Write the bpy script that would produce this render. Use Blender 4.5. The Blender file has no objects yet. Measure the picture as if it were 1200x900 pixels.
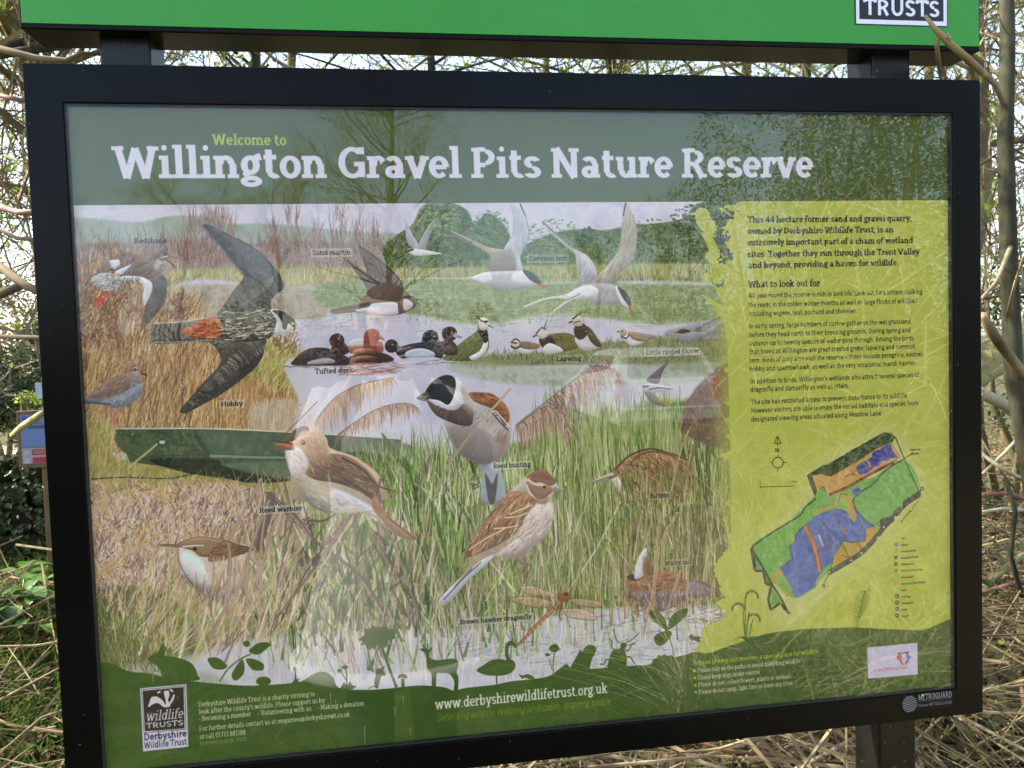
import bpy, bmesh, math, random
import numpy as np
from mathutils import Vector, Matrix, Quaternion
# ---------------------------------------------------------------- camera (solved from the photograph's board corners)
W = 1.28                                    # outer width of the display frame, metres
FPX = 890.1                                 # focal length in pixels of a 1200 px wide picture
_p = (0.0414, -0.1395, -0.0329); _t = np.array([0.0439, 0.0404, 0.8023])*W
def _rot(a, b, c):
    ca, sa, cb, sb, cc, sc = math.cos(a), math.sin(a), math.cos(b), math.sin(b), math.cos(c), math.sin(c)
    return np.array([[1,0,0],[0,ca,-sa],[0,sa,ca]])@np.array([[cb,0,sb],[0,1,0],[-sb,0,cb]])@np.array([[cc,-sc,0],[sc,cc,0],[0,0,1]])
RT = _rot(*_p).T
CAMB = -RT@_t                               # camera in board axes: x right, y down, z away
ZC = 1.44                                   # height of the frame's centre
BH = 0.7274*W                               # outer height of the frame
MS, MT, MB_ = .034*W, .0367*W, .0312*W      # frame member widths: sides, top, bottom
PRINT_D = .009                              # the print lies this far behind the frame's face
PX0, PY0 = -W/2+MS-.006, -BH/2+MT-.006
def b2w(v): return Vector((v[0], v[2], ZC-v[1]))
# ---------------------------------------------------------------- render, camera, world, sun
scn = bpy.context.scene; col = scn.collection
scn.render.engine = 'CYCLES'
scn.view_settings.view_transform = 'Standard'; scn.view_settings.look = 'None'; scn.view_settings.gamma = 1
scn.view_settings.exposure = 2.02
scn.cycles.max_bounces = 8; scn.cycles.transparent_max_bounces = 24; scn.cycles.use_denoising = True
scn.cycles.caustics_reflective = False; scn.cycles.caustics_refractive = False
cd = bpy.data.cameras.new('camera'); cam = bpy.data.objects.new('camera', cd); col.objects.link(cam); scn.camera = cam
cd.sensor_width = 36; cd.lens = FPX/1200*36; cd.clip_start = .01; cd.clip_end = 2000
right, down, fwd = b2w(RT[:,0])-Vector((0,0,ZC)), b2w(RT[:,1])-Vector((0,0,ZC)), b2w(RT[:,2])-Vector((0,0,ZC))
CAM = b2w(CAMB)
mw = Matrix((right, -down, -fwd)).transposed().to_4x4(); mw.translation = CAM; cam.matrix_world = mw
cd.dof.use_dof = True; cd.dof.focus_distance = 1.03; cd.dof.aperture_fstop = 20
SUN_EL, SUN_AZ = math.radians(41), math.radians(-74)      # azimuth from +Y (behind the board) towards +X
wd = bpy.data.worlds.new('World'); scn.world = wd; wd.use_nodes = True
nt = wd.node_tree; bg = nt.nodes['Background']; sky = nt.nodes.new('ShaderNodeTexSky'); sky.sky_type = 'NISHITA'; sky.sun_disc = False
sky.sun_elevation = SUN_EL; sky.sun_rotation = SUN_AZ; sky.altitude = 40; sky.air_density = 1.0; sky.dust_density = 1.6; sky.ozone_density = 1
hs_ = nt.nodes.new('ShaderNodeHueSaturation'); hs_.inputs['Saturation'].default_value = .85; nt.links.new(sky.outputs[0], hs_.inputs['Color']); nt.links.new(hs_.outputs[0], bg.inputs[0]); bg.inputs[1].default_value = .135
sd = bpy.data.lights.new('sun', 'SUN'); sd.energy = 4.9; sd.angle = math.radians(.5); sd.color = (1, .93, .80)
sun = bpy.data.objects.new('sun', sd); col.objects.link(sun)
sdir = Vector((math.sin(SUN_AZ)*math.cos(SUN_EL), math.cos(SUN_AZ)*math.cos(SUN_EL), math.sin(SUN_EL)))
sun.rotation_euler = sdir.to_track_quat('Z', 'Y').to_euler()
# ---------------------------------------------------------------- helpers
R_ = random.Random(11)
def at(px, py, Y):
    """point of the picture ray through photo pixel (px,py) on the vertical plane Y"""
    c = np.array([(px-600)/FPX, (py-450)/FPX, 1.]); d = RT@c
    t = (Y-CAMB[2])/d[2]; p = CAMB+t*d
    return b2w(p)
def mirror(px, py, D):
    """where a thing seen in the glass at that pixel stands, D metres in front of the board"""
    p = at(px, py, D); return Vector((p.x, -p.y, p.z))
def ground_at(px, py, z=0.):
    c = np.array([(px-600)/FPX, (py-450)/FPX, 1.]); d = RT@c
    t = ((ZC-z)-CAMB[1])/d[1]; return b2w(CAMB+t*d)
def lin(c): return tuple(((x/255)/12.92 if x/255 <= .04045 else ((x/255+.055)/1.055)**2.4) for x in c)
def mat(name, c, rough=.8, c2=None, scale=20, bump=0., spec=.3, metal=0., detail=4, stretch=None, c3=None, trans=0.):
    m = bpy.data.materials.new(name); m.use_nodes = True; n = m.node_tree; b = n.nodes['Principled BSDF']
    b.inputs['Base Color'].default_value = (*c, 1); b.inputs['Roughness'].default_value = rough; b.inputs['Specular IOR Level'].default_value = spec; b.inputs['Metallic'].default_value = metal
    if c2 is not None or bump:
        tc = n.nodes.new('ShaderNodeTexCoord'); mp = n.nodes.new('ShaderNodeMapping'); n.links.new(tc.outputs['Object'], mp.inputs[0])
        if stretch: mp.inputs['Scale'].default_value = stretch
        nz = n.nodes.new('ShaderNodeTexNoise'); nz.inputs['Scale'].default_value = scale; nz.inputs['Detail'].default_value = detail; nz.inputs['Roughness'].default_value = .65
        n.links.new(mp.outputs[0], nz.inputs['Vector'])
        if c2 is not None:
            cr = n.nodes.new('ShaderNodeValToRGB'); cr.color_ramp.elements[0].position = .34; cr.color_ramp.elements[1].position = .66
            cr.color_ramp.elements[0].color = (*c, 1); cr.color_ramp.elements[1].color = (*c2, 1)
            if c3 is not None: e = cr.color_ramp.elements.new(.5); e.color = (*c3, 1)
            n.links.new(nz.outputs['Fac'], cr.inputs[0]); n.links.new(cr.outputs[0], b.inputs['Base Color'])
        if bump:
            bp = n.nodes.new('ShaderNodeBump'); bp.inputs['Strength'].default_value = 1; bp.inputs['Distance'].default_value = bump
            n.links.new(nz.outputs['Fac'], bp.inputs['Height']); n.links.new(bp.outputs[0], b.inputs['Normal'])
    if trans:
        tl = n.nodes.new('ShaderNodeBsdfTranslucent'); mx = n.nodes.new('ShaderNodeMixShader'); mx.inputs[0].default_value = trans
        src = b.inputs['Base Color'].links[0].from_socket if b.inputs['Base Color'].links else None
        if src: n.links.new(src, tl.inputs[0])
        else: tl.inputs[0].default_value = (*c, 1)
        out = n.nodes['Material Output']; n.links.new(b.outputs[0], mx.inputs[1]); n.links.new(tl.outputs[0], mx.inputs[2]); n.links.new(mx.outputs[0], out.inputs[0])
    return m
class MB:
    """collects verts and faces, then links them as ONE mesh object"""
    def __init__(s): s.v = []; s.f = []
    def box(s, x0, x1, y0, y1, z0, z1):
        b = len(s.v); s.v += [(x, y, z) for z in (z0, z1) for y in (y0, y1) for x in (x0, x1)]
        for f in ((0,2,3,1),(4,5,7,6),(0,1,5,4),(2,6,7,3),(0,4,6,2),(1,3,7,5)): s.f.append(tuple(b+i for i in f))
    def quad(s, a, b, c, d): k = len(s.v); s.v += [tuple(a), tuple(b), tuple(c), tuple(d)]; s.f.append((k, k+1, k+2, k+3))
    def tube(s, P, Rr, n=6, cap=True, rough=0.):
        k0 = len(s.v); P = [Vector(p) for p in P]; m = len(P)
        u = None
        for i, p in enumerate(P):
            t = (P[min(i+1, m-1)]-P[max(i-1, 0)]).normalized()
            if u is None: u = t.orthogonal().normalized()
            else:
                u = (u-t*u.dot(t))
                u = u.normalized() if u.length > 1e-6 else t.orthogonal().normalized()
            w = t.cross(u); r = Rr[i] if not isinstance(Rr, (int, float)) else Rr
            for j in range(n):
                a = 2*math.pi*j/n; q = r*(1+(R_.uniform(-rough, rough) if rough else 0))
                s.v.append(tuple(p+(u*math.cos(a)+w*math.sin(a))*q))
        for i in range(m-1):
            for j in range(n):
                a = k0+i*n+j; b = k0+i*n+(j+1)%n; s.f.append((a, b, b+n, a+n))
        if cap: s.f.append(tuple(k0+j for j in range(n))[::-1]); s.f.append(tuple(k0+(m-1)*n+j for j in range(n)))
    def leaf(s, p, d, L, wd, nrm=None, fold=.2):
        d = Vector(d).normalized(); sd = d.cross(Vector(nrm) if nrm is not None else Vector((R_.gauss(0,1), R_.gauss(0,1), R_.gauss(0,1))))
        if sd.length < 1e-4: return
        sd.normalize(); up = sd.cross(d); k = len(s.v); p = Vector(p)
        s.v += [tuple(p), tuple(p+d*L*.45+sd*wd*.5+up*wd*fold), tuple(p+d*L), tuple(p+d*L*.45-sd*wd*.5+up*wd*fold)]
        s.f += [(k, k+1, k+2), (k, k+2, k+3)]
    def blade(s, p, d, L, wd, droop=.3, n=3):
        p = Vector(p); d = Vector(d).normalized(); sd = d.cross(Vector((R_.gauss(0,1), R_.gauss(0,1), .2)))
        if sd.length < 1e-4: return
        sd.normalize(); k = len(s.v)
        for i in range(n+1):
            t = i/n; q = p+d*L*t+Vector((d.x, d.y, 0))*L*droop*t*t*.5-Vector((0,0,1))*L*droop*t*t*.6; w = wd*(1-t*.9)*.5
            s.v += [tuple(q+sd*w), tuple(q-sd*w)]
        for i in range(n): s.f.append((k+2*i, k+2*i+1, k+2*i+3, k+2*i+2))
    def build(s, name, m, parent=None, smooth=False, bevel=0, kind=None, origin=None):
        me = bpy.data.meshes.new(name)
        v = np.array(s.v, np.float64)
        if origin is not None: v = v-np.array(origin)
        nl = [len(f) for f in s.f]; li = np.fromiter((i for f in s.f for i in f), np.int32, sum(nl))
        me.vertices.add(len(v)); me.vertices.foreach_set('co', v.astype(np.float32).ravel())
        me.loops.add(len(li)); me.loops.foreach_set('vertex_index', li)
        st = np.concatenate([[0], np.cumsum(nl)[:-1]]).astype(np.int32)
        me.polygons.add(len(nl)); me.polygons.foreach_set('loop_start', st); me.polygons.foreach_set('loop_total', np.array(nl, np.int32))
        me.polygons.foreach_set('use_smooth', np.full(len(nl), bool(smooth)))
        me.update(calc_edges=True); me.validate()
        me.materials.append(m)
        o = bpy.data.objects.new(name, me); col.objects.link(o)
        if parent is not None: o.parent = parent
        if origin is not None: o.location = origin
        if kind: o['kind'] = kind
        if bevel:
            b = o.modifiers.new('bevel', 'BEVEL'); b.width = bevel; b.segments = 2; b.limit_method = 'ANGLE'
        return o
def thing(name, label, cat, loc=(0,0,0), group=None):
    o = bpy.data.objects.new(name, None); o.empty_display_size = .05; col.objects.link(o); o.location = loc; o['label'] = label; o['category'] = cat
    if group: o['group'] = group
    return o
def tag(o, label, cat, group=None):
    o['label'] = label; o['category'] = cat
    if group: o['group'] = group
    return o
def child(mb, name, m, root, **k):
    """build a part in world coordinates under a thing that stands at root.location"""
    v = np.array(mb.v)-np.array(root.location); mb.v = [tuple(q) for q in v]
    return mb.build(name, m, root, **k)
def image_mat(name, arr, rough=.5, spec=.3):
    h, w, _ = arr.shape
    im = bpy.data.images.new(name, w, h); buf = np.ones((h, w, 4), np.float32); buf[..., :3] = arr[::-1]
    im.pixels.foreach_set(buf.ravel()); im.update(); im.pack()
    m = bpy.data.materials.new(name); m.use_nodes = True; n = m.node_tree; b = n.nodes['Principled BSDF']
    t = n.nodes.new('ShaderNodeTexImage'); t.image = im; t.interpolation = 'Cubic'; t.extension = 'EXTEND'; n.links.new(t.outputs[0], b.inputs['Base Color'])
    b.inputs['Roughness'].default_value = rough; b.inputs['Specular IOR Level'].default_value = spec
    return m
def uvplane(name, m, x0, x1, z0, z1, y, uv, parent, thick=0.0015, off=(0,0,0)):
    """thin sheet facing -Y whose front carries the uv rectangle"""
    mb = MB(); mb.box(x0-off[0], x1-off[0], y-off[1], y+thick-off[1], z0-off[2], z1-off[2])
    o = mb.build(name, m, parent); ul = o.data.uv_layers.new(name='UVMap')
    for p in o.data.polygons:
        for li in p.loop_indices:
            v = o.data.vertices[o.data.loops[li].vertex_index].co
            fx = (v.x+off[0]-x0)/(x1-x0); fz = (v.z+off[2]-z0)/(z1-z0)
            ul.data[li].uv = (uv[0]+(uv[2]-uv[0])*fx, uv[1]+(uv[3]-uv[1])*fz)
    return o
# ---------------------------------------------------------------- printed panel artwork (flat print), painted with numpy
rng = np.random.default_rng(7)
PW, PH = 1.193, 0.844                       # visible print, metres
SC = 2350.0                                 # print pixels per metre
IW, IH = int(PW*SC), int(PH*SC)
IMG = np.zeros((IH, IW, 3), np.float32)
TF = [0.0, 0.0, 1.0]
def to_print(x, y):
    """photo pixel -> pixel of the print (row 0 = top)"""
    x = np.asarray(x, float); y = np.asarray(y, float)
    c = np.stack([(x-600)/FPX, (y-450)/FPX, np.ones_like(x)])
    d = np.tensordot(RT, c, 1)
    t = (PRINT_D-CAMB[2])/d[2]
    u = CAMB[0]+t*d[0]; v = CAMB[1]+t*d[1]
    return (u-PX0)*SC, (v-PY0)*SC
def C(c):
    return np.array(c, np.float32)/255.0
def pts(s):
    if isinstance(s, str):
        a = np.array([[float(q) for q in p.split(',')] for p in s.split()])
    else: a = np.array(s, float)
    return np.stack([TF[0]+a[:,0]/TF[2], TF[1]+a[:,1]/TF[2]], 1)
def T(ox=None, oy=0, s=4.8):
    TF[:] = [0, 0, 1] if ox is None else [ox, oy, s]
def smooth(p, n=6, closed=True):
    k = len(p); out = []
    if closed: q = np.vstack([p[-1], p, p[0], p[1]])
    else: q = np.vstack([2*p[0]-p[1], p, 2*p[-1]-p[-2]]); k -= 1
    t = np.linspace(0, 1, n, endpoint=False)[:,None]
    for i in range(k):
        a, b, c, d = q[i], q[i+1], q[i+2], q[i+3]
        out.append(.5*((2*b)+(c-a)*t+(2*a-5*b+4*c-d)*t*t+(3*b-3*c+d-a)*t**3))
    out = np.vstack(out)
    return out if closed else np.vstack([out, p[-1]])
def fillmask(P, pad=3):
    x0, y0 = np.floor(P.min(0)).astype(int)-pad; x1, y1 = np.ceil(P.max(0)).astype(int)+pad
    x0, y0 = max(x0, 0), max(y0, 0); x1, y1 = min(x1, IW), min(y1, IH)
    if x1 <= x0 or y1 <= y0: return None
    h, w = y1-y0, x1-x0
    acc = np.zeros((h, w+1), np.float32)
    A = P; B = np.roll(P, -1, 0)
    SS = 3
    ys = y0+(np.arange(h*SS)+.5)/SS
    for a, b in zip(A, B):
        if a[1] == b[1]: continue
        lo, hi = (a, b) if a[1] < b[1] else (b, a)
        sgn = 1. if a[1] < b[1] else -1.
        i0 = int(np.searchsorted(ys, lo[1])); i1 = int(np.searchsorted(ys, hi[1]))
        if i1 <= i0: continue
        yy = ys[i0:i1]; xx = lo[0]+(yy-lo[1])*(hi[0]-lo[0])/(hi[1]-lo[1])-x0
        xx = np.clip(xx, 0, w-1e-3); xi = xx.astype(int); fr = xx-xi
        r = np.arange(i0, i1)//SS
        np.add.at(acc, (r, xi), sgn*(1-fr)/SS); np.add.at(acc, (r, xi+1), sgn*fr/SS)
    m = np.abs(np.cumsum(acc, 1)[:,:w])
    return x0, y0, np.clip(m, 0, 1)
def blur(m, r):
    r = int(r)
    if r < 1: return m
    for _ in range(2):
        for ax in (0, 1):
            n = m.shape[ax]
            pad = [(r+1, r) if a == ax else (0, 0) for a in range(m.ndim)]
            c = np.cumsum(np.pad(m, pad, mode='edge'), axis=ax)
            hi = np.take(c, np.arange(2*r+1, 2*r+1+n), ax); lo = np.take(c, np.arange(0, n), ax)
            m = (hi-lo)/(2*r+1)
    return m
VOL = False
def over(x0, y0, m, col):
    h, w = m.shape
    R = IMG[y0:y0+h, x0:x0+w]
    R += m[...,None]*(col-R)
def poly(s, col, a=1.0, soft=0, sm=True):
    p = pts(s); P = np.stack(to_print(p[:,0], p[:,1]), 1)
    if sm: P = smooth(P)
    k = fillmask(P, 3+int(soft*2.2))
    if k is None: return None
    x0, y0, m = k
    if soft: m = blur(m, soft)
    cc = C(col)
    if VOL and m.size > 500:
        r = max(2, int(min(m.shape)*.11)); b = blur(np.pad(m, r), r)
        h_, w_ = m.shape
        sh = b[2*r:2*r+h_, r:r+w_]-b[0:h_, r:r+w_]          # positive near the upper edge, negative near the lower
        n = .6*noise(h_, w_, 9)+.4*rng.random((h_, w_)).astype(np.float32)-.5
        f = 1+.22*np.clip(sh, -1, .5)+.10*n
        over(x0, y0, m*a, np.clip(cc*f[..., None], 0, 1))
    else: over(x0, y0, m*a, cc)
    return k
def disc(x, y, r, col, a=1, ry=None, soft=0):
    t = np.linspace(0, 2*np.pi, 17)[:-1]; ry = ry or r
    poly(np.stack([x+r*np.cos(t), y+ry*np.sin(t)], 1), col, a, soft)
CLIP = None; CAPS = False
def rawstroke(P, w0, w1, col, a):
    """P print px polyline, monotone on its major axis"""
    d = P[-1]-P[0]
    ax = 1 if abs(d[1]) >= abs(d[0]) else 0
    if P[0][ax] > P[-1][ax]: P = P[::-1]; w0, w1 = w1, w0
    lo, hi = int(np.ceil(P[0][ax])), int(np.floor(P[-1][ax]))
    lim = (IW, IH)[ax]; lo = max(lo, 0); hi = min(hi, lim-1)
    if hi <= lo: return
    s = np.arange(lo, hi+1); c = np.interp(s, P[:,ax], P[:,1-ax])
    t = (s-P[0][ax])/max(P[-1][ax]-P[0][ax], 1e-6)
    w = (w0+(w1-w0)*t)*.5
    w = w*np.clip(t*len(s)/3+.35, 0, 1)*np.clip((1-t)*len(s)/3+.35, 0, 1) if CAPS else w
    sl = abs(d[1-ax])/max(abs(d[ax]), 1e-6); w = w*np.sqrt(1+sl*sl)
    k = int(np.ceil(w.max()))+1
    off = np.arange(-k, k+1)
    ci = np.round(c).astype(int)
    X = ci[:,None]+off[None]
    al = np.clip(w[:,None]+.5-np.abs(X-c[:,None]), 0, 1)*a*np.minimum(1, w[:,None]*2)
    S = np.broadcast_to(s[:,None], X.shape)
    lim2 = (IW, IH)[1-ax]
    ok = (X >= 0) & (X < lim2)&(al > .01)
    X, S, al = X[ok], S[ok], al[ok]
    yy, xx = (S, X) if ax == 1 else (X, S)
    if CLIP is not None:
        cx, cy, m = CLIP
        q = (xx >= cx)&(xx < cx+m.shape[1])&(yy >= cy)&(yy < cy+m.shape[0])
        yy, xx, al = yy[q], xx[q], al[q]
        al = al*m[yy-cy, xx-cx]
    v = IMG[yy, xx]
    IMG[yy, xx] = v+al[:,None]*(col-v)
def line(s, w, col, a=1, w1=None, sm=True):
    """w in photo px; polyline through points"""
    p = pts(s); P = np.stack(to_print(p[:,0], p[:,1]), 1)
    if sm and len(P) > 2: P = smooth(P, 5, False)
    w0 = w*PK; w1 = w0 if w1 is None else w1*PK
    n = len(P)-1
    tot = np.r_[0, np.cumsum(np.hypot(*np.diff(P, axis=0).T))]; tot /= max(tot[-1], 1e-6)
    for i in range(n):
        rawstroke(P[i:i+2], w0+(w1-w0)*tot[i], w0+(w1-w0)*tot[i+1], C(col), a)
        if i and w0 > 3:
            pass
PK = 2.66
def hatch(s, n, ang, ln, w, pal, a=.8, bend=.15, clip=True, jit=12, sm=True, grow=False, tip=.25):
    """n strokes inside polygon; ang degrees (90 = up) or function(x,y); ln,w in photo px"""
    global CLIP, CAPS
    CAPS = True
    p = pts(s); P = np.stack(to_print(p[:,0], p[:,1]), 1)
    if sm: P = smooth(P)
    k = fillmask(P)
    if k is None: return
    x0, y0, m = k
    ys, xs = np.nonzero(m > .5)
    if len(ys) == 0: return
    CLIP = k if clip else None
    idx = rng.integers(0, len(ys), n)
    idx = idx[np.argsort(ys[idx])] if grow else idx
    pal = [C(c) for c in pal]
    for i in idx:
        x, y = xs[i]+x0, ys[i]+y0
        A = ang(x, y) if callable(ang) else ang
        A = np.radians(A+rng.normal(0, jit)); L = rng.uniform(ln[0], ln[1])*PK
        dx, dy = np.cos(A), -np.sin(A)
        b = rng.normal(0, bend)*L
        t = np.linspace(0, 1, 5)[:,None]
        base = np.array([x, y]) if not clip else np.array([x-dx*L/2, y-dy*L/2])
        Q = base+t*L*np.array([dx, dy])+(t*t)*b*np.array([dy, -dx])
        c = pal[rng.integers(len(pal))]+rng.normal(0, .022)
        ww = rng.uniform(w[0], w[1])*PK
        mj = 1 if abs(dy) >= abs(dx) else 0
        df = np.diff(Q[:,mj])
        if not (np.all(df > 0) or np.all(df < 0)): Q = Q[[0, -1]]
        rawstroke(Q, ww, ww*tip, c, a)
    CLIP = None; CAPS = False
def noise(h, w, cell):
    g = rng.random((int(h/cell)+3, int(w/cell)+3)).astype(np.float32)
    y = np.arange(h)/cell; x = np.arange(w)/cell
    yi, xi = y.astype(int), x.astype(int); fy = (y-yi)[:,None]; fx = (x-xi)[None]
    fy = fy*fy*(3-2*fy); fx = fx*fx*(3-2*fx)
    a = g[yi][:,xi]; b = g[yi][:,xi+1]; c = g[yi+1][:,xi]; d = g[yi+1][:,xi+1]
    return (a*(1-fx)+b*fx)*(1-fy)+(c*(1-fx)+d*fx)*fy
def wash(s, pal, cell=14, a=1, soft=2, sm=True):
    """blotchy wash of the palette over a polygon"""
    p = pts(s); P = np.stack(to_print(p[:,0], p[:,1]), 1)
    if sm: P = smooth(P)
    k = fillmask(P, 3+int(soft*2.2))
    if k is None: return
    x0, y0, m = k
    m = blur(m, soft) if soft else m
    h, w = m.shape
    n = .42*noise(h, w, cell*PK)+.3*noise(h, w, cell*PK/2.7)+.18*noise(h, w, max(2, cell*PK/7))+.1*rng.random((h, w)).astype(np.float32)
    n = np.clip((n-.22)/.56, 0, .999)*(len(pal)-1)
    pc = np.stack([C(c) for c in pal]); i = n.astype(int); f = (n-i)[...,None]
    col = pc[i]*(1-f)+pc[np.minimum(i+1, len(pal)-1)]*f
    over(x0, y0, m*a, col)
# ---- lettering: a stroke font with and without slab serifs
def G():
    g = {}
    X, K, D = .5, .7, -.2     # x-height, cap height, descender
    def l(*a): return ('l',)+a
    def a(*b): return ('a',)+b
    def s(x, y, e=.11): return ('s', x-e, x+e, y)
    def sl(x, y, e=.11): return ('s', x-e, x, y)
    def sr(x, y, e=.11): return ('s', x, x+e, y)
    bowl = lambda cx: a(cx, .25, .19, .25, 0, 360)
    g['a'] = (.53, [a(.22,.14,.15,.14,0,360), l(.38,0,.38,.34), a(.22,.34,.16,.16,0,152), sr(.38,0,.1)])
    g['b'] = (.58, [l(.12,0,.12,.74), a(.31,.25,.18,.25,0,360), sl(.12,.74,.1)])
    g['c'] = (.48, [a(.27,.25,.2,.25,38,322)])
    g['d'] = (.58, [l(.45,0,.45,.74), a(.26,.25,.18,.25,0,360), sl(.45,.74,.1), sr(.45,0,.09)])
    g['e'] = (.51, [a(.265,.25,.2,.25,0,318), l(.09,.25,.45,.25)])
    g['f'] = (.36, [l(.15,0,.15,.58), a(.29,.58,.14,.16,35,180), l(.04,.47,.32,.47), s(.15,0,.12)])
    g['g'] = (.53, [a(.25,.29,.17,.21,0,360), a(.26,-.07,.2,.12,0,360), l(.17,.11,.12,.04), l(.36,.44,.5,.49)])
    g['h'] = (.6, [l(.13,0,.13,.74), l(.45,0,.45,.3), a(.29,.3,.16,.2,0,180), sl(.13,.74,.1), s(.13,0), s(.45,0)])
    g['i'] = (.31, [l(.16,0,.16,.5), a(.155,.67,.035,.035,0,360), sl(.16,.5,.11), s(.16,0,.13)])
    g['j'] = (.28, [l(.16,-.06,.16,.5), a(.06,-.06,.1,.13,270,360), a(.155,.67,.035,.035,0,360), sl(.16,.5,.1)])
    g['k'] = (.57, [l(.13,0,.13,.74), l(.17,.22,.43,.5), l(.25,.3,.46,0), sl(.13,.74,.1), s(.13,0), s(.45,0,.09), s(.43,.5,.09)])
    g['l'] = (.31, [l(.16,0,.16,.74), sl(.16,.74,.11), s(.16,0,.13)])
    g['m'] = (.9, [l(.13,0,.13,.5), l(.45,0,.45,.32), l(.76,0,.76,.32), a(.29,.32,.16,.18,0,180), a(.605,.32,.155,.18,0,180), sl(.13,.5,.1), s(.13,0), s(.45,0), s(.76,0)])
    g['n'] = (.6, [l(.13,0,.13,.5), l(.45,0,.45,.31), a(.29,.31,.16,.19,0,180), sl(.13,.5,.1), s(.13,0), s(.45,0)])
    g['o'] = (.53, [a(.265,.25,.2,.25,0,360)])
    g['p'] = (.58, [l(.13,-.2,.13,.5), a(.32,.25,.18,.25,0,360), sl(.13,.5,.1), s(.13,-.2)])
    g['q'] = (.58, [l(.45,-.2,.45,.5), a(.26,.25,.18,.25,0,360), s(.45,-.2)])
    g['r'] = (.42, [l(.14,0,.14,.5), a(.29,.27,.15,.23,28,180), sl(.14,.5,.1), s(.14,0,.13)])
    g['s'] = (.45, [a(.22,.37,.13,.13,40,270), a(.22,.125,.14,.125,-90,90), l(.08,.04,.22,.0), ])
    g['s'] = (.46, [a(.23,.365,.16,.135,15,268), a(.23,.135,.17,.135,-165,88)])
    g['t'] = (.38, [l(.15,.13,.15,.64), a(.28,.13,.13,.13,180,320), l(.03,.47,.33,.47)])
    g['u'] = (.59, [l(.13,.18,.13,.5), a(.28,.18,.15,.18,180,360), l(.44,0,.44,.5), sl(.13,.5,.1), sl(.44,.5,.1), sr(.44,0,.1)])
    g['v'] = (.54, [l(.08,.5,.27,0), l(.46,.5,.27,0), s(.09,.5,.09), s(.45,.5,.09)])
    g['w'] = (.79, [l(.08,.5,.24,0), l(.395,.48,.24,0), l(.395,.48,.55,0), l(.71,.5,.55,0), s(.09,.5,.09), s(.7,.5,.09)])
    g['x'] = (.54, [l(.08,.5,.46,0), l(.46,.5,.08,0), s(.1,.5,.09), s(.44,.5,.09), s(.1,0,.09), s(.44,0,.09)])
    g['y'] = (.54, [l(.08,.5,.27,.02), l(.46,.5,.22,-.17), l(.22,-.17,.08,-.17), s(.09,.5,.09), s(.45,.5,.09)])
    g['z'] = (.48, [l(.08,.46,.4,.46), l(.4,.46,.08,.04), l(.08,.04,.4,.04)])
    g['A'] = (.7, [l(.1,0,.35,.7), l(.6,0,.35,.7), l(.19,.22,.51,.22), s(.1,0,.1), s(.6,0,.1)])
    g['B'] = (.64, [l(.14,0,.14,.7), l(.14,.66,.34,.66), l(.14,.36,.36,.36), l(.14,.04,.36,.04), a(.36,.51,.16,.15,-90,90), a(.36,.2,.19,.16,-90,90), sl(.14,.7), sl(.14,0)])
    g['C'] = (.64, [a(.36,.35,.28,.35,45,315), l(.57,.55,.57,.7)])
    g['D'] = (.7, [l(.14,0,.14,.7), l(.14,.66,.34,.66), l(.14,.04,.34,.04), a(.34,.35,.27,.31,-90,90), sl(.14,.7), sl(.14,0)])
    g['E'] = (.6, [l(.14,0,.14,.7), l(.1,.66,.52,.66), l(.14,.36,.42,.36), l(.1,.04,.54,.04), sl(.14,.7), sl(.14,0)])
    g['F'] = (.57, [l(.14,0,.14,.7), l(.1,.66,.52,.66), l(.14,.34,.42,.34), sl(.14,.7), s(.14,0)])
    g['G'] = (.7, [a(.36,.35,.28,.35,50,325), l(.58,.02,.58,.3), l(.4,.32,.66,.32), l(.575,.54,.575,.7)])
    g['H'] = (.76, [l(.15,0,.15,.7), l(.6,0,.6,.7), l(.15,.36,.6,.36), s(.15,.7), s(.6,.7), s(.15,0), s(.6,0)])
    g['I'] = (.34, [l(.17,0,.17,.7), s(.17,.7), s(.17,0)])
    g['J'] = (.4, [l(.24,.1,.24,.7), a(.1,.1,.14,.12,270,360), s(.24,.7)])
    g['K'] = (.68, [l(.14,0,.14,.7), l(.18,.3,.52,.7), l(.28,.4,.56,0), s(.14,.7), s(.14,0), s(.53,.7,.1), s(.57,0,.1)])
    g['L'] = (.58, [l(.14,0,.14,.7), l(.1,.04,.54,.04), l(.53,.04,.53,.18), s(.14,.7), sl(.14,0)])
    g['M'] = (.86, [l(.15,0,.15,.7), l(.71,0,.71,.7), l(.15,.7,.43,.1), l(.71,.7,.43,.1), sl(.15,.7), sr(.71,.7), s(.15,0), s(.71,0)])
    g['N'] = (.77, [l(.15,0,.15,.7), l(.6,0,.6,.7), l(.15,.7,.6,0), sl(.15,.7), s(.6,.7), s(.15,0)])
    g['O'] = (.72, [a(.36,.35,.28,.35,0,360)])
    g['P'] = (.62, [l(.15,0,.15,.7), l(.15,.66,.36,.66), l(.15,.3,.36,.3), a(.36,.48,.19,.18,-90,90), sl(.15,.7), s(.15,0,.13)])
    g['Q'] = (.72, [a(.36,.35,.28,.35,0,360), l(.4,.12,.62,-.08)])
    g['R'] = (.68, [l(.15,0,.15,.7), l(.15,.66,.36,.66), l(.15,.33,.36,.33), a(.36,.495,.18,.165,-90,90), l(.36,.33,.55,0), sl(.15,.7), s(.15,0,.13), sr(.55,0,.1)])
    g['S'] = (.57, [a(.29,.515,.2,.185,15,268), a(.28,.185,.21,.185,-165,88)])
    g['T'] = (.64, [l(.32,0,.32,.7), l(.05,.66,.59,.66), s(.32,0), l(.06,.55,.06,.7), l(.58,.55,.58,.7)])
    g['U'] = (.72, [l(.14,.22,.14,.7), a(.36,.22,.22,.22,180,360), l(.58,.22,.58,.7), s(.14,.7), s(.58,.7)])
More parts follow.
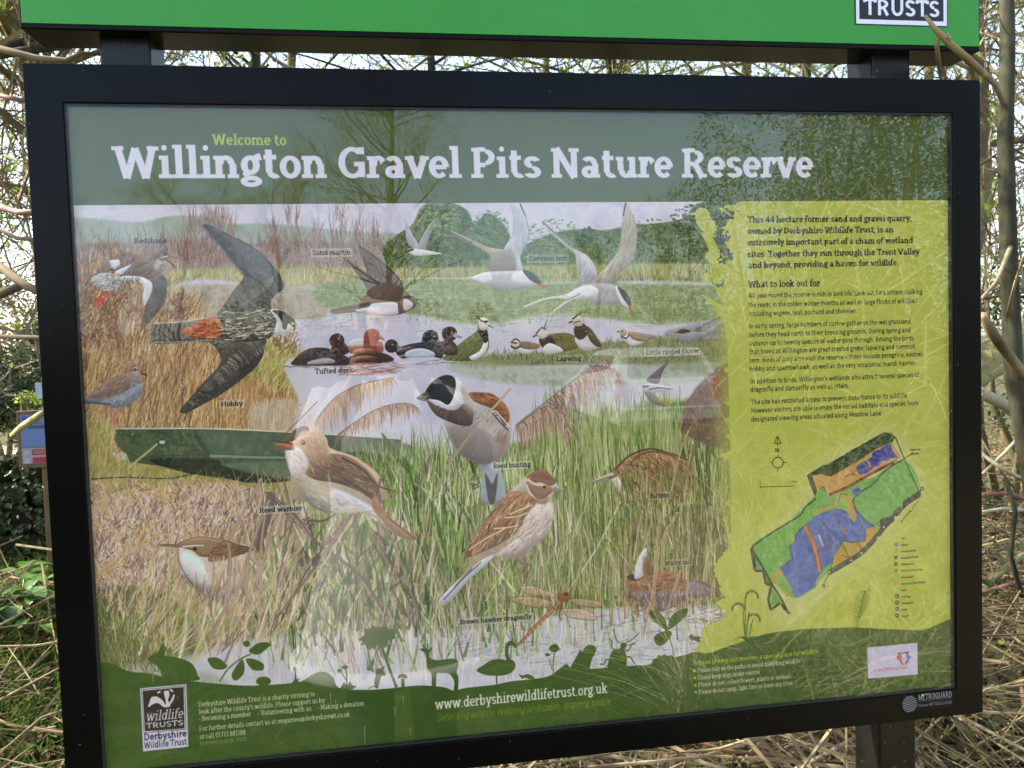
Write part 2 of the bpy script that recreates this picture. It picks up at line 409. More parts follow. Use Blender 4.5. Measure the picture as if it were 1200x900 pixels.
    g['V'] = (.68, [l(.08,.7,.34,0), l(.6,.7,.34,0), s(.1,.7), s(.58,.7)])
    g['W'] = (.98, [l(.1,.7,.28,0), l(.49,.66,.28,0), l(.49,.66,.7,0), l(.88,.7,.7,0), s(.1,.7), s(.88,.7)])
    g['X'] = (.66, [l(.1,.7,.56,0), l(.56,.7,.1,0)])
    g['Y'] = (.64, [l(.08,.7,.32,.32), l(.56,.7,.32,.32), l(.32,0,.32,.34), s(.09,.7), s(.55,.7), s(.32,0)])
    g['Z'] = (.6, [l(.08,.66,.52,.66), l(.52,.66,.08,.04), l(.08,.04,.52,.04)])
    g['0'] = (.56, [a(.28,.35,.2,.35,0,360)])
    g['1'] = (.45, [l(.24,0,.24,.7), l(.08,.58,.24,.7), s(.24,0)])
    g['2'] = (.54, [a(.26,.5,.18,.2,-20,160), l(.42,.42,.08,.04), l(.08,.04,.48,.04)])
    g['3'] = (.53, [a(.24,.52,.17,.18,-90,150), a(.24,.18,.2,.18,-150,90)])
    g['4'] = (.58, [l(.4,0,.4,.7), l(.4,.7,.06,.2), l(.06,.2,.54,.2)])
    g['5'] = (.53, [l(.12,.66,.44,.66), l(.12,.66,.12,.4), a(.24,.21,.2,.21,-150,110)])
    g['6'] = (.55, [a(.28,.2,.19,.2,0,360), a(.4,.25,.31,.45,100,180)])
    g['7'] = (.5, [l(.06,.66,.46,.66), l(.46,.66,.2,0)])
    g['8'] = (.55, [a(.27,.52,.16,.17,0,360), a(.27,.19,.19,.19,0,360)])
    g['9'] = (.55, [a(.27,.5,.19,.2,0,360), a(.15,.45,.31,.45,-80,0)])
    g['.'] = (.24, [a(.11,.03,.03,.03,0,360)]); g[','] = (.24, [l(.13,.06,.07,-.12)])
    g[':'] = (.24, [a(.11,.03,.03,.03,0,360), a(.11,.38,.03,.03,0,360)])
    g["'"] = (.2, [l(.1,.7,.1,.54)]); g['-'] = (.36, [l(.05,.26,.31,.26)]); g['~'] = (.6, [l(.05,.26,.55,.26)])
    g['/'] = (.4, [l(.04,-.05,.36,.74)]); g['*'] = (.34, [a(.15,.25,.06,.06,0,360), a(.15,.25,.02,.02,0,360)])
    g['@'] = (.85, [a(.42,.25,.34,.36,0,330), a(.42,.25,.14,.16,0,360), l(.57,.4,.57,.12), a(.66,.15,.09,.08,180,360)])
    g['&'] = (.66, [a(.27,.55,.13,.14,0,360), a(.24,.18,.18,.18,60,330), l(.18,.48,.56,0), l(.38,.04,.54,.32)])
    g[' '] = (.24, [])
    return g
GL = G()
def glyph(ch, em, wt, serif, slant=0., hs=1.):
    """coverage mask of one letter at em pixels; origin at left baseline"""
    adv, pr = GL.get(ch, GL['-'])
    arcs = []; boxes = []
    st = wt*.5; th = wt*.5*(.66 if serif else .86)
    for p in pr:
        if p[0] == 'l':
            x0, y0, x1, y1 = p[1:5]
            hz = abs(y1-y0) < .02
            boxes.append((x0, y0, x1, y1, th if hz else st))
        elif p[0] == 'a': arcs.append(p[1:7])
        elif serif:
            x0, x1, y = p[1:4]
            yy = y+th*.85*(-1 if y > .3 else 1)
            ex = st*.3
            boxes.append((x0-ex if x1-x0 > .15 or True else x0, yy, x1+ex, yy, th*.85))
    x_lo, x_hi = -.2, adv+.25; y_lo, y_hi = -.32, .86
    w = int((x_hi-x_lo)*em*hs)+2; h = int((y_hi-y_lo)*em)+2
    gx = (np.arange(w)+.5)/(em*hs)+x_lo; gy = y_hi-(np.arange(h)+.5)/em
    Xg, Yg = np.meshgrid(gx, gy)
    Xg = Xg-slant*Yg
    d = np.full(Xg.shape, 9.)
    for cx, cy, rx, ry, a0, a1 in arcs:
        dot = rx < .07
        ro = (rx+st*.35, ry+st*.35) if dot else (rx+st*.62, ry+.008)
        ri = None if dot else (max(ro[0]-2*st, .01), max(ro[1]-2*th, .01))
        def ell(a, b):
            u, v = (Xg-cx)/a, (Yg-cy)/b; k = np.hypot(u, v)+1e-9
            return (k-1)*k/np.maximum(np.hypot(u/a, v/b), 1e-9)
        e = ell(*ro)
        if ri: e = np.maximum(e, -ell(*ri))
        if a1-a0 < 359:
            am = np.radians((a0+a1)/2); hf = np.radians((a1-a0)/2)
            th_ = np.abs((np.arctan2((Yg-cy)/ry, (Xg-cx)/rx)-am+np.pi) % (2*np.pi)-np.pi)
            e = np.maximum(e, (th_-hf)*np.minimum(np.hypot(Xg-cx, Yg-cy), max(rx, ry)))
        d = np.minimum(d, e)
    for x0, y0, x1, y1, hw in boxes:
        dx, dy = x1-x0, y1-y0; L = np.hypot(dx, dy)+1e-9
        u = ((Xg-x0)*dx+(Yg-y0)*dy)/L-L/2; v = (-(Xg-x0)*dy+(Yg-y0)*dx)/L
        d = np.minimum(d, np.maximum(np.abs(u)-L/2, np.abs(v)-hw))
    return np.clip(.5-d*em, 0, 1).astype(np.float32), int(round(-x_lo*em*hs)), int(round(y_hi*em))
GC = {}
def text_px(s, x, y, em, col, wt=.1, serif=True, width=None, slant=0., a=1., target=None, track=0., ang=0.):
    s = s.replace('\u2013', '~')
    nat = sum(GL.get(c, GL['-'])[0]+track for c in s)*em
    hs = 1. if width is None else width/nat
    hs = round(hs, 3)
    tgt = IMG if target is None else target
    H_, W_ = tgt.shape[:2]
    X = x
    for c in s:
        adv = (GL.get(c, GL['-'])[0]+track)*em*hs
        if c != ' ':
            key = (c, round(em, 2), wt, serif, slant, hs)
            if key not in GC: GC[key] = glyph(c, em, wt, serif, slant, hs)
            m, ox, oy = GC[key]
            yb = y-(X-x)*np.tan(np.radians(ang))
            fx, fy = X-ox, yb-oy
            x0, y0 = int(np.floor(fx)), int(np.floor(fy)); ax, ay = fx-x0, fy-y0
            mp = np.pad(m, ((0, 1), (0, 1)))
            mm = (1-ay)*((1-ax)*mp+ax*np.roll(mp, 1, 1))+ay*((1-ax)*np.roll(mp, 1, 0)+ax*np.roll(np.roll(mp, 1, 0), 1, 1))
            h, w = mm.shape
            cx0, cy0 = max(0, -x0), max(0, -y0); cx1, cy1 = min(w, W_-x0), min(h, H_-y0)
            if cx1 > cx0 and cy1 > cy0:
                R = tgt[y0+cy0:y0+cy1, x0+cx0:x0+cx1]
                R += (mm[cy0:cy1, cx0:cx1]*a)[...,None]*(C(col)-R)
        X += adv
def text(s, x0, y0, x1, y1, em_mm, col, wt=.1, serif=True, slant=0., a=1., box=None, level=True):
    A = to_print(x0, y0); B = to_print(x1, y1)
    y = (A[1]+B[1])/2
    if box is not None:
        e = em_mm*SC/1000
        xa, xb = int(A[0]-e*.25), int(B[0]+e*.25); ya, yb = int(y-e*.85), int(y+e*.32)
        R = IMG[ya:yb, xa:xb]; R += .5*(C(box)-R)
    text_px(s, A[0], y, em_mm*SC/1000, col, wt, serif, B[0]-A[0], slant, a)
PW, PH = W-2*MS+.012, BH-MT-MB_+.012
IW, IH = int(PW*SC), int(PH*SC); IMG = np.zeros((IH, IW, 3), np.float32)
def paint_print():
    global rng, VOL
    IMG[:] = C((214,214,232))
    T()
    # sky, hills, scrub and trees of the painted far shore
    wash("70,230 880,230 880,300 70,300", [(205,206,228),(222,222,236),(198,202,226)], 40, 1, 4, False)
    wash("70,262 100,256 130,258 165,260 200,253 240,254 262,262 300,262 330,263 360,266 420,272 480,276 520,300 520,330 70,330", [(160,176,166),(180,194,184),(168,182,172)], 16, .95, 2)
    wash("70,292 110,285 160,284 215,282 270,286 340,283 400,285 470,290 480,330 70,335", [(176,152,140),(150,126,116),(190,170,158),(162,136,120)], 9, .9, 4)
    hatch("75,280 200,280 210,335 75,335", 420, 88, (8,26), (.4,1.3), [(140,116,100),(186,160,138),(120,98,92),(196,176,150)], .6, grow=True, clip=False)
    for cx, top, bw in ((242,246,34),(262,250,20),(344,250,16),(397,246,15),(420,264,12),(320,262,10),(372,262,10),(440,272,10)):
        hatch([(cx-bw*.5,top+6),(cx+bw*.4,top+4),(cx+bw,320),(cx-bw,320)], int(9*bw), 90, (10,34), (.4,1.1), [(140,110,100),(176,142,128),(116,92,84),(198,170,156)], .55, .1, False)
        hatch([(cx-bw*.4,top+16),(cx+bw*.4,top+14),(cx+bw*.8,320),(cx-bw*.8,320)], int(5*bw), 90, (8,20), (1.,2.6), [(150,118,106),(164,128,114),(186,156,140)], .4, .1, False)
    hatch("205,285 470,290 470,316 205,318", 520, 90, (8,20), (.5,1.6), [(150,120,110),(190,160,146),(128,104,98),(170,136,124)], .6, .1, False)
    wash("455,318 448,296 452,286 470,272 484,262 492,245 505,238 530,238 548,247 556,262 570,250 585,258 596,272 604,290 625,282 640,276 662,270 690,268 706,270 730,266 745,262 765,262 800,256 820,238 880,236 880,330 455,330", [(92,116,58),(128,150,80),(70,94,48),(152,170,98),(106,132,66)], 7, .97, 1.5)
    for cx, cy, r, pal in ((515,256,26,[(158,182,112),(184,204,138),(126,154,84)]),(572,268,26,[(126,154,96),(156,182,122),(96,126,74)]),(470,296,22,[(96,120,66),(70,96,50),(130,152,88)]),(520,298,34,[(84,116,58),(58,88,44),(120,150,80)]),(650,290,40,[(146,176,118),(168,192,136),(110,144,84)]),(688,278,14,[(74,112,84),(60,96,72)]),(712,292,24,[(130,160,90),(100,138,76)]),(765,290,40,[(80,106,54),(56,80,40),(120,146,76)]),(810,262,26,[(70,84,58),(90,104,72),(50,62,44)]),(840,300,34,[(72,92,54),(96,116,70),(54,70,42)]),(745,314,24,[(110,140,66),(140,164,84)]),(590,300,24,[(110,146,84),(84,118,64)])):
        for _ in range(int(r*7)):
            aa, rr = rng.uniform(0, 6.28), r*math.sqrt(rng.random())
            disc(cx+rr*math.cos(aa), cy+rr*math.sin(aa)*.85, rng.uniform(.8,2.6), pal[rng.integers(len(pal))], .6, ry=rng.uniform(.6,1.6), soft=0)
    hatch("640,300 830,290 830,318 640,320", 300, 90, (3,9), (.5,1.4), [(150,176,96),(184,200,120),(96,124,60)], .7, .2, False)
    # pale reed belt along the far bank
    wash("205,318 330,314 470,314 870,310 870,342 470,336 330,340 205,345", [(196,190,136),(176,176,112),(206,200,150)], 9, .95, 2)
    hatch("205,322 470,318 470,336 205,342", 700, 90, (7,18), (.5,1.4), [(214,204,146),(184,170,106),(150,146,84),(226,218,170)], .75, .08, False, grow=True)
    hatch("455,318 860,312 860,334 455,334", 900, 90, (6,15), (.5,1.4), [(186,196,120),(150,168,90),(206,206,144),(104,130,60)], .75, .08, False, grow=True)
    hatch("455,330 860,328 860,342 455,342", 500, 90, (4,10), (.6,1.6), [(84,108,50),(104,126,60),(70,92,46)], .6, .08, False, grow=True)
    # water
    wash("200,338 330,336 460,334 870,336 870,420 870,480 400,500 330,500 200,480", [(204,206,228),(214,214,232),(196,200,222)], 30, 1, 3)
    wash("200,338 330,334 380,345 378,372 300,372 200,380", [(172,150,124),(190,172,142),(160,146,112)], 8, .75, 5)
    wash("370,336 470,332 870,336 870,366 780,380 700,372 640,368 560,380 470,366 390,362", [(140,162,96),(168,184,124),(120,144,78),(178,192,138)], 10, .9, 5)
    hatch("330,340 860,340 860,376 330,374", 420, 90, (4,16), (.8,2.4), [(146,168,98),(176,190,130),(120,146,80),(196,204,160)], .4, .02, True, 3)
    hatch("330,340 860,340 860,384 330,384", 330, 0, (8,44), (.4,1.2), [(196,204,170),(156,176,112),(208,212,196),(120,144,82)], .5, .01, True, 2)
    hatch("330,376 860,376 860,410 330,440", 160, 0, (10,50), (.4,1.1), [(188,194,222),(224,224,240),(206,208,214)], .5, .01, True, 2)
    hatch("210,345 330,345 330,376 210,380", 160, 90, (6,20), (.7,2), [(160,138,112),(196,180,150),(150,140,100)], .45, .04, True, 4)
    line("455,327 520,326 600,328 700,327", 1., (214,224,190), .6)
    # left reed bed, tan and rust
    wash("70,330 120,322 180,330 205,345 235,352 245,380 330,402 348,418 352,470 345,505 70,520", [(196,160,110),(170,124,84),(212,184,130),(184,142,98),(200,176,112)], 9, 1, 2)
    hatch("84,320 180,326 205,350 240,380 240,500 84,505", 2600, 76, (9,30), (.5,1.9), [(170,130,98),(220,194,146),(146,106,84),(232,216,176),(190,156,112),(204,180,122),(126,94,78)], .75, .12, False, 14, grow=True)
    hatch("235,420 345,412 350,500 235,505", 1000, 84, (9,30), (.5,1.8), [(184,134,84),(222,196,136),(150,104,70),(204,160,104),(228,210,160)], .8, .1, False, 9, grow=True)
    hatch("270,410 300,392 352,418 354,466 300,450", 420, 62, (8,22), (.8,2), [(176,186,92),(200,204,120),(150,164,74),(214,212,150)], .8, .14, False, 18, grow=True)
    hatch("84,330 150,330 150,392 84,396", 300, 70, (5,12), (1.2,3), [(140,104,92),(160,124,108),(118,86,76)], .55, .2, False, 26)
    hatch("190,352 220,345 218,372 186,372", 90, 60, (4,9), (1.2,2.8), [(130,90,76),(160,120,100)], .7, .2, False, 28)
    for cx, cy in ((104,356),(122,366),(148,360),(166,372),(134,386),(96,384),(206,362),(328,398),(341,400)):
        hatch([(cx-6,cy-12),(cx+6,cy-12),(cx+7,cy+12),(cx-7,cy+12)], 46, 72, (4,9), (.9,2.2), [(128,88,74),(150,106,86),(176,132,106)], .65, .2, False, 22)
    wash("340,420 470,420 470,520 352,520 350,470", [(208,210,230),(216,218,234)], 20, .9, 3)
    wash("296,474 352,470 372,500 300,506", [(214,206,178),(206,206,214),(226,220,204)], 8, .55, 6); hatch("300,468 360,468 366,506 300,506", 70, 90, (6,20), (.6,1.4), [(206,190,140),(186,170,130),(226,222,216)], .5, .03, True, 4)
    # marsh islets
    wash("530,424 580,416 640,412 700,402 760,396 800,388 850,372 870,372 870,440 760,428 640,428 560,430", [(130,140,80),(156,162,104),(108,120,66)], 7, .85, 3)
    hatch("532,420 640,410 730,398 800,394 855,384 860,420 730,424 640,428", 900, 88, (4,10), (.5,1.5), [(110,124,62),(166,172,110),(90,104,54),(190,190,140),(132,140,78)], .8, .2, False, 20, grow=True)
    wash("530,424 640,430 770,426 860,424 858,445 640,452 545,440", [(170,186,154),(192,204,186),(150,170,130)], 12, .7, 4)
    wash("780,388 860,372 860,392 800,398", [(150,148,150),(176,176,184),(120,122,112)], 7, .7, 3)
    line("800,396 830,378 852,368", 2.2, (110,108,100), .7, 1.); line("820,396 856,376", 1.6, (140,132,120), .7)
    # meadow behind the boat and lower left
    wash("70,505 140,500 150,540 440,560 440,600 70,620", [(178,176,96),(200,186,120),(156,160,80),(206,192,140)], 9, 1, 3)
    hatch("84,505 140,505 155,560 84,580", 500, 80, (6,20), (.5,1.8), [(178,184,96),(150,160,74),(214,196,140),(196,150,120),(220,206,150)], .75, .1, False, 14, grow=True)
    hatch("84,570 320,565 420,580 420,600 84,600", 500, 30, (5,16), (.6,1.8), [(196,190,104),(216,196,140),(160,160,84),(226,210,160)], .6, .2, False, 30)
    # boat
    poly("134,502 175,501 250,503 340,507 425,512 470,515 470,545 425,548 330,560 280,552 200,548 152,541 144,522", (92,114,84), 1, 0, False)
    wash("140,505 260,506 470,520 470,538 330,548 170,540", [(84,104,66),(110,130,92),(74,94,62),(120,140,110)], 14, .8, 1)
    wash("232,506 330,508 470,518 468,534 330,532 245,532", [(112,134,118),(96,118,98),(130,152,140)], 12, .7, 1)
    poly("232,507 250,538 262,545 246,540 226,508", (72,92,58), .7, 1)
    line("134,502 250,502 340,506 430,511", 1.6, (216,222,206), .9)
    line("245,534 330,536 430,536", 3, (158,176,170), .8, 2)
    wash("176,538 250,538 262,546 300,552 340,562 300,566 260,560 210,552", [(58,66,48),(44,50,38),(74,84,56)], 8, .95, 1)
    line("86,563 140,559 200,560 250,551 300,562 345,562 440,560", 1.6, (60,58,46), .8, 1)
    wash("262,545 330,540 440,544 440,560 340,562", [(110,134,104),(132,152,128)], 9, .8, 2)
    line("150,548 172,530 184,520", 2.2, (206,196,150), .9); disc(190,518,3.5,(228,228,214),.9,ry=2)
    hatch("150,553 330,560 330,572 150,572", 130, 60, (3,9), (.6,1.6), [(206,196,140),(150,156,84),(226,218,180)], .7, .2, False, 30)
    # lower left: mauve and straw feather reeds
    wash("70,590 150,578 250,566 340,580 420,610 440,700 330,790 70,800", [(212,190,164),(186,154,144),(228,208,168),(198,170,152),(220,200,146)], 7, 1, 3)
    def fan(x, y):
        return 96-(x/PK-90)*.12
    hatch("84,580 200,570 290,580 300,640 250,690 84,700", 2600, fan, (7,22), (.5,1.7), [(156,122,116),(228,210,182),(182,146,132),(236,228,216),(214,186,118),(202,172,146),(138,102,100),(240,226,180)], .75, .3, False, 30)
    for cx, cy, r in ((130,640,40),(180,610,40),(240,600,44),(120,690,30),(205,670,30),(280,600,30)):
        for k in range(46):
            aa = rng.uniform(20,150); L = rng.uniform(10,r)
            x, y = cx+rng.normal(0,r*.45), cy+rng.normal(0,r*.3)
            line([(x,y),(x+L*.5*math.cos(math.radians(aa)),y+L*.35*math.sin(math.radians(aa))),(x+L*.6*math.cos(math.radians(aa)),y+L*.8*math.sin(math.radians(aa)))], rng.uniform(.5,1.3), [(132,96,104),(236,228,226),(166,128,130),(224,200,150),(226,214,196)][rng.integers(5)], .7, .3)
    line("100,690 140,650 200,620 240,604 290,612", 1.8, (216,186,116), .9, 1.2); line("110,680 170,620 200,575 230,568", 1.6, (220,196,130), .9, 1)
    line("140,668 143,600", 3, (222,196,128), .7, 1.5); line("150,662 176,600", 3, (224,200,136), .7, 1.5)
    # dense green reeds, centre and right
    wash("300,700 330,640 400,590 420,560 460,545 500,560 600,520 700,500 760,470 800,470 870,460 870,770 560,790 330,790", [(124,148,78),(150,168,98),(96,120,58),(172,180,120),(134,150,84)], 8, 1, 6)
    wash("630,500 720,480 860,500 860,600 640,590", [(176,186,122),(190,198,140),(160,174,104)], 10, .8, 6)
    wash("330,700 420,650 480,640 540,690 520,760 330,770", [(84,112,56),(110,136,70),(66,90,48),(150,150,110)], 7, .8, 4)
    wash("80,700 180,690 230,720 330,720 330,790 80,800", [(120,128,78),(140,144,96),(100,108,66),(170,160,130)], 8, .9, 4)
    G1 = [(108,146,60),(150,178,90),(84,118,48),(190,202,140),(214,214,180),(124,158,76),(172,190,110)]
    ST = [(206,190,150),(176,150,128),(228,218,196),(150,126,112),(214,196,140),(196,176,170)]
    hatch("470,560 540,530 600,560 700,540 850,520 852,700 470,740", 2300, 90, (16,48), (.6,2.), G1, .75, .06, False, 7, grow=True)
    hatch("640,470 700,480 760,470 800,480 850,520 850,560 640,540", 900, 90, (14,40), (.6,1.9), G1+[(200,208,150)], .75, .06, False, 6, grow=True)
    hatch("640,560 850,600 852,720 640,720", 900, 91, (18,60), (.7,1.9), [(190,184,132),(214,206,160),(96,112,52),(130,140,74),(76,92,44),(170,160,112)], .75, .05, False, 6, grow=True)
    hatch("795,540 855,540 855,690 790,690", 480, 90, (14,40), (.8,2), [(84,92,50),(62,72,40),(120,124,70),(150,140,100)], .75, .05, False, 6, grow=True)
    hatch("735,600 852,620 855,720 735,715", 460, 89, (16,46), (.8,2), [(120,96,76),(96,74,60),(176,156,120),(140,110,90)], .65, .05, False, 7, grow=True)
    hatch("330,640 480,600 520,700 500,770 320,775", 1100, 84, (16,56), (.8,2.6), G1+ST, .75, .08, False, 18, grow=True)
    hatch("410,560 470,560 470,620 410,620", 240, 88, (14,36), (.8,2.2), ST+G1[:3], .7, .08, False, 12, grow=True)
    hatch("430,540 600,545 600,570 430,580", 420, 92, (14,40), (.7,2.1), G1, .8, .1, False, 12, grow=True)
    hatch("250,650 340,600 340,770 240,780", 620, 80, (20,60), (.8,2.8), [(196,166,150),(176,140,134),(224,208,186),(150,120,112),(214,190,150),(150,160,96)], .75, .06, False, 12, grow=True)
    hatch("150,700 250,690 270,760 160,770", 300, 66, (14,42), (.9,2.8), [(206,208,150),(226,220,186),(170,180,110),(214,196,160),(196,156,140)], .75, .1, False, 22, grow=True)
    hatch("470,640 560,700 540,780 440,780", 420, 86, (16,50), (.8,2.4), ST+G1, .7, .08, False, 16, grow=True)
    hatch("110,715 180,720 190,775 110,775", 260, 88, (6,18), (.6,1.6), [(140,150,90),(190,190,140),(96,110,60),(216,210,180)], .65, .1, False, 14, grow=True)
    # foreground water
    wash("320,745 420,742 520,740 620,725 720,712 850,712 862,735 850,760 830,800 560,830 330,830 250,790 200,790 240,765", [(212,214,232),(222,224,238),(200,204,222)], 14, .92, 8)
    wash("130,790 200,770 330,760 330,820 200,820", [(206,208,216),(220,220,230)], 14, .7, 8)
    hatch("330,740 620,735 850,720 850,750 330,790", 500, 90, (10,40), (.6,2), [(206,206,200),(186,192,170),(226,226,238),(166,156,160),(190,196,150)], .5, .04, False, 5)
    hatch("570,728 850,716 850,770 570,775", 300, 0, (8,34), (.6,1.8), [(150,138,140),(176,168,176),(226,226,240),(166,150,140)], .6, .12, True, 8)
    hatch("740,690 850,694 850,730 740,722", 160, 0, (8,24), (.8,2), [(110,84,84),(140,112,104),(170,146,140)], .6, .1, True, 10)
    # stems crossing
    for p_, w_, c_, w2 in (("313,576 340,606 365,630 395,660 425,672",2.6,(120,100,96),1.6),("402,604 372,655 340,705 320,745",7,(150,118,112),4),("392,610 360,660 345,690",2,(226,206,150),1),("452,725 436,690 425,662 405,640 385,628",3.4,(176,160,130),2),
        ("430,620 445,655 462,690 478,726",4,(156,130,120),3),("455,645 470,690 490,726",3,(180,168,150),2),("316,600 300,640 296,700",3,(176,146,136),2),("338,600 316,668",2,(176,150,140),1.4),("505,525 470,575 430,632",2.2,(186,178,140),1),("593,480 552,530 520,580",1,(190,180,150),1),
        ("380,680 398,727",5,(190,200,130),2),("366,690 372,770",3,(214,214,196),1.5),("560,560 552,600",1.6,(150,120,110),1),("545,660 550,726",3,(206,190,160),2),("610,640 640,690 620,725",2.6,(190,196,150),1.5),("735,570 700,640 660,700",3,(214,216,176),1.6),("762,470 770,560",1,(150,160,90),1),("700,560 640,700",2.2,(206,206,160),1)):
        line(p_, w_, c_, .85, w2)
    T(300,540)
    poly("690,390 730,480 790,560 850,700 890,898 860,898 800,740 740,620 690,520 640,430", (150,122,118), .8, 1)
    poly("320,700 370,670 420,740 500,830 540,898 450,898 400,800", (60,84,40), .85, 1)
    poly("330,720 420,820 450,898 430,898 360,790", (200,210,150), .8, 1)
    poly("560,370 620,350 640,400 600,500 570,470", (90,130,60), .7, 1)
    poly("880,150 915,140 940,200 900,330 880,260", (52,80,40), .8, 1)
    poly("700,500 760,380 790,520 760,600", (90,96,60), .6, 2)
    T(300,400)
    poly("705,510 760,570 850,670 920,760 950,898 920,898 880,780 800,680 740,600", (92,128,62), .9, 1)
    poly("905,760 1000,620 1020,640 930,800", (150,134,120), .9, 1)
    T()
    hatch("300,590 480,590 500,740 300,740", 260, 88, (20,60), (.8,2.2), G1+ST, .7, .08, False, 14, grow=True)
    hatch("420,540 520,540 520,640 440,640", 120, 90, (16,44), (.8,2.), G1, .7, .08, False, 12, grow=True)
    BR = [(134,172,72),(176,204,110),(96,132,50),(222,228,192),(70,98,40),(204,214,150),(236,238,226),(156,188,96)]; MV = [(176,150,150),(206,184,176),(150,122,122),(228,214,204),(196,166,140)]
    hatch("330,600 600,575 640,700 620,772 330,778", 620, 90, (26,80), (1.6,4.4), BR+MV, .8, .07, False, 16, grow=True, tip=.12)
    hatch("470,560 660,550 660,640 480,640", 260, 91, (24,60), (1.2,3.2), BR, .8, .07, False, 9, grow=True, tip=.12)
    hatch("600,560 855,560 855,735 600,740", 420, 91, (26,80), (1.,2.6), [(206,206,160),(176,190,110),(228,226,190),(84,104,48),(130,146,76)], .7, .05, False, 6, grow=True, tip=.15)
    hatch("330,700 620,700 700,735 690,770 330,790", 300, 90, (20,56), (1.2,3.2), BR+MV, .6, .06, False, 14, grow=True, tip=.1)
    hatch("340,650 460,640 500,740 350,760", 150, 88, (14,40), (3,6), [(66,94,42),(54,80,38),(88,118,54)], .55, .1, False, 20, grow=True, tip=.1)
    hatch("320,740 860,735 850,800 330,812", 500, 90, (14,46), (1.,3.4), [(224,226,238),(236,238,246),(206,208,222),(196,200,196)], .45, .04, False, 4, grow=True)
    for cx, cy, r_, n_ in ((120,640,44,190),(165,600,40,170),(225,596,46,190),(290,600,40,150),(112,695,34,120),(190,665,36,140),(215,640,40,120),(255,640,30,80)):
        for k in range(n_):
            f = rng.random(); aa = math.radians(rng.normal(62,26)); L = rng.uniform(7,17)
            x = cx-r_*.8+f*r_*1.6+rng.normal(0,5); y = cy+abs(f-.5)*r_*.9+rng.normal(0,r_*.22)
            line([(x,y),(x+L*.5*math.cos(aa),y-L*.62*math.sin(aa)),(x+L*.75*math.cos(aa),y-L*math.sin(aa))], rng.uniform(1.,2.6), [(236,230,226),(222,204,186),(160,124,132),(206,180,170),(240,236,230),(214,190,140),(134,102,112)][rng.integers(7)], .7, .35)
    hatch("140,690 330,640 330,760 160,775", 260, 74, (24,64), (1.6,4.), [(216,206,160),(196,166,150),(232,226,206),(150,120,116),(176,190,110),(224,196,150)], .75, .06, False, 16, grow=True, tip=.15)
    # feather reed plumes
    def plume(stem, n, ln, sag, pal, w=1.1):
        q = smooth(pts(stem), 8, False)
        for _ in range(n):
            i = rng.integers(0, len(q)-1); b = q[i]; f = i/len(q)
            L = rng.uniform(*ln)*(.55+.6*math.sin(3.0*min(f+.1,1)))
            dx = rng.normal(sag[0], .25)*L; dy = abs(rng.normal(sag[1], .25))*L
            line([tuple(b), (b[0]+dx*.45, b[1]+dy*.3), (b[0]+dx*.8, b[1]+dy)], rng.uniform(.6,w*1.8), pal[rng.integers(len(pal))], .72, .4)
        line(stem, 1.8, (150,132,120), .9, .8)
    M_ = [(150,116,128),(186,150,140),(214,186,160),(226,206,170),(124,92,112),(170,134,130)]
    plume("604,498 640,470 668,448 690,432 712,420", 330, (20,46), (.25,.75), M_)
    plume("604,500 625,484 640,476 660,486 664,506", 200, (14,36), (.3,.8), M_)
    plume("690,428 712,430 726,440", 80, (10,24), (.4,.6), M_)
    P2 = [(196,160,140),(214,190,150),(226,206,170),(176,136,116),(206,176,150)]
    plume("372,490 390,468 410,455 430,448 462,442", 260, (14,36), (.1,.75), P2)
    plume("395,510 425,488 450,476 476,472 490,478", 200, (12,30), (.05,.7), [(176,136,120),(196,160,130),(150,108,96),(214,186,150)])
    line("330,512 352,490 372,470", 1.2, (130,110,96), .8)
    B2 = [(120,90,80),(150,118,100),(92,66,62),(176,146,120),(140,100,92)]
    wash("815,455 850,425 862,430 862,520 835,522 800,508 798,490", [(140,110,96),(112,84,78),(170,140,120)], 5, .8, 3)
    plume("800,490 815,462 835,440 852,424", 300, (14,34), (.45,.7), B2, 1.4)
    plume("812,486 828,468 850,466", 160, (10,26), (.2,.8), B2, 1.3)
    disc(829,484,6,(130,150,96),.8,ry=6,soft=2)
    line("800,488 790,530 782,575", 1.6, (190,176,140), .9); line("812,520 806,560 790,590 770,640", 2.4, (140,128,96), .9)
    # ---- redshank in flight
    VOL = True
    T(80,230)
    poly("130,455 230,360 320,315 370,318 405,340 450,330 500,300 560,310 575,335 545,362 520,400 500,412 540,450 555,520 540,600 480,680 410,758 405,740 415,670 440,600 470,500 440,465 390,450 300,450 250,420 190,430", (150,124,112), 1, 0)
    hatch("190,420 320,320 420,345 500,310 500,400 470,460 300,440", 150, 30, (4,12), (.6,1.6), [(124,100,92),(176,150,134),(104,82,78)], .6)
    poly("470,480 540,450 556,520 540,600 480,680 412,756 405,735 430,630", (98,88,92), .95)
    poly("300,450 390,450 440,465 472,492 466,545 430,615 420,560 424,505 390,478 320,492", (222,224,236), .95)
    poly("230,360 285,355 292,380 262,412 240,402", (226,228,240), .95, 0, False); poly("262,425 350,385 338,405 292,442", (216,220,232), .95)
    poly("120,465 200,430 290,450 302,490 250,532 180,522 135,492", (190,190,192), 1)
    hatch("130,465 200,432 295,455 298,490 250,530 180,520", 170, 12, (2,6), (.4,1.), [(96,92,98),(120,116,118),(226,226,230)], .85)
    line("122,462 100,490 85,508", 2.6, (120,104,100), .9, 1)
    poly("480,400 510,420 552,372 552,350 510,350", (206,200,196), .9, 1); hatch("480,400 510,420 552,372 520,350", 50, 40, (2,5), (.4,.8), [(120,104,98)], .8)
    disc(532,326,36,(156,128,112)); line("480,350 545,300 560,310", 3, (120,96,86), .8)
    disc(545,322,11,(60,44,44)); line("520,345 560,335", 1.2, (226,216,206), .9)
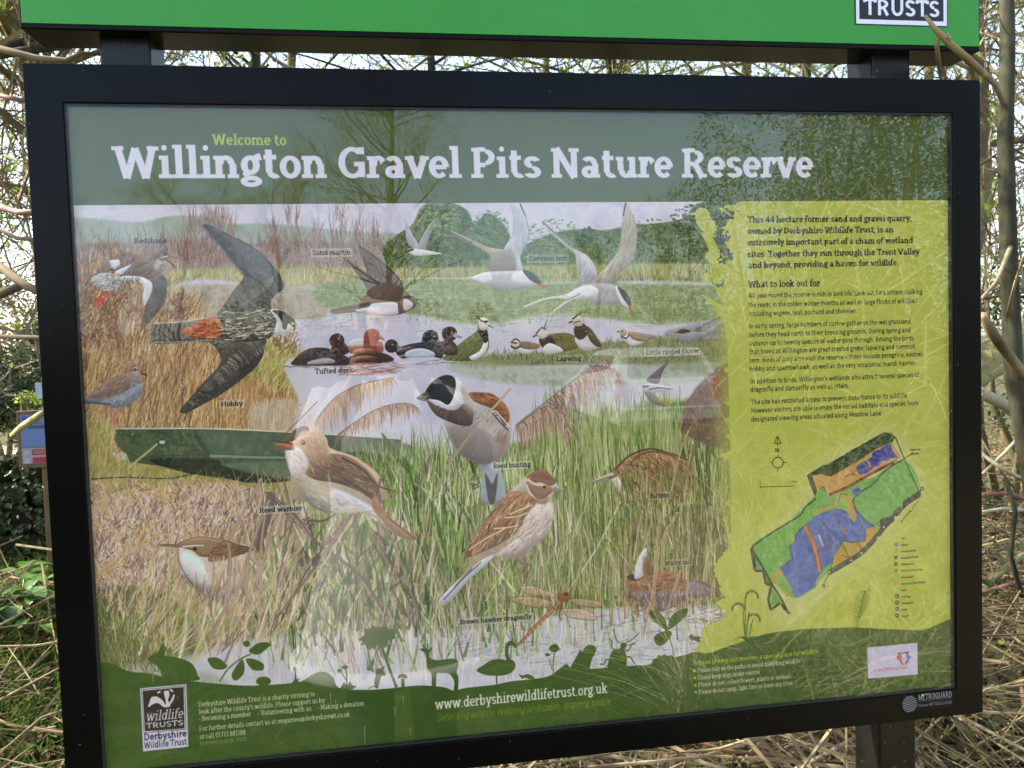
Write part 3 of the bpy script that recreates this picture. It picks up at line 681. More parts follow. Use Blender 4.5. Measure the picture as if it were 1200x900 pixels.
    line("566,332 590,342 632,353", 2., (190,84,60), .95, .8); line("552,358 580,378 608,406", 1.8, (110,78,70), .95, .8)
    line("212,532 170,575 135,605", 3.2, (206,78,58), .95, 4.5); line("236,538 185,590 150,622", 3., (214,90,70), .95, 4.)
    hatch("300,455 390,452 400,480 310,495", 60, 80, (3,6), (.5,.9), [(70,66,70)], .8)
    # ---- hobby
    T(0,0,1)
    poly("238,264 247,264 263,272 280,280 301,292 315,306 325,317 331,328 333,336 329,341 321,347 317,357 319,366 300,372 262,372 254,369 262,358 270,345 281,331 286,322 278,312 265,296 252,280", (98,94,90), 1)
    hatch("243,266 280,282 320,312 330,334 318,350 318,366 258,368 284,326 266,298", 420, lambda x,y: 40 if y < 210*PK/PK*1e9 else 0, (2.5,7), (.4,1.2), [(72,68,66),(132,128,120),(88,84,82),(166,162,150)], .55, .2, True, 30)
    poly("238,264 252,268 268,284 286,304 296,330 284,322 266,298 250,280", (76,72,72), .6, 3)
    for k in range(26):
        f = k/26
        line([(322-f*44,322+f*26),(316-f*36,336+f*28)], .7, (176,172,158), .5)
    poly("247,398 253,408 259,421 253,433 238,448 222,467 213,477 211,482 218,484 234,476 259,462 284,444 299,431 307,419 310,408 311,396 290,396", (92,86,84), 1)
    for k in range(64):
        f = rng.random(); x = 222+f*84; y = 478-f*72+rng.normal(0,1)-4
        line([(x-6*f-2,y-10*f-2),(x+1,y-3),(x+3+3*f,y+6*f+1)], .6, (204,200,186), .5+.2*f, .4)
    for k in range(30):
        f = rng.random(); x = 230+f*70; y = 468-f*56
        line([(x-6,y-4*f),(x+6,y+4*f)], .9, (60,56,56), .5)
    poly("250,396 262,398 290,398 311,396 300,412 280,414 262,412", (110,106,96), .6, 2)
    poly("177,384 182,379 215,377 254,370 262,372 262,397 215,401 184,403 177,398", (124,118,114), 1)
    for k in range(13):
        x = 182+k*5.6; line([(x+1,379.5-k*.2),(x-1.5,390),(x+1,401.5-k*.2)], 2, (74,70,70), .75)
    line("180,379 215,376.5 250,371", 1, (226,226,226), .8); line("179,401 215,400 250,398", .9, (214,214,214), .7)
    poly("212,388 228,379 248,371 259,372 264,381 260,395 240,397 218,394", (196,96,48), .95)
    hatch("214,388 240,374 258,374 260,394 236,395", 50, 8, (6,18), (.8,2), [(226,170,90),(170,70,36),(214,120,60),(240,196,120)], .8, .1)
    poly("254,369 262,362 290,359 318,363 324,376 323,388 315,396 295,400 262,399 257,394 262,383", (96,92,80), 1)
    hatch("256,368 290,361 320,364 324,386 298,398 260,397", 150, 4, (5,15), (.7,1.8), [(224,216,188),(206,200,170),(60,58,52),(236,230,206),(70,66,60)], .9, .12, True, 14)
    poly("317,363 329,364 339,369 345,377 346,382 343,386 337,391 327,393 321,389 324,376", (222,222,222), 1)
    poly("319,364 329,364 339,369 346,377 344,383 338,379 335,386 331,384 330,377 325,369", (70,68,62), 1)
    disc(343,379,2.2,(222,200,60)); line("344,380 346,386", 1.6, (50,50,50), .9, .6); disc(337,374,1.5,(30,26,26))
    # ---- sand martin
    T(300,230)
    poly("510,357 560,382 620,430 690,470 740,560 700,590 630,560 618,510 570,440", (112,94,80))
    poly("575,278 640,308 720,370 790,440 828,510 820,570 800,610 740,595 700,565 650,480 615,400 588,330", (118,98,84))
    hatch("620,400 700,400 810,500 800,600 650,570", 90, 70, (4,12), (.4,1), [(160,138,116),(84,68,60),(146,124,104)], .6)
    line("578,280 700,365 800,460 826,520", 1.4, (74,62,56), .9)
    poly("420,640 540,608 620,574 680,580 800,590 828,560 872,568 912,600 880,632 832,657 760,672 660,667 560,652 440,662", (150,130,114))
    poly("560,640 632,622 660,602 780,596 805,628 790,664 690,670 600,656", (222,224,238)); poly("832,575 880,600 870,632 832,640", (224,222,230))
    line("420,642 540,622 640,600", 3.2, (118,98,84), .9); line("826,568 880,566 905,590", 4, (110,90,78), .9, 2); line("880,580 908,602", 2.2, (70,60,54), .9, 1)
    poly("800,590 830,640 820,660 800,650", (120,98,84), .9)
    # ---- small distant tern
    poly("838,135 850,148 872,200 912,270 905,302 870,285 845,240", (188,192,204)); poly("1012,122 992,190 962,260 950,304 912,300 920,255 965,175", (176,178,184))
    poly("848,303 880,293 950,302 1045,322 950,333 890,334", (226,226,232)); line("850,306 886,297", 2.2, (50,50,50), .95); line("1012,122 970,190", .8, (110,110,110), .7); line("838,312 850,308", 1.2, (190,70,50))
    # ---- two common terns
    T(520,230)
    poly("376,35 426,38 455,95 476,170 478,240 445,300 430,350 445,420 400,412 390,320 338,300 380,220 388,120", (204,206,216))
    hatch("385,60 450,110 474,230 430,320 400,400 350,300 385,200", 90, 84, (8,22), (.4,1), [(178,180,190),(226,228,236),(160,160,168)], .6)
    line("426,38 455,105", 1.4, (70,70,74), .9); line("456,105 478,190 476,245", .9, (140,140,144), .8)
    poly("14,188 70,205 160,243 250,285 340,300 395,330 405,412 360,432 250,412 268,350 222,302 120,252 60,222", (184,176,160))
    hatch("60,210 160,250 250,290 390,330 400,410 260,410 268,350 200,290", 90, 8, (6,20), (.4,1.1), [(150,142,130),(206,200,186),(168,160,146)], .6)
    poly("255,350 340,305 395,330 405,412 360,432 250,412", (156,148,138), .7, 2); line("16,190 100,235 160,262", 1.5, (96,92,88), .9)
    poly("0,463 140,453 250,425 400,418 450,415 510,440 545,492 500,512 420,527 330,527 250,502 160,472", (196,196,202))
    poly("160,455 255,425 262,490 200,480", (228,230,238)); poly("385,440 450,418 500,450 520,490 440,500 395,490", (232,232,238), .9, 2); poly("250,470 400,480 500,500 420,527 330,527 260,505", (172,170,172), .7, 3)
    line("0,462 -60,458", 1.2, (206,208,212), .9); poly("443,414 500,430 540,470 546,494 510,486 474,460", (74,72,78))
    line("528,494 560,502 592,520", 2.8, (216,84,56), .95, 1)
    poly("554,142 640,215 730,290 800,330 842,380 862,440 830,492 770,495 745,400 735,320 650,250", (196,198,206))
    hatch("740,320 800,330 850,430 820,490 772,490", 70, 70, (4,12), (.4,1), [(160,162,170),(224,226,232)], .6); line("554,142 640,220 728,295", 1.7, (110,110,112), .9, .8)
    poly("1020,32 1060,100 1086,200 1082,300 1052,380 990,432 962,502 860,492 848,462 920,390 980,300 1002,180 1004,100", (186,182,166))
    hatch("1010,100 1080,200 1070,340 980,430 880,480 980,300", 200, 66, (6,22), (.4,1), [(150,146,132),(214,210,192),(166,162,148)], .6)
    line("1022,36 1008,110", 1.5, (70,66,64), .9); line("1062,100 1086,200 1080,310", .9, (130,124,110), .8)
    poly("700,545 780,500 900,488 980,508 1030,560 1042,622 990,606 920,612 840,602 760,565", (182,180,184))
    poly("640,568 700,545 800,498 865,520 860,560 780,575 700,580", (232,234,240), .9, 1); poly("965,505 1000,530 1040,590 1035,625 990,590", (236,236,240), .9)
    line("450,621 560,578 690,556", 2.2, (216,218,210), .95, 3); line("615,645 690,590 760,548", 2, (214,214,220), .95, 4); line("690,585 765,548", 1.2, (110,110,112), .7)
    poly("975,508 1020,535 1052,592 1046,622 1018,590", (66,66,72)); line("1040,612 1052,640 1065,668", 2.8, (210,80,54), .95, 1)
    T()
    # ---- lapwings and plovers
    poly("519,421 532,408 546,397 558,388 564,381 571,392 573,406 567,416 556,422 540,423", (120,134,76))
    hatch("521,421 558,390 570,400 560,420", 50, 42, (5,14), (.7,1.6), [(150,112,84),(84,110,60),(166,170,110)], .7)
    poly("556,422 568,414 572,402 568,399 562,411 550,418", (226,228,234)); poly("562,375 570,384 572,397 568,402 563,392 560,388", (48,46,52))
    poly("561,374 568,372 574,378 571,386 562,386", (222,216,208)); line("558,369 564,376 572,376", 1.6, (44,42,44), .95); line("572,381 578,384", 1.6, (50,50,50), .95, .8); disc(569,378,1.2,(40,36,36))
    line("552,422 552,432", 1.1, (200,130,130)); line("557,422 558,433", 1.1, (200,130,130))
    poly("640,394 655,390 668,391 679,398 676,408 656,412 644,409", (130,128,66)); hatch("642,394 670,391 677,405 650,410", 40, 10, (5,12), (.7,1.5), [(90,84,46),(166,160,90)], .7)
    poly("632,396 645,393 650,404 642,411 634,405", (82,62,60)); poly("630,386 638,383 642,392 636,397 630,394", (222,210,206)); line("628,391 634,384 640,386", 1.8, (44,40,44), .95); line("637,386 640,376 641,372", 1.4, (60,52,56), .9, .6); line("629,392 624,395", 1.6, (40,40,40))
    poly("645,402 660,411 640,415 636,408", (224,222,222))
    poly("674,395 690,388 699,400 703,406 690,411 679,408", (214,216,220)); poly("687,382 694,387 702,399 705,405 699,406 690,397", (110,98,60)); poly("673,383 684,379 689,390 681,398 674,394", (96,72,64))
    poly("669,374 678,370 683,376 681,382 671,381", (216,206,192)); line("670,374 677,369 681,365", 2, (50,44,44), .95, .8); line("671,376 666,378", 1.5, (50,46,46)); line("672,378 680,376", 1.2, (56,50,50), .8)
    poly("597,404 604,411 618,415 628,410 634,405 620,402 606,402", (222,222,228)); poly("608,401 618,400 633,404 627,409 612,408", (156,130,102)); disc(603,402,5.4,(222,214,206)); line("599,400 604,397 609,400", 2.2, (140,114,92), .95); line("598,405 604,408 610,405", 2, (50,46,50), .95); line("598,401 606,402", 1.6, (60,52,50), .9)
    line("611,414 611,422", .8, (90,80,80)); line("617,414 617,421", .8, (90,80,80))
    poly("727,394 738,404 748,404 755,398 740,392", (216,220,230)); poly("736,389 750,390 769,394 753,400 741,397", (170,146,126)); disc(730,389,5.,(196,178,162)); line("727,394 734,396 737,391", 1.8, (56,52,60), .95); line("726,388 722,389", 1.2, (60,56,56)); disc(729,388,1,(50,44,44))
    poly("792,391 802,387 815,388 832,384 846,374 848,380 830,394 812,401 796,400", (160,162,166)); poly("794,389 800,385 809,388 800,391", (40,40,44)); line("794,390 785,388", 1.6, (190,90,66), .9, .8); line("816,388 828,387", 1, (70,70,70), .7)
    # ---- ducks
    T(300,400)
    poly("215,100 270,52 340,34 410,40 450,58 520,92 520,132 222,134", (82,62,68)); poly("300,112 400,92 442,118 300,130", (196,190,200), .9, 1)
    poly("500,30 620,20 700,0 712,60 620,72 540,70", (176,120,104), .95); poly("520,92 600,64 720,66 766,112 530,134", (92,66,60)); poly("540,-8 608,-14 608,22 530,28", (232,218,214), .9)
    poly("790,44 870,14 960,4 1030,28 1052,90 1004,88 930,60 840,96 800,82", (72,70,82)); poly("848,56 930,38 1000,62 990,88 850,90", (204,216,232), .95)
    hatch("530,130 800,110 800,180 460,190", 70, 0, (10,36), (.8,2), [(176,120,110),(150,100,96),(214,196,204)], .6, .02)
    hatch("215,134 800,130 1050,96 1050,130 215,150", 60, 0, (10,36), (.6,1.4), [(120,110,120),(226,226,238),(150,150,166)], .5, .02)
    T(300,230)
    disc(455,812,42,(86,56,62)); poly("430,840 490,830 520,880 430,900", (84,56,62)); line("488,826 515,848", 4, (110,104,120), .95, 2); disc(464,800,5,(210,190,80))
    poly("610,770 650,745 690,760 694,800 676,830 690,872 612,872", (166,96,86)); line("690,790 722,806", 4.4, (140,136,150), .95, 2); disc(668,778,4,(230,190,120))
    disc(762,842,38,(76,62,66)); line("790,840 822,856", 4, (120,150,160), .95, 2); disc(768,834,4,(220,200,100))
    disc(982,796,44,(54,54,62)); poly("940,775 955,765 950,820 930,830", (54,54,62)); line("1020,810 1035,826", 3, (140,146,170)); disc(1000,788,3.4,(220,200,90))
    poly("1050,750 1090,732 1125,748 1128,786 1108,812 1070,816 1048,790", (74,54,50)); line("1118,784 1158,792", 4, (150,160,180), .95, 2); disc(1100,765,4,(220,190,90)); poly("1112,772 1130,768 1128,792 1108,790", (214,204,200), .8)
    poly("1015,830 1060,812 1110,816 1134,860 1120,892 1040,884", (92,74,68)); hatch("1020,830 1110,820 1130,880 1040,880", 30, 20, (4,10), (.6,1.4), [(136,110,96),(60,48,48)], .7)
    # ---- standing redshank
    T(80,400)
    line("245,370 243,420 268,490", 1.6, (206,130,130), .95); line("262,370 258,420 290,495", 1.8, (206,120,124), .95)
    poly("73,322 150,285 230,212 310,186 380,192 415,228 412,290 362,342 280,372 220,366 180,352 75,348", (150,152,160))
    poly("110,310 230,212 310,188 352,230 332,272 235,312", (156,130,118)); hatch("120,308 230,215 345,225 330,270 235,310", 70, 35, (3,9), (.6,1.4), [(126,102,94),(180,154,138),(196,176,160)], .7)
    poly("180,340 300,300 410,230 412,290 362,342 280,372", (156,168,186), .7, 2); hatch("190,340 400,260 400,300 280,370", 90, 40, (2,5), (.4,.9), [(110,116,130),(206,210,220)], .7)
    line("75,340 150,345 240,352", 3.4, (96,104,124), .8, 1.5); disc(360,162,42,(160,136,120)); poly("330,180 400,170 412,235 340,215", (176,160,148)); hatch("325,130 400,130 410,220 330,215", 60, 60, (2,5), (.4,.9), [(112,90,84),(206,190,176)], .7)
    disc(376,158,6,(50,38,38)); line("366,146 395,150", 1, (226,216,206), .8); line("402,174 422,180", 2.6, (196,90,70), .95, 2); line("420,180 445,192", 1.8, (60,50,50), .95, .8)
    # ---- black-headed bunting
    T(460,400)
    line("470,680 455,780", 1.8, (110,90,84), .9); 
    poly("485,668 560,680 602,700 630,898 506,898 500,760", (164,178,192)); poly("520,740 560,800 590,740 575,898 540,898", (62,62,74), .85, 1)
    poly("385,235 450,288 560,293 632,350 662,420 667,520 650,600 600,662 520,692 440,672 370,622 320,540 288,440 330,380", (196,190,190))
    hatch("400,400 600,380 650,500 600,640 420,640", 150, 60, (6,18), (.6,1.8), [(166,150,146),(216,208,206),(150,122,110),(226,222,222)], .6)
    poly("320,480 450,470 640,590 600,662 520,692 440,672 370,622 325,545", (150,140,138), .75, 5)  # darker lower half carries a glass reflection's edge, painted into the print
    poly("428,290 490,286 565,296 640,362 658,432 630,474 598,420 560,380 490,352 450,330", (176,116,76)); hatch("430,292 560,298 650,420 620,470 560,380 460,330", 50, -20, (6,16), (.8,1.8), [(84,60,50),(206,150,100),(130,80,56)], .8)
    poly("600,510 650,525 640,590 610,620 596,570", (170,126,108), .5, 5); line("560,400 600,450 650,500", 2, (90,84,90), .8); line("575,385 660,480", 2, (230,230,236), .8)
    poly("192,330 250,362 330,386 400,350 448,380 455,420 442,470 380,472 290,440 232,402", (112,94,86)); hatch("200,335 330,385 445,400 440,468 300,440", 60, 50, (4,10), (.8,1.8), [(80,66,62),(150,130,118)], .6)
    poly("350,205 392,240 410,300 376,370 322,386 250,352 216,318 270,330 320,350", (226,228,238)); poly("380,240 420,280 470,400 440,400 400,340", (186,176,160), .7, 2)
    poly("185,282 228,224 290,190 340,198 356,240 342,310 312,356 262,332 200,318", (42,40,42)); hatch("200,280 290,195 350,240 310,350", 70, 50, (3,8), (.5,1.2), [(70,66,66),(24,22,24)], .6)
    poly("134,318 165,296 192,284 208,312 195,332 160,332", (104,100,98)); line("138,320 205,316", .9, (50,46,46), .9); disc(277,278,10,(70,60,54)); disc(277,278,7,(16,14,16)); disc(274,274,2,(220,220,220))
    hatch("440,760 480,750 490,820 440,830", 30, 30, (3,8), (.7,1.4), [(110,80,80),(70,50,50)], .8)
    line("660,265 600,335 480,470 370,610 300,720 225,898", 2.6, (186,174,146), .95, 4); line("655,270 595,340 470,482", .8, (232,226,206), .8)
    # ---- large reed warbler
    T(300,400)
    poly("165,620 200,540 270,480 330,478 395,540 420,600 560,650 680,740 720,830 700,898 250,898 200,820 190,720", (206,186,164))  # pinkish left of the body is reflected light painted into the print
    T(0,0,1)
    poly("334,518 346,504 360,499 374,510 384,524 406,534 428,548 442,566 448,590 452,603 470,620 488,628 486,633 470,630 452,617 432,603 410,600 396,604 380,600 362,590 350,574 338,548 336,530", (212,196,176))
    poly("345,560 356,552 380,570 420,590 440,600 410,600 396,604 375,598 356,584", (196,190,170), .9, 3); poly("350,575 365,580 392,598 380,600 362,590", (140,144,140), .8, 3)
    poly("390,572 430,590 446,604 420,600 398,598", (222,222,230), .9, 3)
    poly("357,553 364,540 384,532 406,534 428,548 442,566 446,592 425,578 398,567 370,562", (158,134,118)); hatch("358,554 384,534 428,550 444,586 398,567", 150, -32, (6,18), (.6,1.8), [(120,98,90),(190,166,140),(146,118,98),(104,86,84),(206,184,150)], .7, .1, True, 10)
    line("400,536 425,550 441,568 461,575", 2.6, (112,94,92), .9, 1.4); line("440,585 446,560", 3, (150,118,108), .8)
    poly("440,580 452,600 470,617 488,628 486,633 468,629 450,612 436,594", (184,148,120)); line("452,604 486,631", 2.4, (130,104,90), .7, 2)
    poly("334,518 344,504 358,499 362,504 352,512 340,518", (130,104,96)); poly("352,506 372,508 384,524 384,540 362,545 344,530", (206,176,148), .9, 2)
    poly("335,528 350,524 362,545 350,560 340,552", (236,230,236), .9, 3); hatch("334,524 380,524 384,545 340,550", 60, -40, (4,10), (.6,1.4), [(226,206,186),(190,160,136)], .5)
    line("347,514 362,510", 1.4, (236,226,206), .9); disc(355,518.5,2.6,(60,46,42)); disc(354.4,518,1,(230,230,230)); line("344,521 318,515", 3, (92,76,76), .95, 1); line("344,526 318,526", 3, (150,116,104), .95, 1); poly("326,519 343,521 343,526 326,523", (206,120,100), .9)
    line("393,602 378,610 362,609", 2.6, (110,84,78)); line("412,602 400,620 388,634", 3, (110,88,84)); hatch("354,606 366,606 368,620 354,620", 30, 40, (3,8), (1,1.8), [(84,64,64),(130,100,96)], .9); hatch("382,630 396,630 398,644 384,644", 30, 40, (3,8), (1,1.8), [(84,64,64),(130,100,96)], .9)
    line("313,576 325,587 345,604 365,630 388,648 420,672 440,700 452,722", 4.2, (128,106,104), .95, 3); line("314,577 345,606 365,632", 1, (206,190,176), .8)
    poly("316,575 322,590 306,640 300,638 310,590", (130,110,112), .9, 1)
    for p_, w_, c_, w2 in (("410,605 372,660 322,726",4.2,(150,120,116),2.4),("404,608 360,668 330,726",1.6,(92,72,74),1.2),("412,608 378,662 345,718",1.8,(226,204,150),1),("398,606 352,676 336,722",2.2,(176,146,140),1.4),("420,600 384,668 356,728",1.4,(110,84,84),.8),("440,610 452,660 470,716",2.2,(150,124,118),1.4),("448,606 470,660 492,728",2.6,(166,140,132),1.6),("432,640 446,690 452,740",2,(120,96,96),1.2),("344,606 330,660 322,700",2,(140,112,112),1.2),("470,640 455,690 446,740",1.6,(190,180,160),1)):
        line(p_, w_, c_, .9, w2)
    hatch("345,560 380,572 440,596 430,602 380,598 352,580", 130, -30, (5,14), (.6,1.6), [(226,216,200),(190,180,160),(236,232,226),(170,160,150)], .55, .1)
    hatch("338,530 362,512 380,522 384,545 350,560", 90, -60, (4,9), (.5,1.3), [(226,206,180),(190,160,136),(236,226,214)], .5, .1)
    # ---- small warbler among the stems
    T(80,560)
    poly("612,395 622,368 660,345 720,328 800,328 862,352 940,366 1000,378 1042,400 1010,430 1000,480 985,560 940,660 868,702 780,662 700,612 645,545 626,475", (222,212,200))
    poly("610,372 660,345 720,330 800,330 860,355 850,400 800,440 740,440 700,410 640,392", (178,148,116)); poly("785,455 862,352 940,366 1042,398 1000,420 900,455 830,470", (166,130,100)); hatch("790,455 862,355 1040,400 900,455", 70, -8, (6,18), (.7,1.8), [(140,104,84),(190,154,120),(120,92,80)], .7)
    poly("640,540 780,600 900,590 960,620 868,702 780,662 700,612", (150,134,134), .75, 5); poly("640,420 700,430 760,480 800,600 700,580 640,500", (234,234,238), .9, 5)
    hatch("780,460 980,450 960,620 820,620", 110, 88, (10,28), (1,3), [(206,176,136),(232,222,206),(190,150,116),(222,202,160)], .6, .04, True, 8)
    line("642,386 700,380 762,378", 2, (240,230,216), .95, 1.4); disc(712,398,11,(90,76,72)); disc(712,398,6,(40,32,32)); line("500,382 560,376 625,385", 3, (150,128,104), .95, 3.6); line("505,384 560,392 622,402", 1.8, (206,186,160), .95, 3)
    line("612,400 630,490 700,600 790,668 880,704", 1, (96,84,84), .7); line("610,372 720,330 850,345 1040,398", .9, (120,98,86), .7)
    hatch("700,650 960,640 940,730 760,730", 70, 80, (10,26), (1.,2.8), [(206,176,160),(232,222,206),(170,140,134),(214,204,160),(150,122,120)], .6, .06, False, 12)
    for p_ in ("1085,0 1040,90 960,230 900,345","1130,120 1050,320 985,520 900,780","1160,250 1090,500 1070,800","1110,160 1070,480 1060,600","900,360 910,500 880,700","1010,440 1000,650 1030,760"):
        line(p_, 4, (176,150,136), .85, 2.6); line(p_, 1, (226,212,190), .6)
    # ---- streaked bunting
    T(480,540)
    line("600,545 650,610 640,690", 3, (150,124,112), .95); hatch("620,575 680,580 690,640 630,640", 24, 60, (4,10), (1,1.8), [(110,86,80),(170,140,120)], .9)
    poly("590,150 655,85 690,60 740,52 790,75 820,115 838,155 806,185 800,215 812,262 802,330 762,420 682,492 600,546 520,542 478,528 400,585 225,790 160,795 300,640 335,560 310,530 330,470 365,405 440,310 515,220", (206,190,164))
    poly("592,150 660,92 700,100 690,160 640,190 560,180", (190,184,172), .9, 3)
    poly("515,220 570,172 680,185 715,235 660,300 610,390 520,460 440,500 330,545 312,530 335,465 368,405 440,310", (176,130,92))
    hatch("515,222 570,175 690,200 690,260 600,390 460,480 330,540 330,480 440,310", 260, 50, (5,18), (.7,1.9), [(120,82,62),(214,180,136),(96,66,52),(236,216,180),(190,134,84),(150,100,70)], .8, .08, True, 12)
    for p_ in ("560,300 640,265 690,245","530,320 610,310 660,290","470,380 560,372 610,360","330,500 420,440 540,375"): line(p_, 1.6, (238,222,190), .9)
    poly("660,300 720,240 800,240 806,330 762,420 682,492 600,546 520,542 480,525 560,470 620,400", (218,208,206), .9, 3); hatch("640,320 720,240 800,270 780,390 640,520 500,520", 130, 48, (5,16), (.6,1.5), [(150,116,104),(230,220,214),(170,140,126),(240,236,232)], .7)
    poly("500,530 620,500 740,420 762,420 682,492 600,546 520,542", (166,150,140), .7, 4)
    poly("655,92 700,58 745,52 790,75 822,120 790,140 740,122 690,118", (156,118,94)); poly("655,120 690,118 740,130 800,150 790,190 740,215 690,190 660,150", (164,124,98)); line("662,100 700,128 760,138", 2.4, (236,220,196), .95); line("655,130 680,185 740,225 790,190", 2.4, (234,220,190), .9); poly("690,170 740,212 780,190 770,240 720,236", (150,108,88), .6, 2)
    disc(757,146,9,(70,50,44)); disc(757,146,5,(20,16,16)); poly("806,150 830,148 860,168 830,176 806,178", (150,150,156))
    poly("400,560 478,528 420,590 300,700 225,792 160,795 240,700", (206,212,222)); line("400,570 300,660 190,780", 1.6, (96,96,106), .8); line("350,600 250,710", 2.4, (120,104,104), .6)
    line("515,222 440,312 365,407 312,530", .8, (110,84,70), .7)
    # ---- dragonfly
    for s_ in ("560,772 640,760 740,772 800,795 770,822 700,822 600,800","615,705 680,700 760,725 820,750 800,770 700,755 640,735","900,775 980,775 1060,790 1095,812 1040,822 940,808","860,830 940,828 1020,850 1052,892 960,890 880,870"):
        poly(s_, (226,190,166), .5); q_ = pts(s_); T(0,0,1); line(list(map(tuple, np.vstack([q_, q_[:1]]))), .8, (170,104,84), .85); hatch(list(map(tuple, q_)), 60, 20, (2,7), (.3,.6), [(180,120,100),(236,214,196)], .6); T(480,540)
    line("878,752 840,800 790,850 730,905 650,990 600,1040", 7, (186,134,98), .95, 3.4); line("874,760 790,850 640,1000", 1.2, (226,180,130), .8)
    for k in range(12): 
        x, y = 850-k*20, 785+k*21; line([(x-10,y-6),(x+8,y+10)], .8, (120,70,50), .7)
    disc(872,752,24,(160,104,76)); poly("845,745 870,725 905,750 900,780 850,790", (176,114,80), .9); disc(880,748,12,(110,90,60)); line("860,800 840,860 850,895", 1, (110,80,66)); line("840,820 810,870", 1, (110,80,66))
    # ---- bittern
    T(640,400)
    poly("365,735 400,690 440,660 500,628 580,603 680,618 780,655 822,690 826,760 812,898 430,898 400,830 385,780", (166,130,92))
    hatch("400,700 500,630 640,606 790,660 824,740 810,890 440,890", 420, lambda x,y: 110-0*x, (5,17), (.7,2.2), [(120,88,66),(206,172,120),(96,70,58),(226,200,150),(150,112,80),(186,150,104)], .75, .2, True, 28)
    line("385,722 440,662 500,626 590,603 700,630 800,668", 2.4, (84,66,54), .8, 1.6); line("470,690 520,640 600,618 700,640 790,700", 3, (90,66,54), .55, 2)
    poly("355,760 400,760 440,830 450,898 420,860 380,800", (226,222,222), .9, 1); poly("242,796 300,765 370,738 398,742 402,760 340,782 280,794", (196,184,166)); line("246,796 330,768 395,752", .9, (110,92,80), .8); disc(383,741,7,(210,190,120)); disc(384,741,4,(30,24,22)); line("350,770 400,745", 1.6, (110,80,66), .7)
    line("518,582 520,626", 1.2, (60,50,40)); line("430,560 450,620", .8, (70,60,40), .5)
    hatch("440,800 820,800 820,898 440,898", 130, 90, (14,40), (.7,1.8), [(120,140,74),(190,196,130),(96,116,56)], .7, .05, False, 6)
    line("800,500 745,650 690,898", 2, (196,178,130), .95); line("845,570 800,720 735,898", 3, (140,122,86), .95)
    hatch('420,885 820,885 820,930 420,930', 170, 90, (8,22), (.9,2.4), [(150,160,90),(196,200,140),(96,116,56),(214,206,160),(120,110,70)], .8, .05, False, 6, grow=True, tip=.15)
    # ---- swooping martin
    poly("692,108 672,120 640,146 600,180 572,204 568,226 630,236 652,176", (132,124,128)); poly("540,262 572,236 640,244 712,265 650,282 572,286", (206,206,214)); poly("552,284 600,290 630,320 676,368 624,356 580,332", (140,134,140)); line("575,270 640,260 712,268", 2.4, (120,114,120), .8, 1); line("540,255 575,250", 2.6, (110,104,110), .9); hatch("575,210 640,160 640,230 580,230", 30, 60, (3,8), (.4,1), [(96,90,96),(166,158,160)], .6)
    # ---- water rail
    T(660,600)
    poly("352,378 420,362 480,345 560,328 640,345 700,385 790,388 832,432 824,470 780,470 705,480 640,520 560,556 480,540 410,500 372,450", (160,116,84))
    hatch("360,380 560,330 690,390 640,480 400,470", 170, 12, (6,16), (.8,2), [(96,68,56),(206,150,104),(130,84,64),(186,124,84)], .8, .1)
    poly("380,440 480,450 640,440 700,440 690,490 560,556 480,540 410,500", (130,122,142), .9, 2); hatch("385,445 690,450 560,550 420,500", 120, 80, (4,11), (.7,1.6), [(96,90,110),(216,214,226),(76,68,84)], .75)
    poly("705,400 760,388 815,410 832,440 820,470 730,485 705,450", (140,136,156), .95, 1); poly("740,385 800,392 832,430 790,410", (130,90,70), .9); disc(798,432,5,(150,60,50)); line("818,462 850,490 882,528", 2.2, (206,104,84), .95, 1)
    poly("358,360 400,350 430,380 380,385", (52,42,44)); poly("420,260 470,205 450,350 400,370", (214,216,224)); poly("455,250 500,290 520,340 450,345", (140,100,84), .8, 2)
    for p_ in ("545,0 520,250 505,420 450,680","480,400 520,540","660,320 600,500 565,620","700,0 705,250 690,540","640,0 560,160 555,340","530,220 500,560","885,140 820,230 800,390","290,260 270,640","120,200 60,440","350,100 345,600","900,400 880,600"):
        line(p_, 3.4, (200,184,144), .9, 2.6); line(p_, .9, (130,110,80), .55)
    hatch("360,470 740,500 720,580 380,580", 120, 89, (10,30), (.9,2.4), [(176,130,100),(206,184,150),(140,110,100),(120,96,90)], .55, .05, False, 6, grow=True); hatch("330,460 520,540 500,640 330,600", 60, 80, (6,20), (1,2.4), [(176,120,90),(150,104,84),(206,176,150)], .5, .1, False)
    T()
    VOL = False
    IMG[:] = IMG.mean(2, keepdims=True)*.16+IMG*.84; IMG[:] = np.clip((IMG-.5)*1.06+.5, 0, 1)
    # ---- bird name captions
    TX = (36,34,36); BX = (222,218,206)
    for s_, x0, y0, x1, y1, b_ in (("Redshank",157,285,196,284.5,None),("Sand martin",366,299,411,298,BX),("Common tern",620,306,665,304.5,(206,214,180)),("Tufted duck",369,438,414,436,None),("Hobby",259,476,284.5,475.5,BX),("Lapwing",652,423.3,681,422,(196,198,170)),("Little ringed plover",757,416,819,413,(196,198,180)),("Reed bunting",578,549,622,546,(224,228,214)),("Bittern",762,584,784,582,(176,176,140)),("Reed warbler",304,601,354,597.5,(224,224,220)),("Water rail",779,663,810,660,(200,184,160)),("Brown hawker dragonfly",539,732,623,724,(214,214,200))):
        text(s_, x0, y0, x1, y1, 9.6, TX, .13, True, box=b_)
    # ---- yellow-green column
    Y1 = (196,204,108)
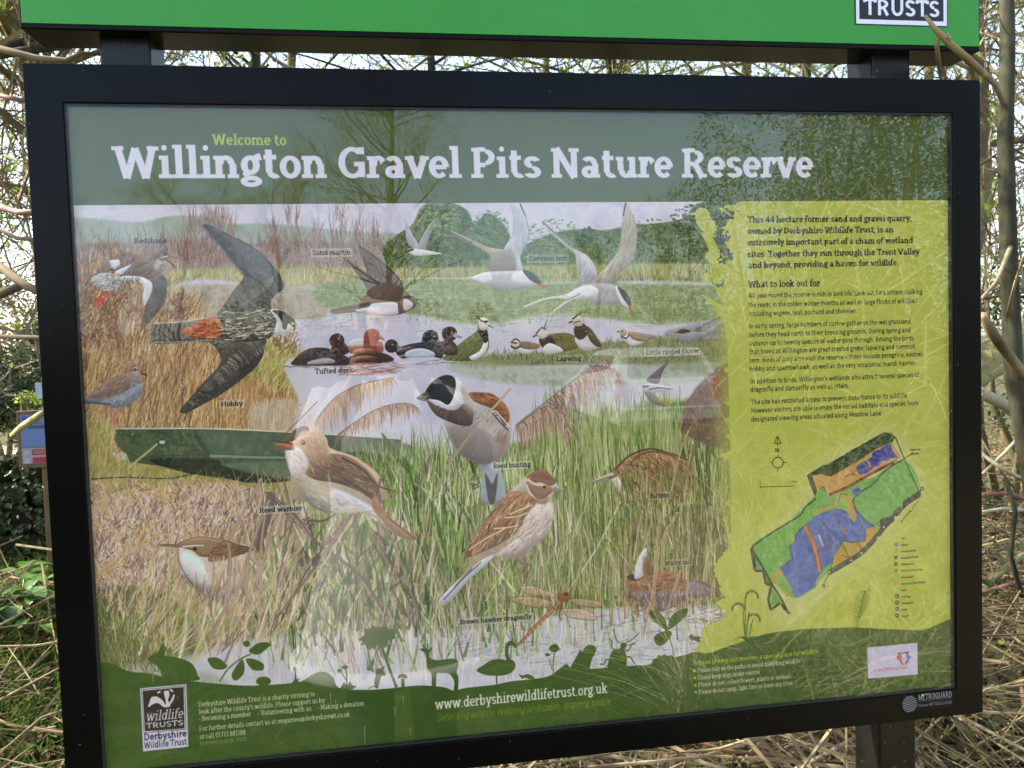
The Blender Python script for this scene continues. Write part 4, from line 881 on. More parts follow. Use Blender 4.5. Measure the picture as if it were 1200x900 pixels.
    wash("868,225 1140,225 1140,770 760,815 800,785 826,772 812,765 822,750 840,742 846,730 850,716 838,706 850,700 842,690 852,682 844,672 852,668 840,664 848,654 856,640 856,540 848,538 842,532 856,530 852,400 848,376 838,362 826,350 822,345 832,349 846,358 850,362 844,350 836,332 834,324 828,328 823,326 825,320 832,319 836,322 834,310 826,302 827,296 830,294 834,284 826,278 821,273 826,271 830,273 829,268 816,260 814,251 806,250 804,250 815,249 820,243 828,246 832,255 838,266 840,276 838,280 834,276 842,292 850,300 853,300 856,296 846,280 845,268 852,262 858,262 854,254 846,250 842,245 850,240 862,240", [Y1,(190,200,90),(202,212,108)], 60, 1, 0, False)
    wash("872,232 1125,232 1125,590 872,700", [(200,208,112),(194,202,104),(206,212,124)], 50, .6, 20)
    T(700,230)
    poly("498,98 525,94 548,90 560,72 590,64 615,72 628,92 632,112 655,140 668,170 670,205 664,238 650,225 640,205 622,206 600,200 575,178 556,150 552,118 548,106 522,104", Y1)
    poly("582,208 612,210 632,240 655,290 690,310 735,345 700,372 640,330 612,262", Y1)
    T()
    for cx, cy, r in ((851,252,12),(846,278,9),(849,300,9),(842,330,6)):
        for k in range(int(r*4)):
            aa = rng.uniform(0,6.28); rr = r*math.sqrt(rng.random())
            x, y = cx+rr*math.cos(aa)-(2 if r > 10 else 0), cy+rr*math.sin(aa)
            q = rng.uniform(0,3.14)
            poly([(x-2.5*math.cos(q),y-2.5*math.sin(q)),(x+1.5*math.sin(q),y-1.5*math.cos(q)),(x+2.5*math.cos(q),y+2.5*math.sin(q)),(x-1.5*math.sin(q),y+1.5*math.cos(q))], (76,84,60) if r > 8 else (96,108,70), .8, 0, False)
    for cx, cy, r in ((858,264,7),(864,284,9),(858,318,7),(838,298,6)):
        disc(cx, cy, r, Y1)
    for k in range(26):
        y = 238+k*19.5; x = 853+rng.normal(0,2)
        if y > 390: poly([(x+4,y-4),(x-3,y),(x+4,y+5)], Y1, .9, 0, False)
    line("832,312 836,330 844,348 852,360", 1.6, Y1, 1)
    disc(828,325,5,Y1); disc(841,328,6,Y1,ry=5)
    for k in range(10):
        aa = k*.63; disc(846+7*math.cos(aa),668+10*math.sin(aa), 3, Y1); disc(834+9*math.cos(aa),742+9*math.sin(aa), 3, Y1)
    poly("828,735 850,728 860,760 830,768 822,752", Y1); poly("842,655 862,650 862,690 842,684", Y1)
    hatch('84,700 150,715 180,740 200,790 90,800', 420, 88, (6,18), (.7,1.8), [(120,140,74),(160,170,100),(96,116,56),(190,190,140),(140,130,90)], .7, .1, False, 14, grow=True)
    # ---- green hill with silhouettes along the foot
    H1 = (86,116,52)
    wash("70,776 95,782 125,776 150,786 176,789 200,795 235,799 285,803 320,802 350,799 372,792 380,787 390,793 398,806 430,808 460,806 478,804 495,803 520,805 532,809 545,806 580,802 600,798 640,793 656,783 664,778 672,784 700,783 740,780 762,778 768,772 790,770 815,764 830,765 850,758 875,750 900,742 930,738 960,736 1000,735 1040,737 1080,738 1140,737 1140,930 70,960", [H1,(80,110,48),(92,122,58)], 70, 1, 0)
    T(100,713)
    poly("352,282 372,262 398,250 408,238 436,204 446,206 440,232 452,214 458,222 446,252 452,266 500,272 560,288 602,312 624,348 630,372 634,402 470,412 432,380 424,352 400,318 372,304", H1)
    poly("690,280 740,275 780,300 798,325 770,342 720,336 695,305", H1); poly("920,240 960,200 1010,188 1040,200 1020,225 970,258", H1); poly("905,282 950,284 1000,310 998,345 945,345 915,315", H1); poly("822,375 850,320 882,285 895,320 888,370 845,405", H1); line("755,408 800,340 860,290 905,265 930,255", 1.6, H1); disc(1002,408,42,H1,ry=26)
    poly("885,190 915,180 925,205 900,215", H1)
    T(330,700)
    line("78,488 76,420 72,392", 1.8, H1); disc(74,402,9,H1,ry=14); line("60,480 76,470 96,458", 1.8, H1); poly("60,490 78,455 98,490", H1)
    poly("90,492 130,460 190,425 235,418 270,440 290,480 296,520 90,520", H1)
    line("366,500 364,430 358,395", 1.6, H1); disc(356,392,18,H1,ry=11); disc(326,412,13,H1,ry=12); line("366,470 336,420", 1.2, H1); poly("330,510 350,475 368,495 384,470 396,492 420,500 400,515 340,520", H1, 1, 0, False)
    poly("535,402 555,398 578,384 572,412 584,438 562,442 550,475 542,508 526,506 522,470 530,435", H1); line("526,495 505,502 484,512", 1.3, H1, 1, .8)
    poly("430,238 470,205 462,172 500,178 512,155 540,172 575,158 590,175 640,178 636,205 642,230 600,240 590,268 560,280 540,262 520,295 505,268 480,292 470,262 440,270 460,248", H1, 1, 0, False); line("562,275 600,385 645,505", 3, H1)
    line("682,505 680,455", 4, H1); poly("652,455 660,434 682,428 702,438 704,456 680,450", H1)
    poly("775,290 795,286 800,282 828,290 848,280 842,296 830,308 836,340 880,352 950,343 985,350 995,378 984,420 994,450 990,525 968,525 970,470 940,428 900,425 872,430 866,500 846,498 842,430 820,400 812,340 806,310 790,302", H1); line("800,288 796,262", 1.4, H1); line("818,288 822,256", 1.4, H1)
    T(560,700)
    poly("-8,410 30,380 80,350 130,346 158,352 152,320 152,280 164,252 186,243 206,252 216,278 204,280 190,268 174,280 172,320 182,345 206,362 210,390 190,420 150,436 95,440 40,434", H1); line("103,436 105,486", 1.8, H1)
    poly("228,428 250,438 280,430 310,445 320,455 290,458 262,450 250,458", H1)
    line("424,430 422,380 428,310", 1.2, H1); line("416,405 398,340", 1., H1); line("428,310 440,300", 1, H1); poly("398,290 415,266 440,262 456,280 450,300 425,306", H1); line("440,285 464,290", 1.6, H1); disc(392,322,14,H1,ry=9)
    poly("520,392 560,320 572,298 590,300 606,275 640,265 665,285 660,310 640,350 630,400 640,412 510,412", H1); poly("455,420 475,392 495,384 520,395 540,415", H1)
    poly("738,404 734,360 750,310 770,290 800,285 802,258 830,254 836,270 826,295 838,340 836,390 846,404", H1); line("795,256 775,230 760,175", 1.2, H1); line("835,252 870,232 905,196", 1.2, H1); line("770,292 752,280 752,245 738,232", 1.6, H1); line("828,298 850,292 862,265 885,258", 1.6, H1); line("740,345 718,350 710,372 684,374", 1.6, H1); line("838,330 858,336 876,365 890,378", 1.6, H1); line("740,380 720,385 715,398", 1.4, H1)
    poly("965,72 1005,78 1045,110 1068,170 1062,188 1010,150 972,115", H1); poly("1072,180 1080,120 1120,75 1180,62 1165,105 1120,150", H1); poly("1000,210 1050,188 1085,190 1088,212 1062,250 1020,272 990,245", H1); line("1072,215 1090,270 1100,325", 1.4, H1)
    poly("970,385 985,350 1005,340 1015,322 1030,330 1050,318 1065,330 1085,322 1110,335 1140,372 1200,360 1200,400 970,400", H1, 1, 0, False)
    T(660,600)
    line("715,735 732,705", 1, H1); poly("705,700 720,682 735,700 762,695 778,708 765,715 778,726 760,732 740,722 715,715", H1, 1, 0, False)
    # bluebells, fern
    G3 = (70,98,44)
    for p_ in ("1024,720 1022,560 1022,490 1030,445","1010,560 1022,720","1040,720 1055,640 1065,600","1030,720 1034,620 1045,560"): line(p_, 1.2, G3)
    for cx, cy in ((1062,445),(985,515),(1072,575)):
        for k in range(9):
            aa = math.pi*(k/8.); x, y = cx-34*math.cos(aa), cy+24-34*math.sin(aa); line([(x,y),(x-3,y+16)], 2.2, G3)
    for k in range(12): line([(1036,724),(1036+(k-5.5)*8,700),(1036+(k-5.5)*14,706+abs(k-5.5)*2)], 1.4, G3, 1, .4)
    T(0,0,1)
    line("1004,735 1006,720 1013,692", .9, G3)
    for k in range(14):
        f = k/14; x, y = 1004+f*10, 728-f*37; L = 9*math.sin(.5+2.2*(1-f))
        line([(x,y),(x+L,y-5)], 1.1, (84,112,48), .9, .5); line([(x,y),(x-L,y-3)], 1.1, (84,112,48), .9, .5)
    # compass
    K_ = (40,40,34)
    T(860,490)
    for k in range(24):
        a0, a1 = k*math.pi/12, (k+1)*math.pi/12; line([(245+30*math.cos(a0),248+30*math.sin(a0)),(245+30*math.cos(a1),248+30*math.sin(a1))], 1.1, K_)
    for p_ in ("245,205 245,218","245,278 245,297","197,248 215,248","275,248 294,248","243,98 224,140","243,98 264,140","224,140 264,140","243,98 243,155","148,378 148,392","148,386 250,383 340,380"): line(p_, 1. if p_[0] != '1' else .8, K_, .9, sm=False)
    text_px("N", *to_print(860+229/4.8,490+192/4.8), 21, K_, .14, False)
    text_px("0", *to_print(890,567.5), 9, K_, .1, False); text_px("200m", *to_print(927,565.5), 9, K_, .1, False)
    # site map
    glow = "100,700 250,590 380,480 400,300 540,200 850,60 930,100 1080,380 1050,450 850,640 560,898 500,1010 300,1200 200,1100 90,760"
    poly(glow, (210,216,176), .55, 26)
    poly("98,722 185,660 280,600 370,545 420,470 465,440 478,395 500,385 530,430 620,405 700,350 790,330 945,230 1045,410 930,500 850,600 760,690 700,770 640,800 540,860 500,890 440,960 390,990 330,1010 260,960 190,895 130,800", (132,184,104), 1, 0, False)
    wash("98,722 280,600 420,470 500,400 470,520 340,640 300,720 260,840 190,895", [(140,196,104),(120,182,92),(150,200,120)], 14, .9, 3); wash("660,460 945,240 1045,410 920,520 780,580 720,540", [(140,190,110),(126,184,104),(150,196,122)], 14, .9, 3)
    poly("410,320 505,262 520,268 640,190 845,78 905,102 890,135 800,170 700,240 560,330 520,322 480,318 440,330 470,410 455,440", (66,86,50), 1, 0, False); wash("430,316 640,196 845,84 890,120 700,230 540,325", [(60,78,48),(84,104,62),(52,70,42)], 4, .7, 2)
    poly("440,322 490,312 540,330 700,240 800,170 890,140 940,220 780,300 640,380 540,430 500,390 470,410", (206,170,104), 1, 0, False)
    line("530,430 640,385 780,305 900,245", 4, (150,84,60)); line("540,425 660,370 790,300 915,235", .8, (60,44,40))
    poly("690,300 688,270 720,245 752,235 775,215 780,185 820,175 850,150 880,140 885,175 905,200 925,222 880,225 860,240 830,240 815,265 785,275 770,290 740,312 710,318", (72,84,168), 1, 0, False); line("752,240 764,272", 4, (206,150,96))
    line("620,330 660,310 690,290", .8, K_); line("660,315 690,318", .8, K_)
    poly("410,590 450,550 540,515 600,510 650,530 680,500 740,570 790,605 740,650 735,690 660,700 620,690 590,720 560,770 550,810 520,830 495,850 470,898 440,960 400,985 370,1005 345,1010 330,960 255,840 320,790 305,720 345,700 340,660 370,620", (88,116,186), 1, 0, False)
    wash("410,600 540,520 650,540 740,590 700,680 600,700 540,800 470,880 360,1000 320,930 340,720 380,640", [(76,104,172),(100,132,200),(68,90,158)], 18, .7, 5)
    poly("255,840 275,870 245,898 255,960 320,990 340,1010 300,1000 190,898", (190,176,96), .9, 0, False)
    poly("680,500 640,488 600,440 560,500 500,520 440,555 470,510 560,480 610,410 660,440", (196,166,90), .9, 0, False); poly("640,490 665,490 690,560 672,580 645,550 632,515", (190,170,96)); poly("670,400 700,390 712,410 690,440 668,420", (80,98,176))
    poly("555,850 560,780 620,685 660,700 735,690 745,640 740,620 780,612 810,632 700,760 640,800", (196,166,80), 1, 0, False); hatch("560,840 620,700 800,630 700,760", 20, 40, (3,8), (.5,1), [(176,140,60),(210,184,110)], .6)
    line("395,600 430,670 465,770 480,860", 6.4, (206,140,96)); line("405,600 440,670 475,770 492,860", .8, (110,60,60)); line("385,605 422,672 455,775 470,860", .8, (110,60,60))
    line("590,590 630,655", 2.4, (190,120,110)); line("475,655 500,720", 3, (206,214,236), .8, 1.6)
    for p_, w_ in (("98,722 185,660 280,600 370,545 400,500 460,450",2.2),("1050,420 960,480 900,550 850,600",8),("850,600 800,665 720,750 640,805 535,865",7),("905,102 945,200 1038,410",1.6),("945,235 900,258 830,310 780,370 700,420 665,460",2),("665,460 690,520 740,575 790,605",1.6),("820,590 870,575",10)):
        line(p_, w_, (68,84,66) if w_ < 7 else (76,82,84), .95)
    for p_ in ("410,320 505,262 520,268 845,78 905,102","410,320 455,440","98,722 92,740 130,800 190,898","610,710 650,785","605,770 650,785","680,725 700,700 720,740","480,395 505,385 520,430","585,470 600,420 640,430","560,505 650,540","255,840 330,790 305,720 345,690 345,650 395,605","740,650 735,690 660,700 620,685 560,770 545,840"): line(p_, .8, (40,44,50), .9, sm=False)
    poly("98,735 115,855 160,855 145,800", (96,150,96), 1, 0, False); line("98,722 112,770 118,856 165,856 190,898", 2.4, (48,80,48), .95, sm=False)
    line("940,235 1000,200 992,196", 1, K_, .9, sm=False)
    for cx, cy in ((1056,396),(716,757),(660,798),(536,866),(816,592),(842,612)):
        disc(cx, cy, 11, (60,64,90)); disc(cx, cy, 5.5, (216,220,190))
    text_px("Egginton", *to_print(860+990/4.8,490+183/4.8), 10, K_, .14, False); text_px("Brook", *to_print(860+1000/4.8,490+205/4.8), 10, K_, .14, False)
    a_ = to_print(860+935/4.8,490+585/4.8); text_px("Meadow Lane", a_[0], a_[1], 11, K_, .13, False, ang=46)
    T(860,640,7.5)
    line("150,20 185,212 255,212 280,330 325,335 300,470 320,555 400,500 420,510 440,545 485,590", 4, (50,80,46), .95, 3, sm=False); line("165,40 260,200 330,330 400,440 480,590", 3, (50,80,46), .95); poly("195,120 250,185 245,205 190,205", (120,170,120), 1, 0, False); poly("330,350 410,490 325,525", (120,176,100), 1, 0, False); poly("262,215 320,325 285,325", (100,140,90), 1, 0, False)
    disc(786,347,14,(40,40,44)); disc(786,347,6,(220,224,190)); line("785,330 830,240", 1.4, (110,116,90)); line("700,370 770,260 830,230", 1.4, (110,116,90)); poly("725,330 740,270 800,225 820,240 760,300", (176,190,110), .9)
    # key
    T(0,0,1)
    kx = 1056
    names = ["KEY","Water","Reedbed/Fen","Bramble Scrub","Woodland","Grassland & Scrub","Grassland","Bare Earth/Buildings","Path","Parking","Viewpoint","Hide","Bench"]
    cols = [None,(104,130,190),(190,176,90),(130,70,44),(66,86,40),(112,160,96),(160,204,120),(214,160,110),(206,210,150)]
    for i, nme in enumerate(names):
        y = 632+i*7.58; X, Y = to_print(kx, y)
        text_px(nme, X, Y, 9.4, K_, .13, False)
        if 0 < i < len(cols):
            x2, y2 = to_print(1048.2, y-1.6); IMG[int(y2)-5:int(y2)+7, int(x2)-1:int(x2)+11] = C(cols[i])
        elif i: disc(1051, y-2, 2.3, (40,40,44)); disc(1051, y-2, 1, (220,224,190))
    # ---- column text
    D1 = (42,44,30)
    for s_, x0, y0, x1, y1 in (("This 44 hectare former sand and gravel quarry,",876,260.5,1068,259.5),("owned by Derbyshire Wildlife Trust, is an",876,274,1047,272.5),("extremely important part of a chain of wetland",876,287.3,1070,285.3),("sites. Together they run through the Trent Valley",876,301,1077.5,298.5),("and beyond, providing a haven for wildlife.",877,314.5,1053,310.8)):
        text(s_, x0, y0, x1, y1, 12.3, D1, .16)
    text("What to look out for", 877,337,961,335, 13.6, D1, .145)
    for s_, x0, y0, x1, y1 in (("All year round the reserve is rich in bird life. Look out for a bittern stalking",877,349,1081,345),("the reeds in the colder winter months as well as large flocks of wildfowl",877,360,1075,355.5),("including wigeon, teal, pochard and shoveler.",877.5,370.5,1004,367),
        ("In early spring, large numbers of curlew gather on the wet grassland",877.5,384.5,1067.5,379.5),("before they head north to their breeding grounds. During spring and",877.5,394.5,1067,390),("autumn up to twenty species of wader pass through. Among the birds",878,404.5,1071,399.5),("that breed at Willington are great crested grebe, lapwing and common",878,414.5,1073,409),("tern. Birds of prey also visit the reserve \u2013 these include peregrine, kestrel,",878,424,1082,418.5),("hobby and sparrowhawk, as well as the very occasional marsh harrier.",878.5,434.5,1074,428.5),
        ("In addition to birds, Willington's wetlands also attract several species of",879,449.5,1077,442),("dragonfly and damselfly as well as otters.",879,459.5,995,454.5),
        ("The site has restricted access to prevent disturbance to its wildlife.",880,473.5,1064,466.5),("However visitors are able to enjoy the varied habitats and species from",880,483.5,1076,475.5),("designated viewing areas situated along Meadow Lane.",880,494,1034,487)):
        text(s_, x0, y0, x1, y1, 10.2, (44,46,30), .098, False)
    # ---- heading band
    x_, y_ = to_print(500, 238.5); yb = int(to_print(470, 238.2)[1])
    IMG[:yb+1] = C((96,112,44))
    IMG[:yb+1] += (noise(yb+1, IW, 180)[...,None]-.5)*.03
    text("Willington Gravel Pits Nature Reserve", 134,208.6,953,208.2, 56.5, (228,230,246), .16)
    text("Welcome to", 249,169.8,336,170, 19.5, (186,206,70), .15)
    # ---- text on the hill
    Wt = (222,226,206)
    for s_, x0, y0, x1, y1 in (("Derbyshire Wildlife Trust is a charity striving to",232.5,828,369,815),("look after the county's wildlife. Please support us by:",233,837,382,822),("* Becoming a member",233,845,294,838.5),("* Volunteering with us",302,838.5,365,832),("* Making a donation",372,831.5,427,826),("For further details contact us at enquiries@derbyshirewt.co.uk",233.5,856.5,410,839),("or call 01773 881188",234,866,288,860)):
        text(s_, x0, y0, x1, y1, 9.6, Wt, .115)
    text("Registered Charity No. 222212", 234.5,873,289,867, 6.6, (176,190,130), .09)
    text("www.derbyshirewildlifetrust.org.uk", 510,831,712,811.5, 20.5, (232,236,226), .125)
    text("Defending wildlife, restoring landscapes, inspiring people", 512,846,715,824, 14.5, (156,184,40), .06, False, slant=.25)
    text("Help us to keep our reserves a special place for wildlife", 812,779,959,765.5, 9.6, (196,214,60), .11)
    for i, (s_, x0, y0, x1, y1) in enumerate((("Please stay on the paths to avoid disturbing wildlife",817,788,938,776.5),("Please keep dogs under control",817.5,796.3,890,789.5),("Please do not collect flowers, plants or animals",818,804.8,927,794.2),("Please do not camp, light fires or leave any litter",818.5,813,929,802.5))):
        text(s_, x0, y0, x1, y1, 9.4, Wt, .115); disc(x0-3.2, y0-2.2, 1.6, (176,200,60))
    # wildlife trust logo, sponsor card
    T(150,790,8)
    def quad(s_, c_, a_=1): poly(s_, c_, a_, 0, False)
    quad("112,130 546,90 566,678 142,722", (222,222,236)); quad("124,140 535,102 546,515 148,548", (92,90,96)); quad("128,144 531,107 541,510 152,543", (214,214,226)); quad("138,154 521,117 530,505 160,532", (62,52,54))
    wh = (228,228,238)
    poly("188,302 205,250 220,215 260,205 300,222 335,255 345,290 325,300 300,278 265,268 225,285 205,300", wh); poly("338,160 380,155 388,200 375,240 395,270 392,300 345,308 330,295 355,270 345,210", wh); poly("425,190 440,195 425,240 405,272 392,262 410,225", wh)
    poly("272,172 290,155 306,152 300,170 278,178", wh); poly("385,145 405,138 425,155 418,165 400,155", wh)
    def ltext(s_, x0, y0, x1, em, c_, wt, sf, sl=0.):
        A = to_print(150+x0/8, 790+y0/8); B = to_print(150+x1/8, 790+y0/8-(x1-x0)/8*.095)
        text_px(s_, A[0], (A[1]+B[1])/2, em, c_, wt, sf, B[0]-A[0], sl)
    ltext("THE", 165, 378, 240, 10, (190,170,130), .1, False); ltext("wildlife", 168, 440, 515, 43, wh, .1, True, .28); ltext("TRUSTS", 172, 508, 522, 24, wh, .13, False)
    ltext("Derbyshire", 150, 620, 552, 31, (54,52,110), .13, False); ltext("Wildlife Trust", 152, 695, 554, 29, (60,58,120), .11, False)
    T(1000,740,8.18)
    quad("132,152 612,106 616,410 140,450", (212,212,236))
    rd, bl = (206,84,96), (104,124,190)
    disc(440,210,15,rd); poly("430,225 462,230 462,290 475,320 460,312 440,285 420,262 412,240", rd); disc(515,205,15,bl); poly("500,225 535,225 550,240 530,262 525,290 500,315 498,290 512,262", bl); line("455,210 490,198 510,205", 2, (80,80,130)); line("470,260 485,250 500,258", 1.6, (190,150,190)); line("465,300 485,318 500,305", 1.4, rd)
    A = to_print(1000+188/8.18,740+388/8.18); B = to_print(1000+508/8.18,740+352/8.18); text_px("citizens Community Fund", A[0], (A[1]+B[1])/2, 17, (214,110,130), .11, False, B[0]-A[0])
    T()
    # grime: runs, specks and a bruised corner
    for _ in range(60):
        x, y = rng.uniform(0,IW), rng.uniform(0,IH); r = rng.uniform(.8,2.4)
        yy, xx = slice(int(max(y-4,0)),int(y+5)), slice(int(max(x-4,0)),int(x+5))
        g = np.exp(-((np.arange(IH)[yy][:,None]-y)**2+(np.arange(IW)[xx][None]-x)**2)/r**2)*.6
        IMG[yy, xx] *= (1-g[...,None])
    for x, y, L in ((427,850,24),(393,820,10),(387,812,14),(472,815,12),(462,828,12),(795,775,14),(179,790,12),(480,852,10),(556,862,6)):
        line([(x,y),(x+.5,y+L)], 1, (206,214,190), .7, .3)
paint_print()
# overall tone of the print ink
np.clip(IMG, 0, 1, out=IMG)
IMG[:] = np.clip((IMG**1.24)*np.array([1.09,.99,.95], np.float32), 0, 1)
IMG[:] = IMG+(noise(IH, IW, 3)[...,None]-.5)*.02
np.clip(IMG, 0, 1, out=IMG)
# ---------------------------------------------------------------- ground, lane
def gz(x, y):
    z = .05*math.sin(x*.7+1)*math.cos(y*.5)+.025*math.sin(x*2.3+y*1.7)
    if abs(x) < 2.6 and y < -.3: z *= max(0, (abs(x)-1.4)/1.2)
    d = math.hypot(x, y)
    if x < -1.2 and y > 1.2: z += .42*min(1, (-1.2-x)/.8)*min(1, (y-1.2)/1.6)*(1 if y < 4.2 else max(0, 1-(y-4.2)/1.5))      # bank in front of the wall
    if x > 2.6 and y < -1.5: z += min(.5, (x-2.6)*.16)          # verge bank in front of the board, right
    return z*min(1, 40/max(d, 1))
gm = MB(); xs = [-600,-300,-120,-60,-30,-20]+[-14+.35*i for i in range(81)]+[20,30,60,120,300,600]
for y in xs:
    for x in xs: gm.v.append((x, y, gz(x, y)))
n_ = len(xs)
for j in range(n_-1):
    for i in range(n_-1): gm.f.append((j*n_+i, j*n_+i+1, (j+1)*n_+i+1, (j+1)*n_+i))
M_ground = mat('soil_and_litter', (.035,.026,.016), .95, (.11,.09,.045), 5, .02, .1, c3=(.05,.055,.02), detail=8)
gm.build('ground', M_ground, smooth=True, kind='structure')
M_gravel = mat('pale_gravel', (.13,.12,.095), .95, (.24,.22,.18), 45, .006, .1, detail=6)
lm = MB()
for i in range(36):
    y0, y1 = -3.6-i*.75, -3.6-(i+1)*.75
    for j in range(8):
        f = lambda q, y: (-1.35+2.7*q/8)+.16*math.sin(y*1.9+q)+.05*math.sin(y*5.3+q*2)
        z = lambda x, y: gz(x, y)+.012+.012*math.sin(x*3)*math.sin(y*2)
        a, b = f(j, y0), f(j+1, y0); c, d = f(j+1, y1), f(j, y1)
        lm.quad((a, y0, z(a,y0)), (d, y1, z(d,y1)), (c, y1, z(c,y1)), (b, y0, z(b,y0)))
lm.build('gravel_lane', M_gravel, kind='structure')
# ---------------------------------------------------------------- information board
M_frame = mat('powder_coated_steel', (.0012,.0014,.0018), .19, (.002,.0022,.0026), 5, 0, .13)
M_black = mat('black_steel_post', (.002,.002,.002), .26, (.010,.010,.009), 22, .0006, .3, detail=8, stretch=(1,1,.25))
M_green = mat('green_enamel', (.020,.26,.009), .24, (.026,.28,.012), 6, .00005, .5)
def speckle(m, sc, thr, c, a=.5):
    n = m.node_tree; b_ = n.nodes['Principled BSDF']; tc = n.nodes.new('ShaderNodeTexCoord'); nz = n.nodes.new('ShaderNodeTexNoise'); nz.inputs['Scale'].default_value = sc; nz.inputs['Detail'].default_value = 3
    cr = n.nodes.new('ShaderNodeValToRGB'); cr.color_ramp.elements[0].position = thr; cr.color_ramp.elements[1].position = thr+.04; cr.color_ramp.elements[1].color = (a, a, a, 1)
    mx = n.nodes.new('ShaderNodeMixRGB'); mx.inputs[2].default_value = (*c, 1); src = b_.inputs['Base Color'].links[0].from_socket
    n.links.new(tc.outputs['Object'], nz.inputs['Vector']); n.links.new(nz.outputs['Fac'], cr.inputs[0]); n.links.new(cr.outputs[0], mx.inputs[0]); n.links.new(src, mx.inputs[1]); n.links.new(mx.outputs[0], b_.inputs['Base Color'])
    n2 = n.nodes.new('ShaderNodeTexNoise'); n2.inputs['Scale'].default_value = 3.5; n2.inputs['Detail'].default_value = 6; mr = n.nodes.new('ShaderNodeMapRange'); r0 = b_.inputs['Roughness'].default_value
    mr.inputs['To Min'].default_value = r0*.75; mr.inputs['To Max'].default_value = r0*1.5; n.links.new(tc.outputs['Object'], n2.inputs['Vector']); n.links.new(n2.outputs['Fac'], mr.inputs['Value']); n.links.new(mr.outputs[0], b_.inputs['Roughness'])
speckle(M_frame, 210, .74, (.16,.16,.15), .6); speckle(M_green, 120, .73, (.12,.2,.06), .5); speckle(M_black, 90, .66, (.10,.10,.09), .5)
board = thing('information_board', 'large black framed nature reserve information board on two posts under a green header sign', 'information board', (0, .03, 0))
zt, zb = ZC+BH/2, ZC-BH/2
ix0, ix1, iz0, iz1 = -W/2+MS, W/2-MS, zb+MB_, zt-MT
def ring(name, m, ox0, ox1, oz0, oz1, jx0, jx1, jz0, jz1, y0, y1, bev):
    mb = MB(); O = [(ox0,oz0),(ox1,oz0),(ox1,oz1),(ox0,oz1)]; I = [(jx0,jz0),(jx1,jz0),(jx1,jz1),(jx0,jz1)]
    mb.v = [(x,y0,z) for x,z in O]+[(x,y0,z) for x,z in I]+[(x,y1,z) for x,z in O]+[(x,y1,z) for x,z in I]
    for i in range(4):
        j = (i+1)%4
        mb.f += [(i,j,4+j,4+i),(8+i,12+i,12+j,8+j),(i,8+i,8+j,j),(4+i,4+j,12+j,12+i)]
    return child(mb, name, m, board, bevel=bev)
ring('frame', M_frame, -W/2, W/2, zb, zt, ix0, ix1, iz0, iz1, 0, .052, .0011)
M_gasket = mat('rubber_gasket', (.02,.02,.02), .5, spec=.4)
ring('gasket', M_gasket, ix0+.0002, ix1-.0002, iz0+.0002, iz1-.0002, ix0+.0022, ix1-.0022, iz0+.0022, iz1-.0022, .0026, .0090, 0)
bk = MB(); bk.box(ix0-.01, ix1+.01, .0125, .020, iz0-.01, iz1+.01); child(bk, 'back_panel', M_black, board)
M_print = image_mat('reserve_print', IMG, .55, .2)
px0, px1 = PX0, PX0+PW; pz1 = ZC-PY0; pz0 = pz1-PH
L_ = board.location
panel = uvplane('print_panel', M_print, px0+.001, px1-.001, pz0+.001, pz1-.001, PRINT_D, (.001/PW,.001/PH,1-.001/PW,1-.001/PH), board, .002, tuple(L_))
panel['label'] = 'printed panel with title, wetland bird painting, text column and site map'
def sub(name, x0, y0, x1, y1, label=None, lift=.0003, prs=True):
    a = to_print(x0, y0); b = to_print(x1, y1)
    u0, v0, u1, v1 = a[0]/IW, 1-b[1]/IH, b[0]/IW, 1-a[1]/IH
    o = uvplane(name, M_print, px0+u0*PW, px0+u1*PW, pz0+v0*PH, pz0+v1*PH, PRINT_D-lift, (u0, v0, u1, v1), panel, lift*.6, tuple(L_))
    if label: o['label'] = label
    return o
sub('heading_band', 88, 140, 1108, 237.5, 'green heading band reading Willington Gravel Pits Nature Reserve')
sub('site_map', 876, 500, 1092, 722, 'hand drawn site map with blue lakes and colour key')
sub('trust_logo', 164.5, 803, 220, 872, 'dark badger logo of the wildlife trust')
sub('sponsor_card', 1017, 759, 1074.5, 789, 'white sponsor card with red and blue figures')
gl = MB(); gl.box(ix0+.0004, ix1-.0004, .0030, .0060, iz0+.0004, iz1-.0004)
M_glass = bpy.data.materials.new('acrylic_glazing'); M_glass.use_nodes = True; n = M_glass.node_tree
for q in list(n.nodes): n.nodes.remove(q)
out = n.nodes.new('ShaderNodeOutputMaterial'); mx = n.nodes.new('ShaderNodeMixShader'); tr = n.nodes.new('ShaderNodeBsdfTransparent'); gs = n.nodes.new('ShaderNodeBsdfGlossy'); ge = n.nodes.new('ShaderNodeNewGeometry'); vd = n.nodes.new('ShaderNodeVectorMath'); vd.operation = 'DOT_PRODUCT'
def mth(op, a, b=None):
    q = n.nodes.new('ShaderNodeMath'); q.operation = op
    for i, v in enumerate((a, b)):
        if v is None: continue
        if isinstance(v, (int, float)): q.inputs[i].default_value = v
        else: n.links.new(v, q.inputs[i])
    return q.outputs[0]
n.links.new(ge.outputs['Incoming'], vd.inputs[0]); n.links.new(ge.outputs['Normal'], vd.inputs[1])
fac = mth('ADD', mth('MULTIPLY', mth('POWER', mth('SUBTRACT', 1., mth('ABSOLUTE', vd.outputs['Value'])), 5.), .955), .044)
gs.inputs['Roughness'].default_value = .005; tr.inputs[0].default_value = (.97,.985,.975,1)
n.links.new(fac, mx.inputs[0]); n.links.new(tr.outputs[0], mx.inputs[1]); n.links.new(gs.outputs[0], mx.inputs[2]); n.links.new(mx.outputs[0], out.inputs[0])
child(gl, 'glazing', M_glass, board)
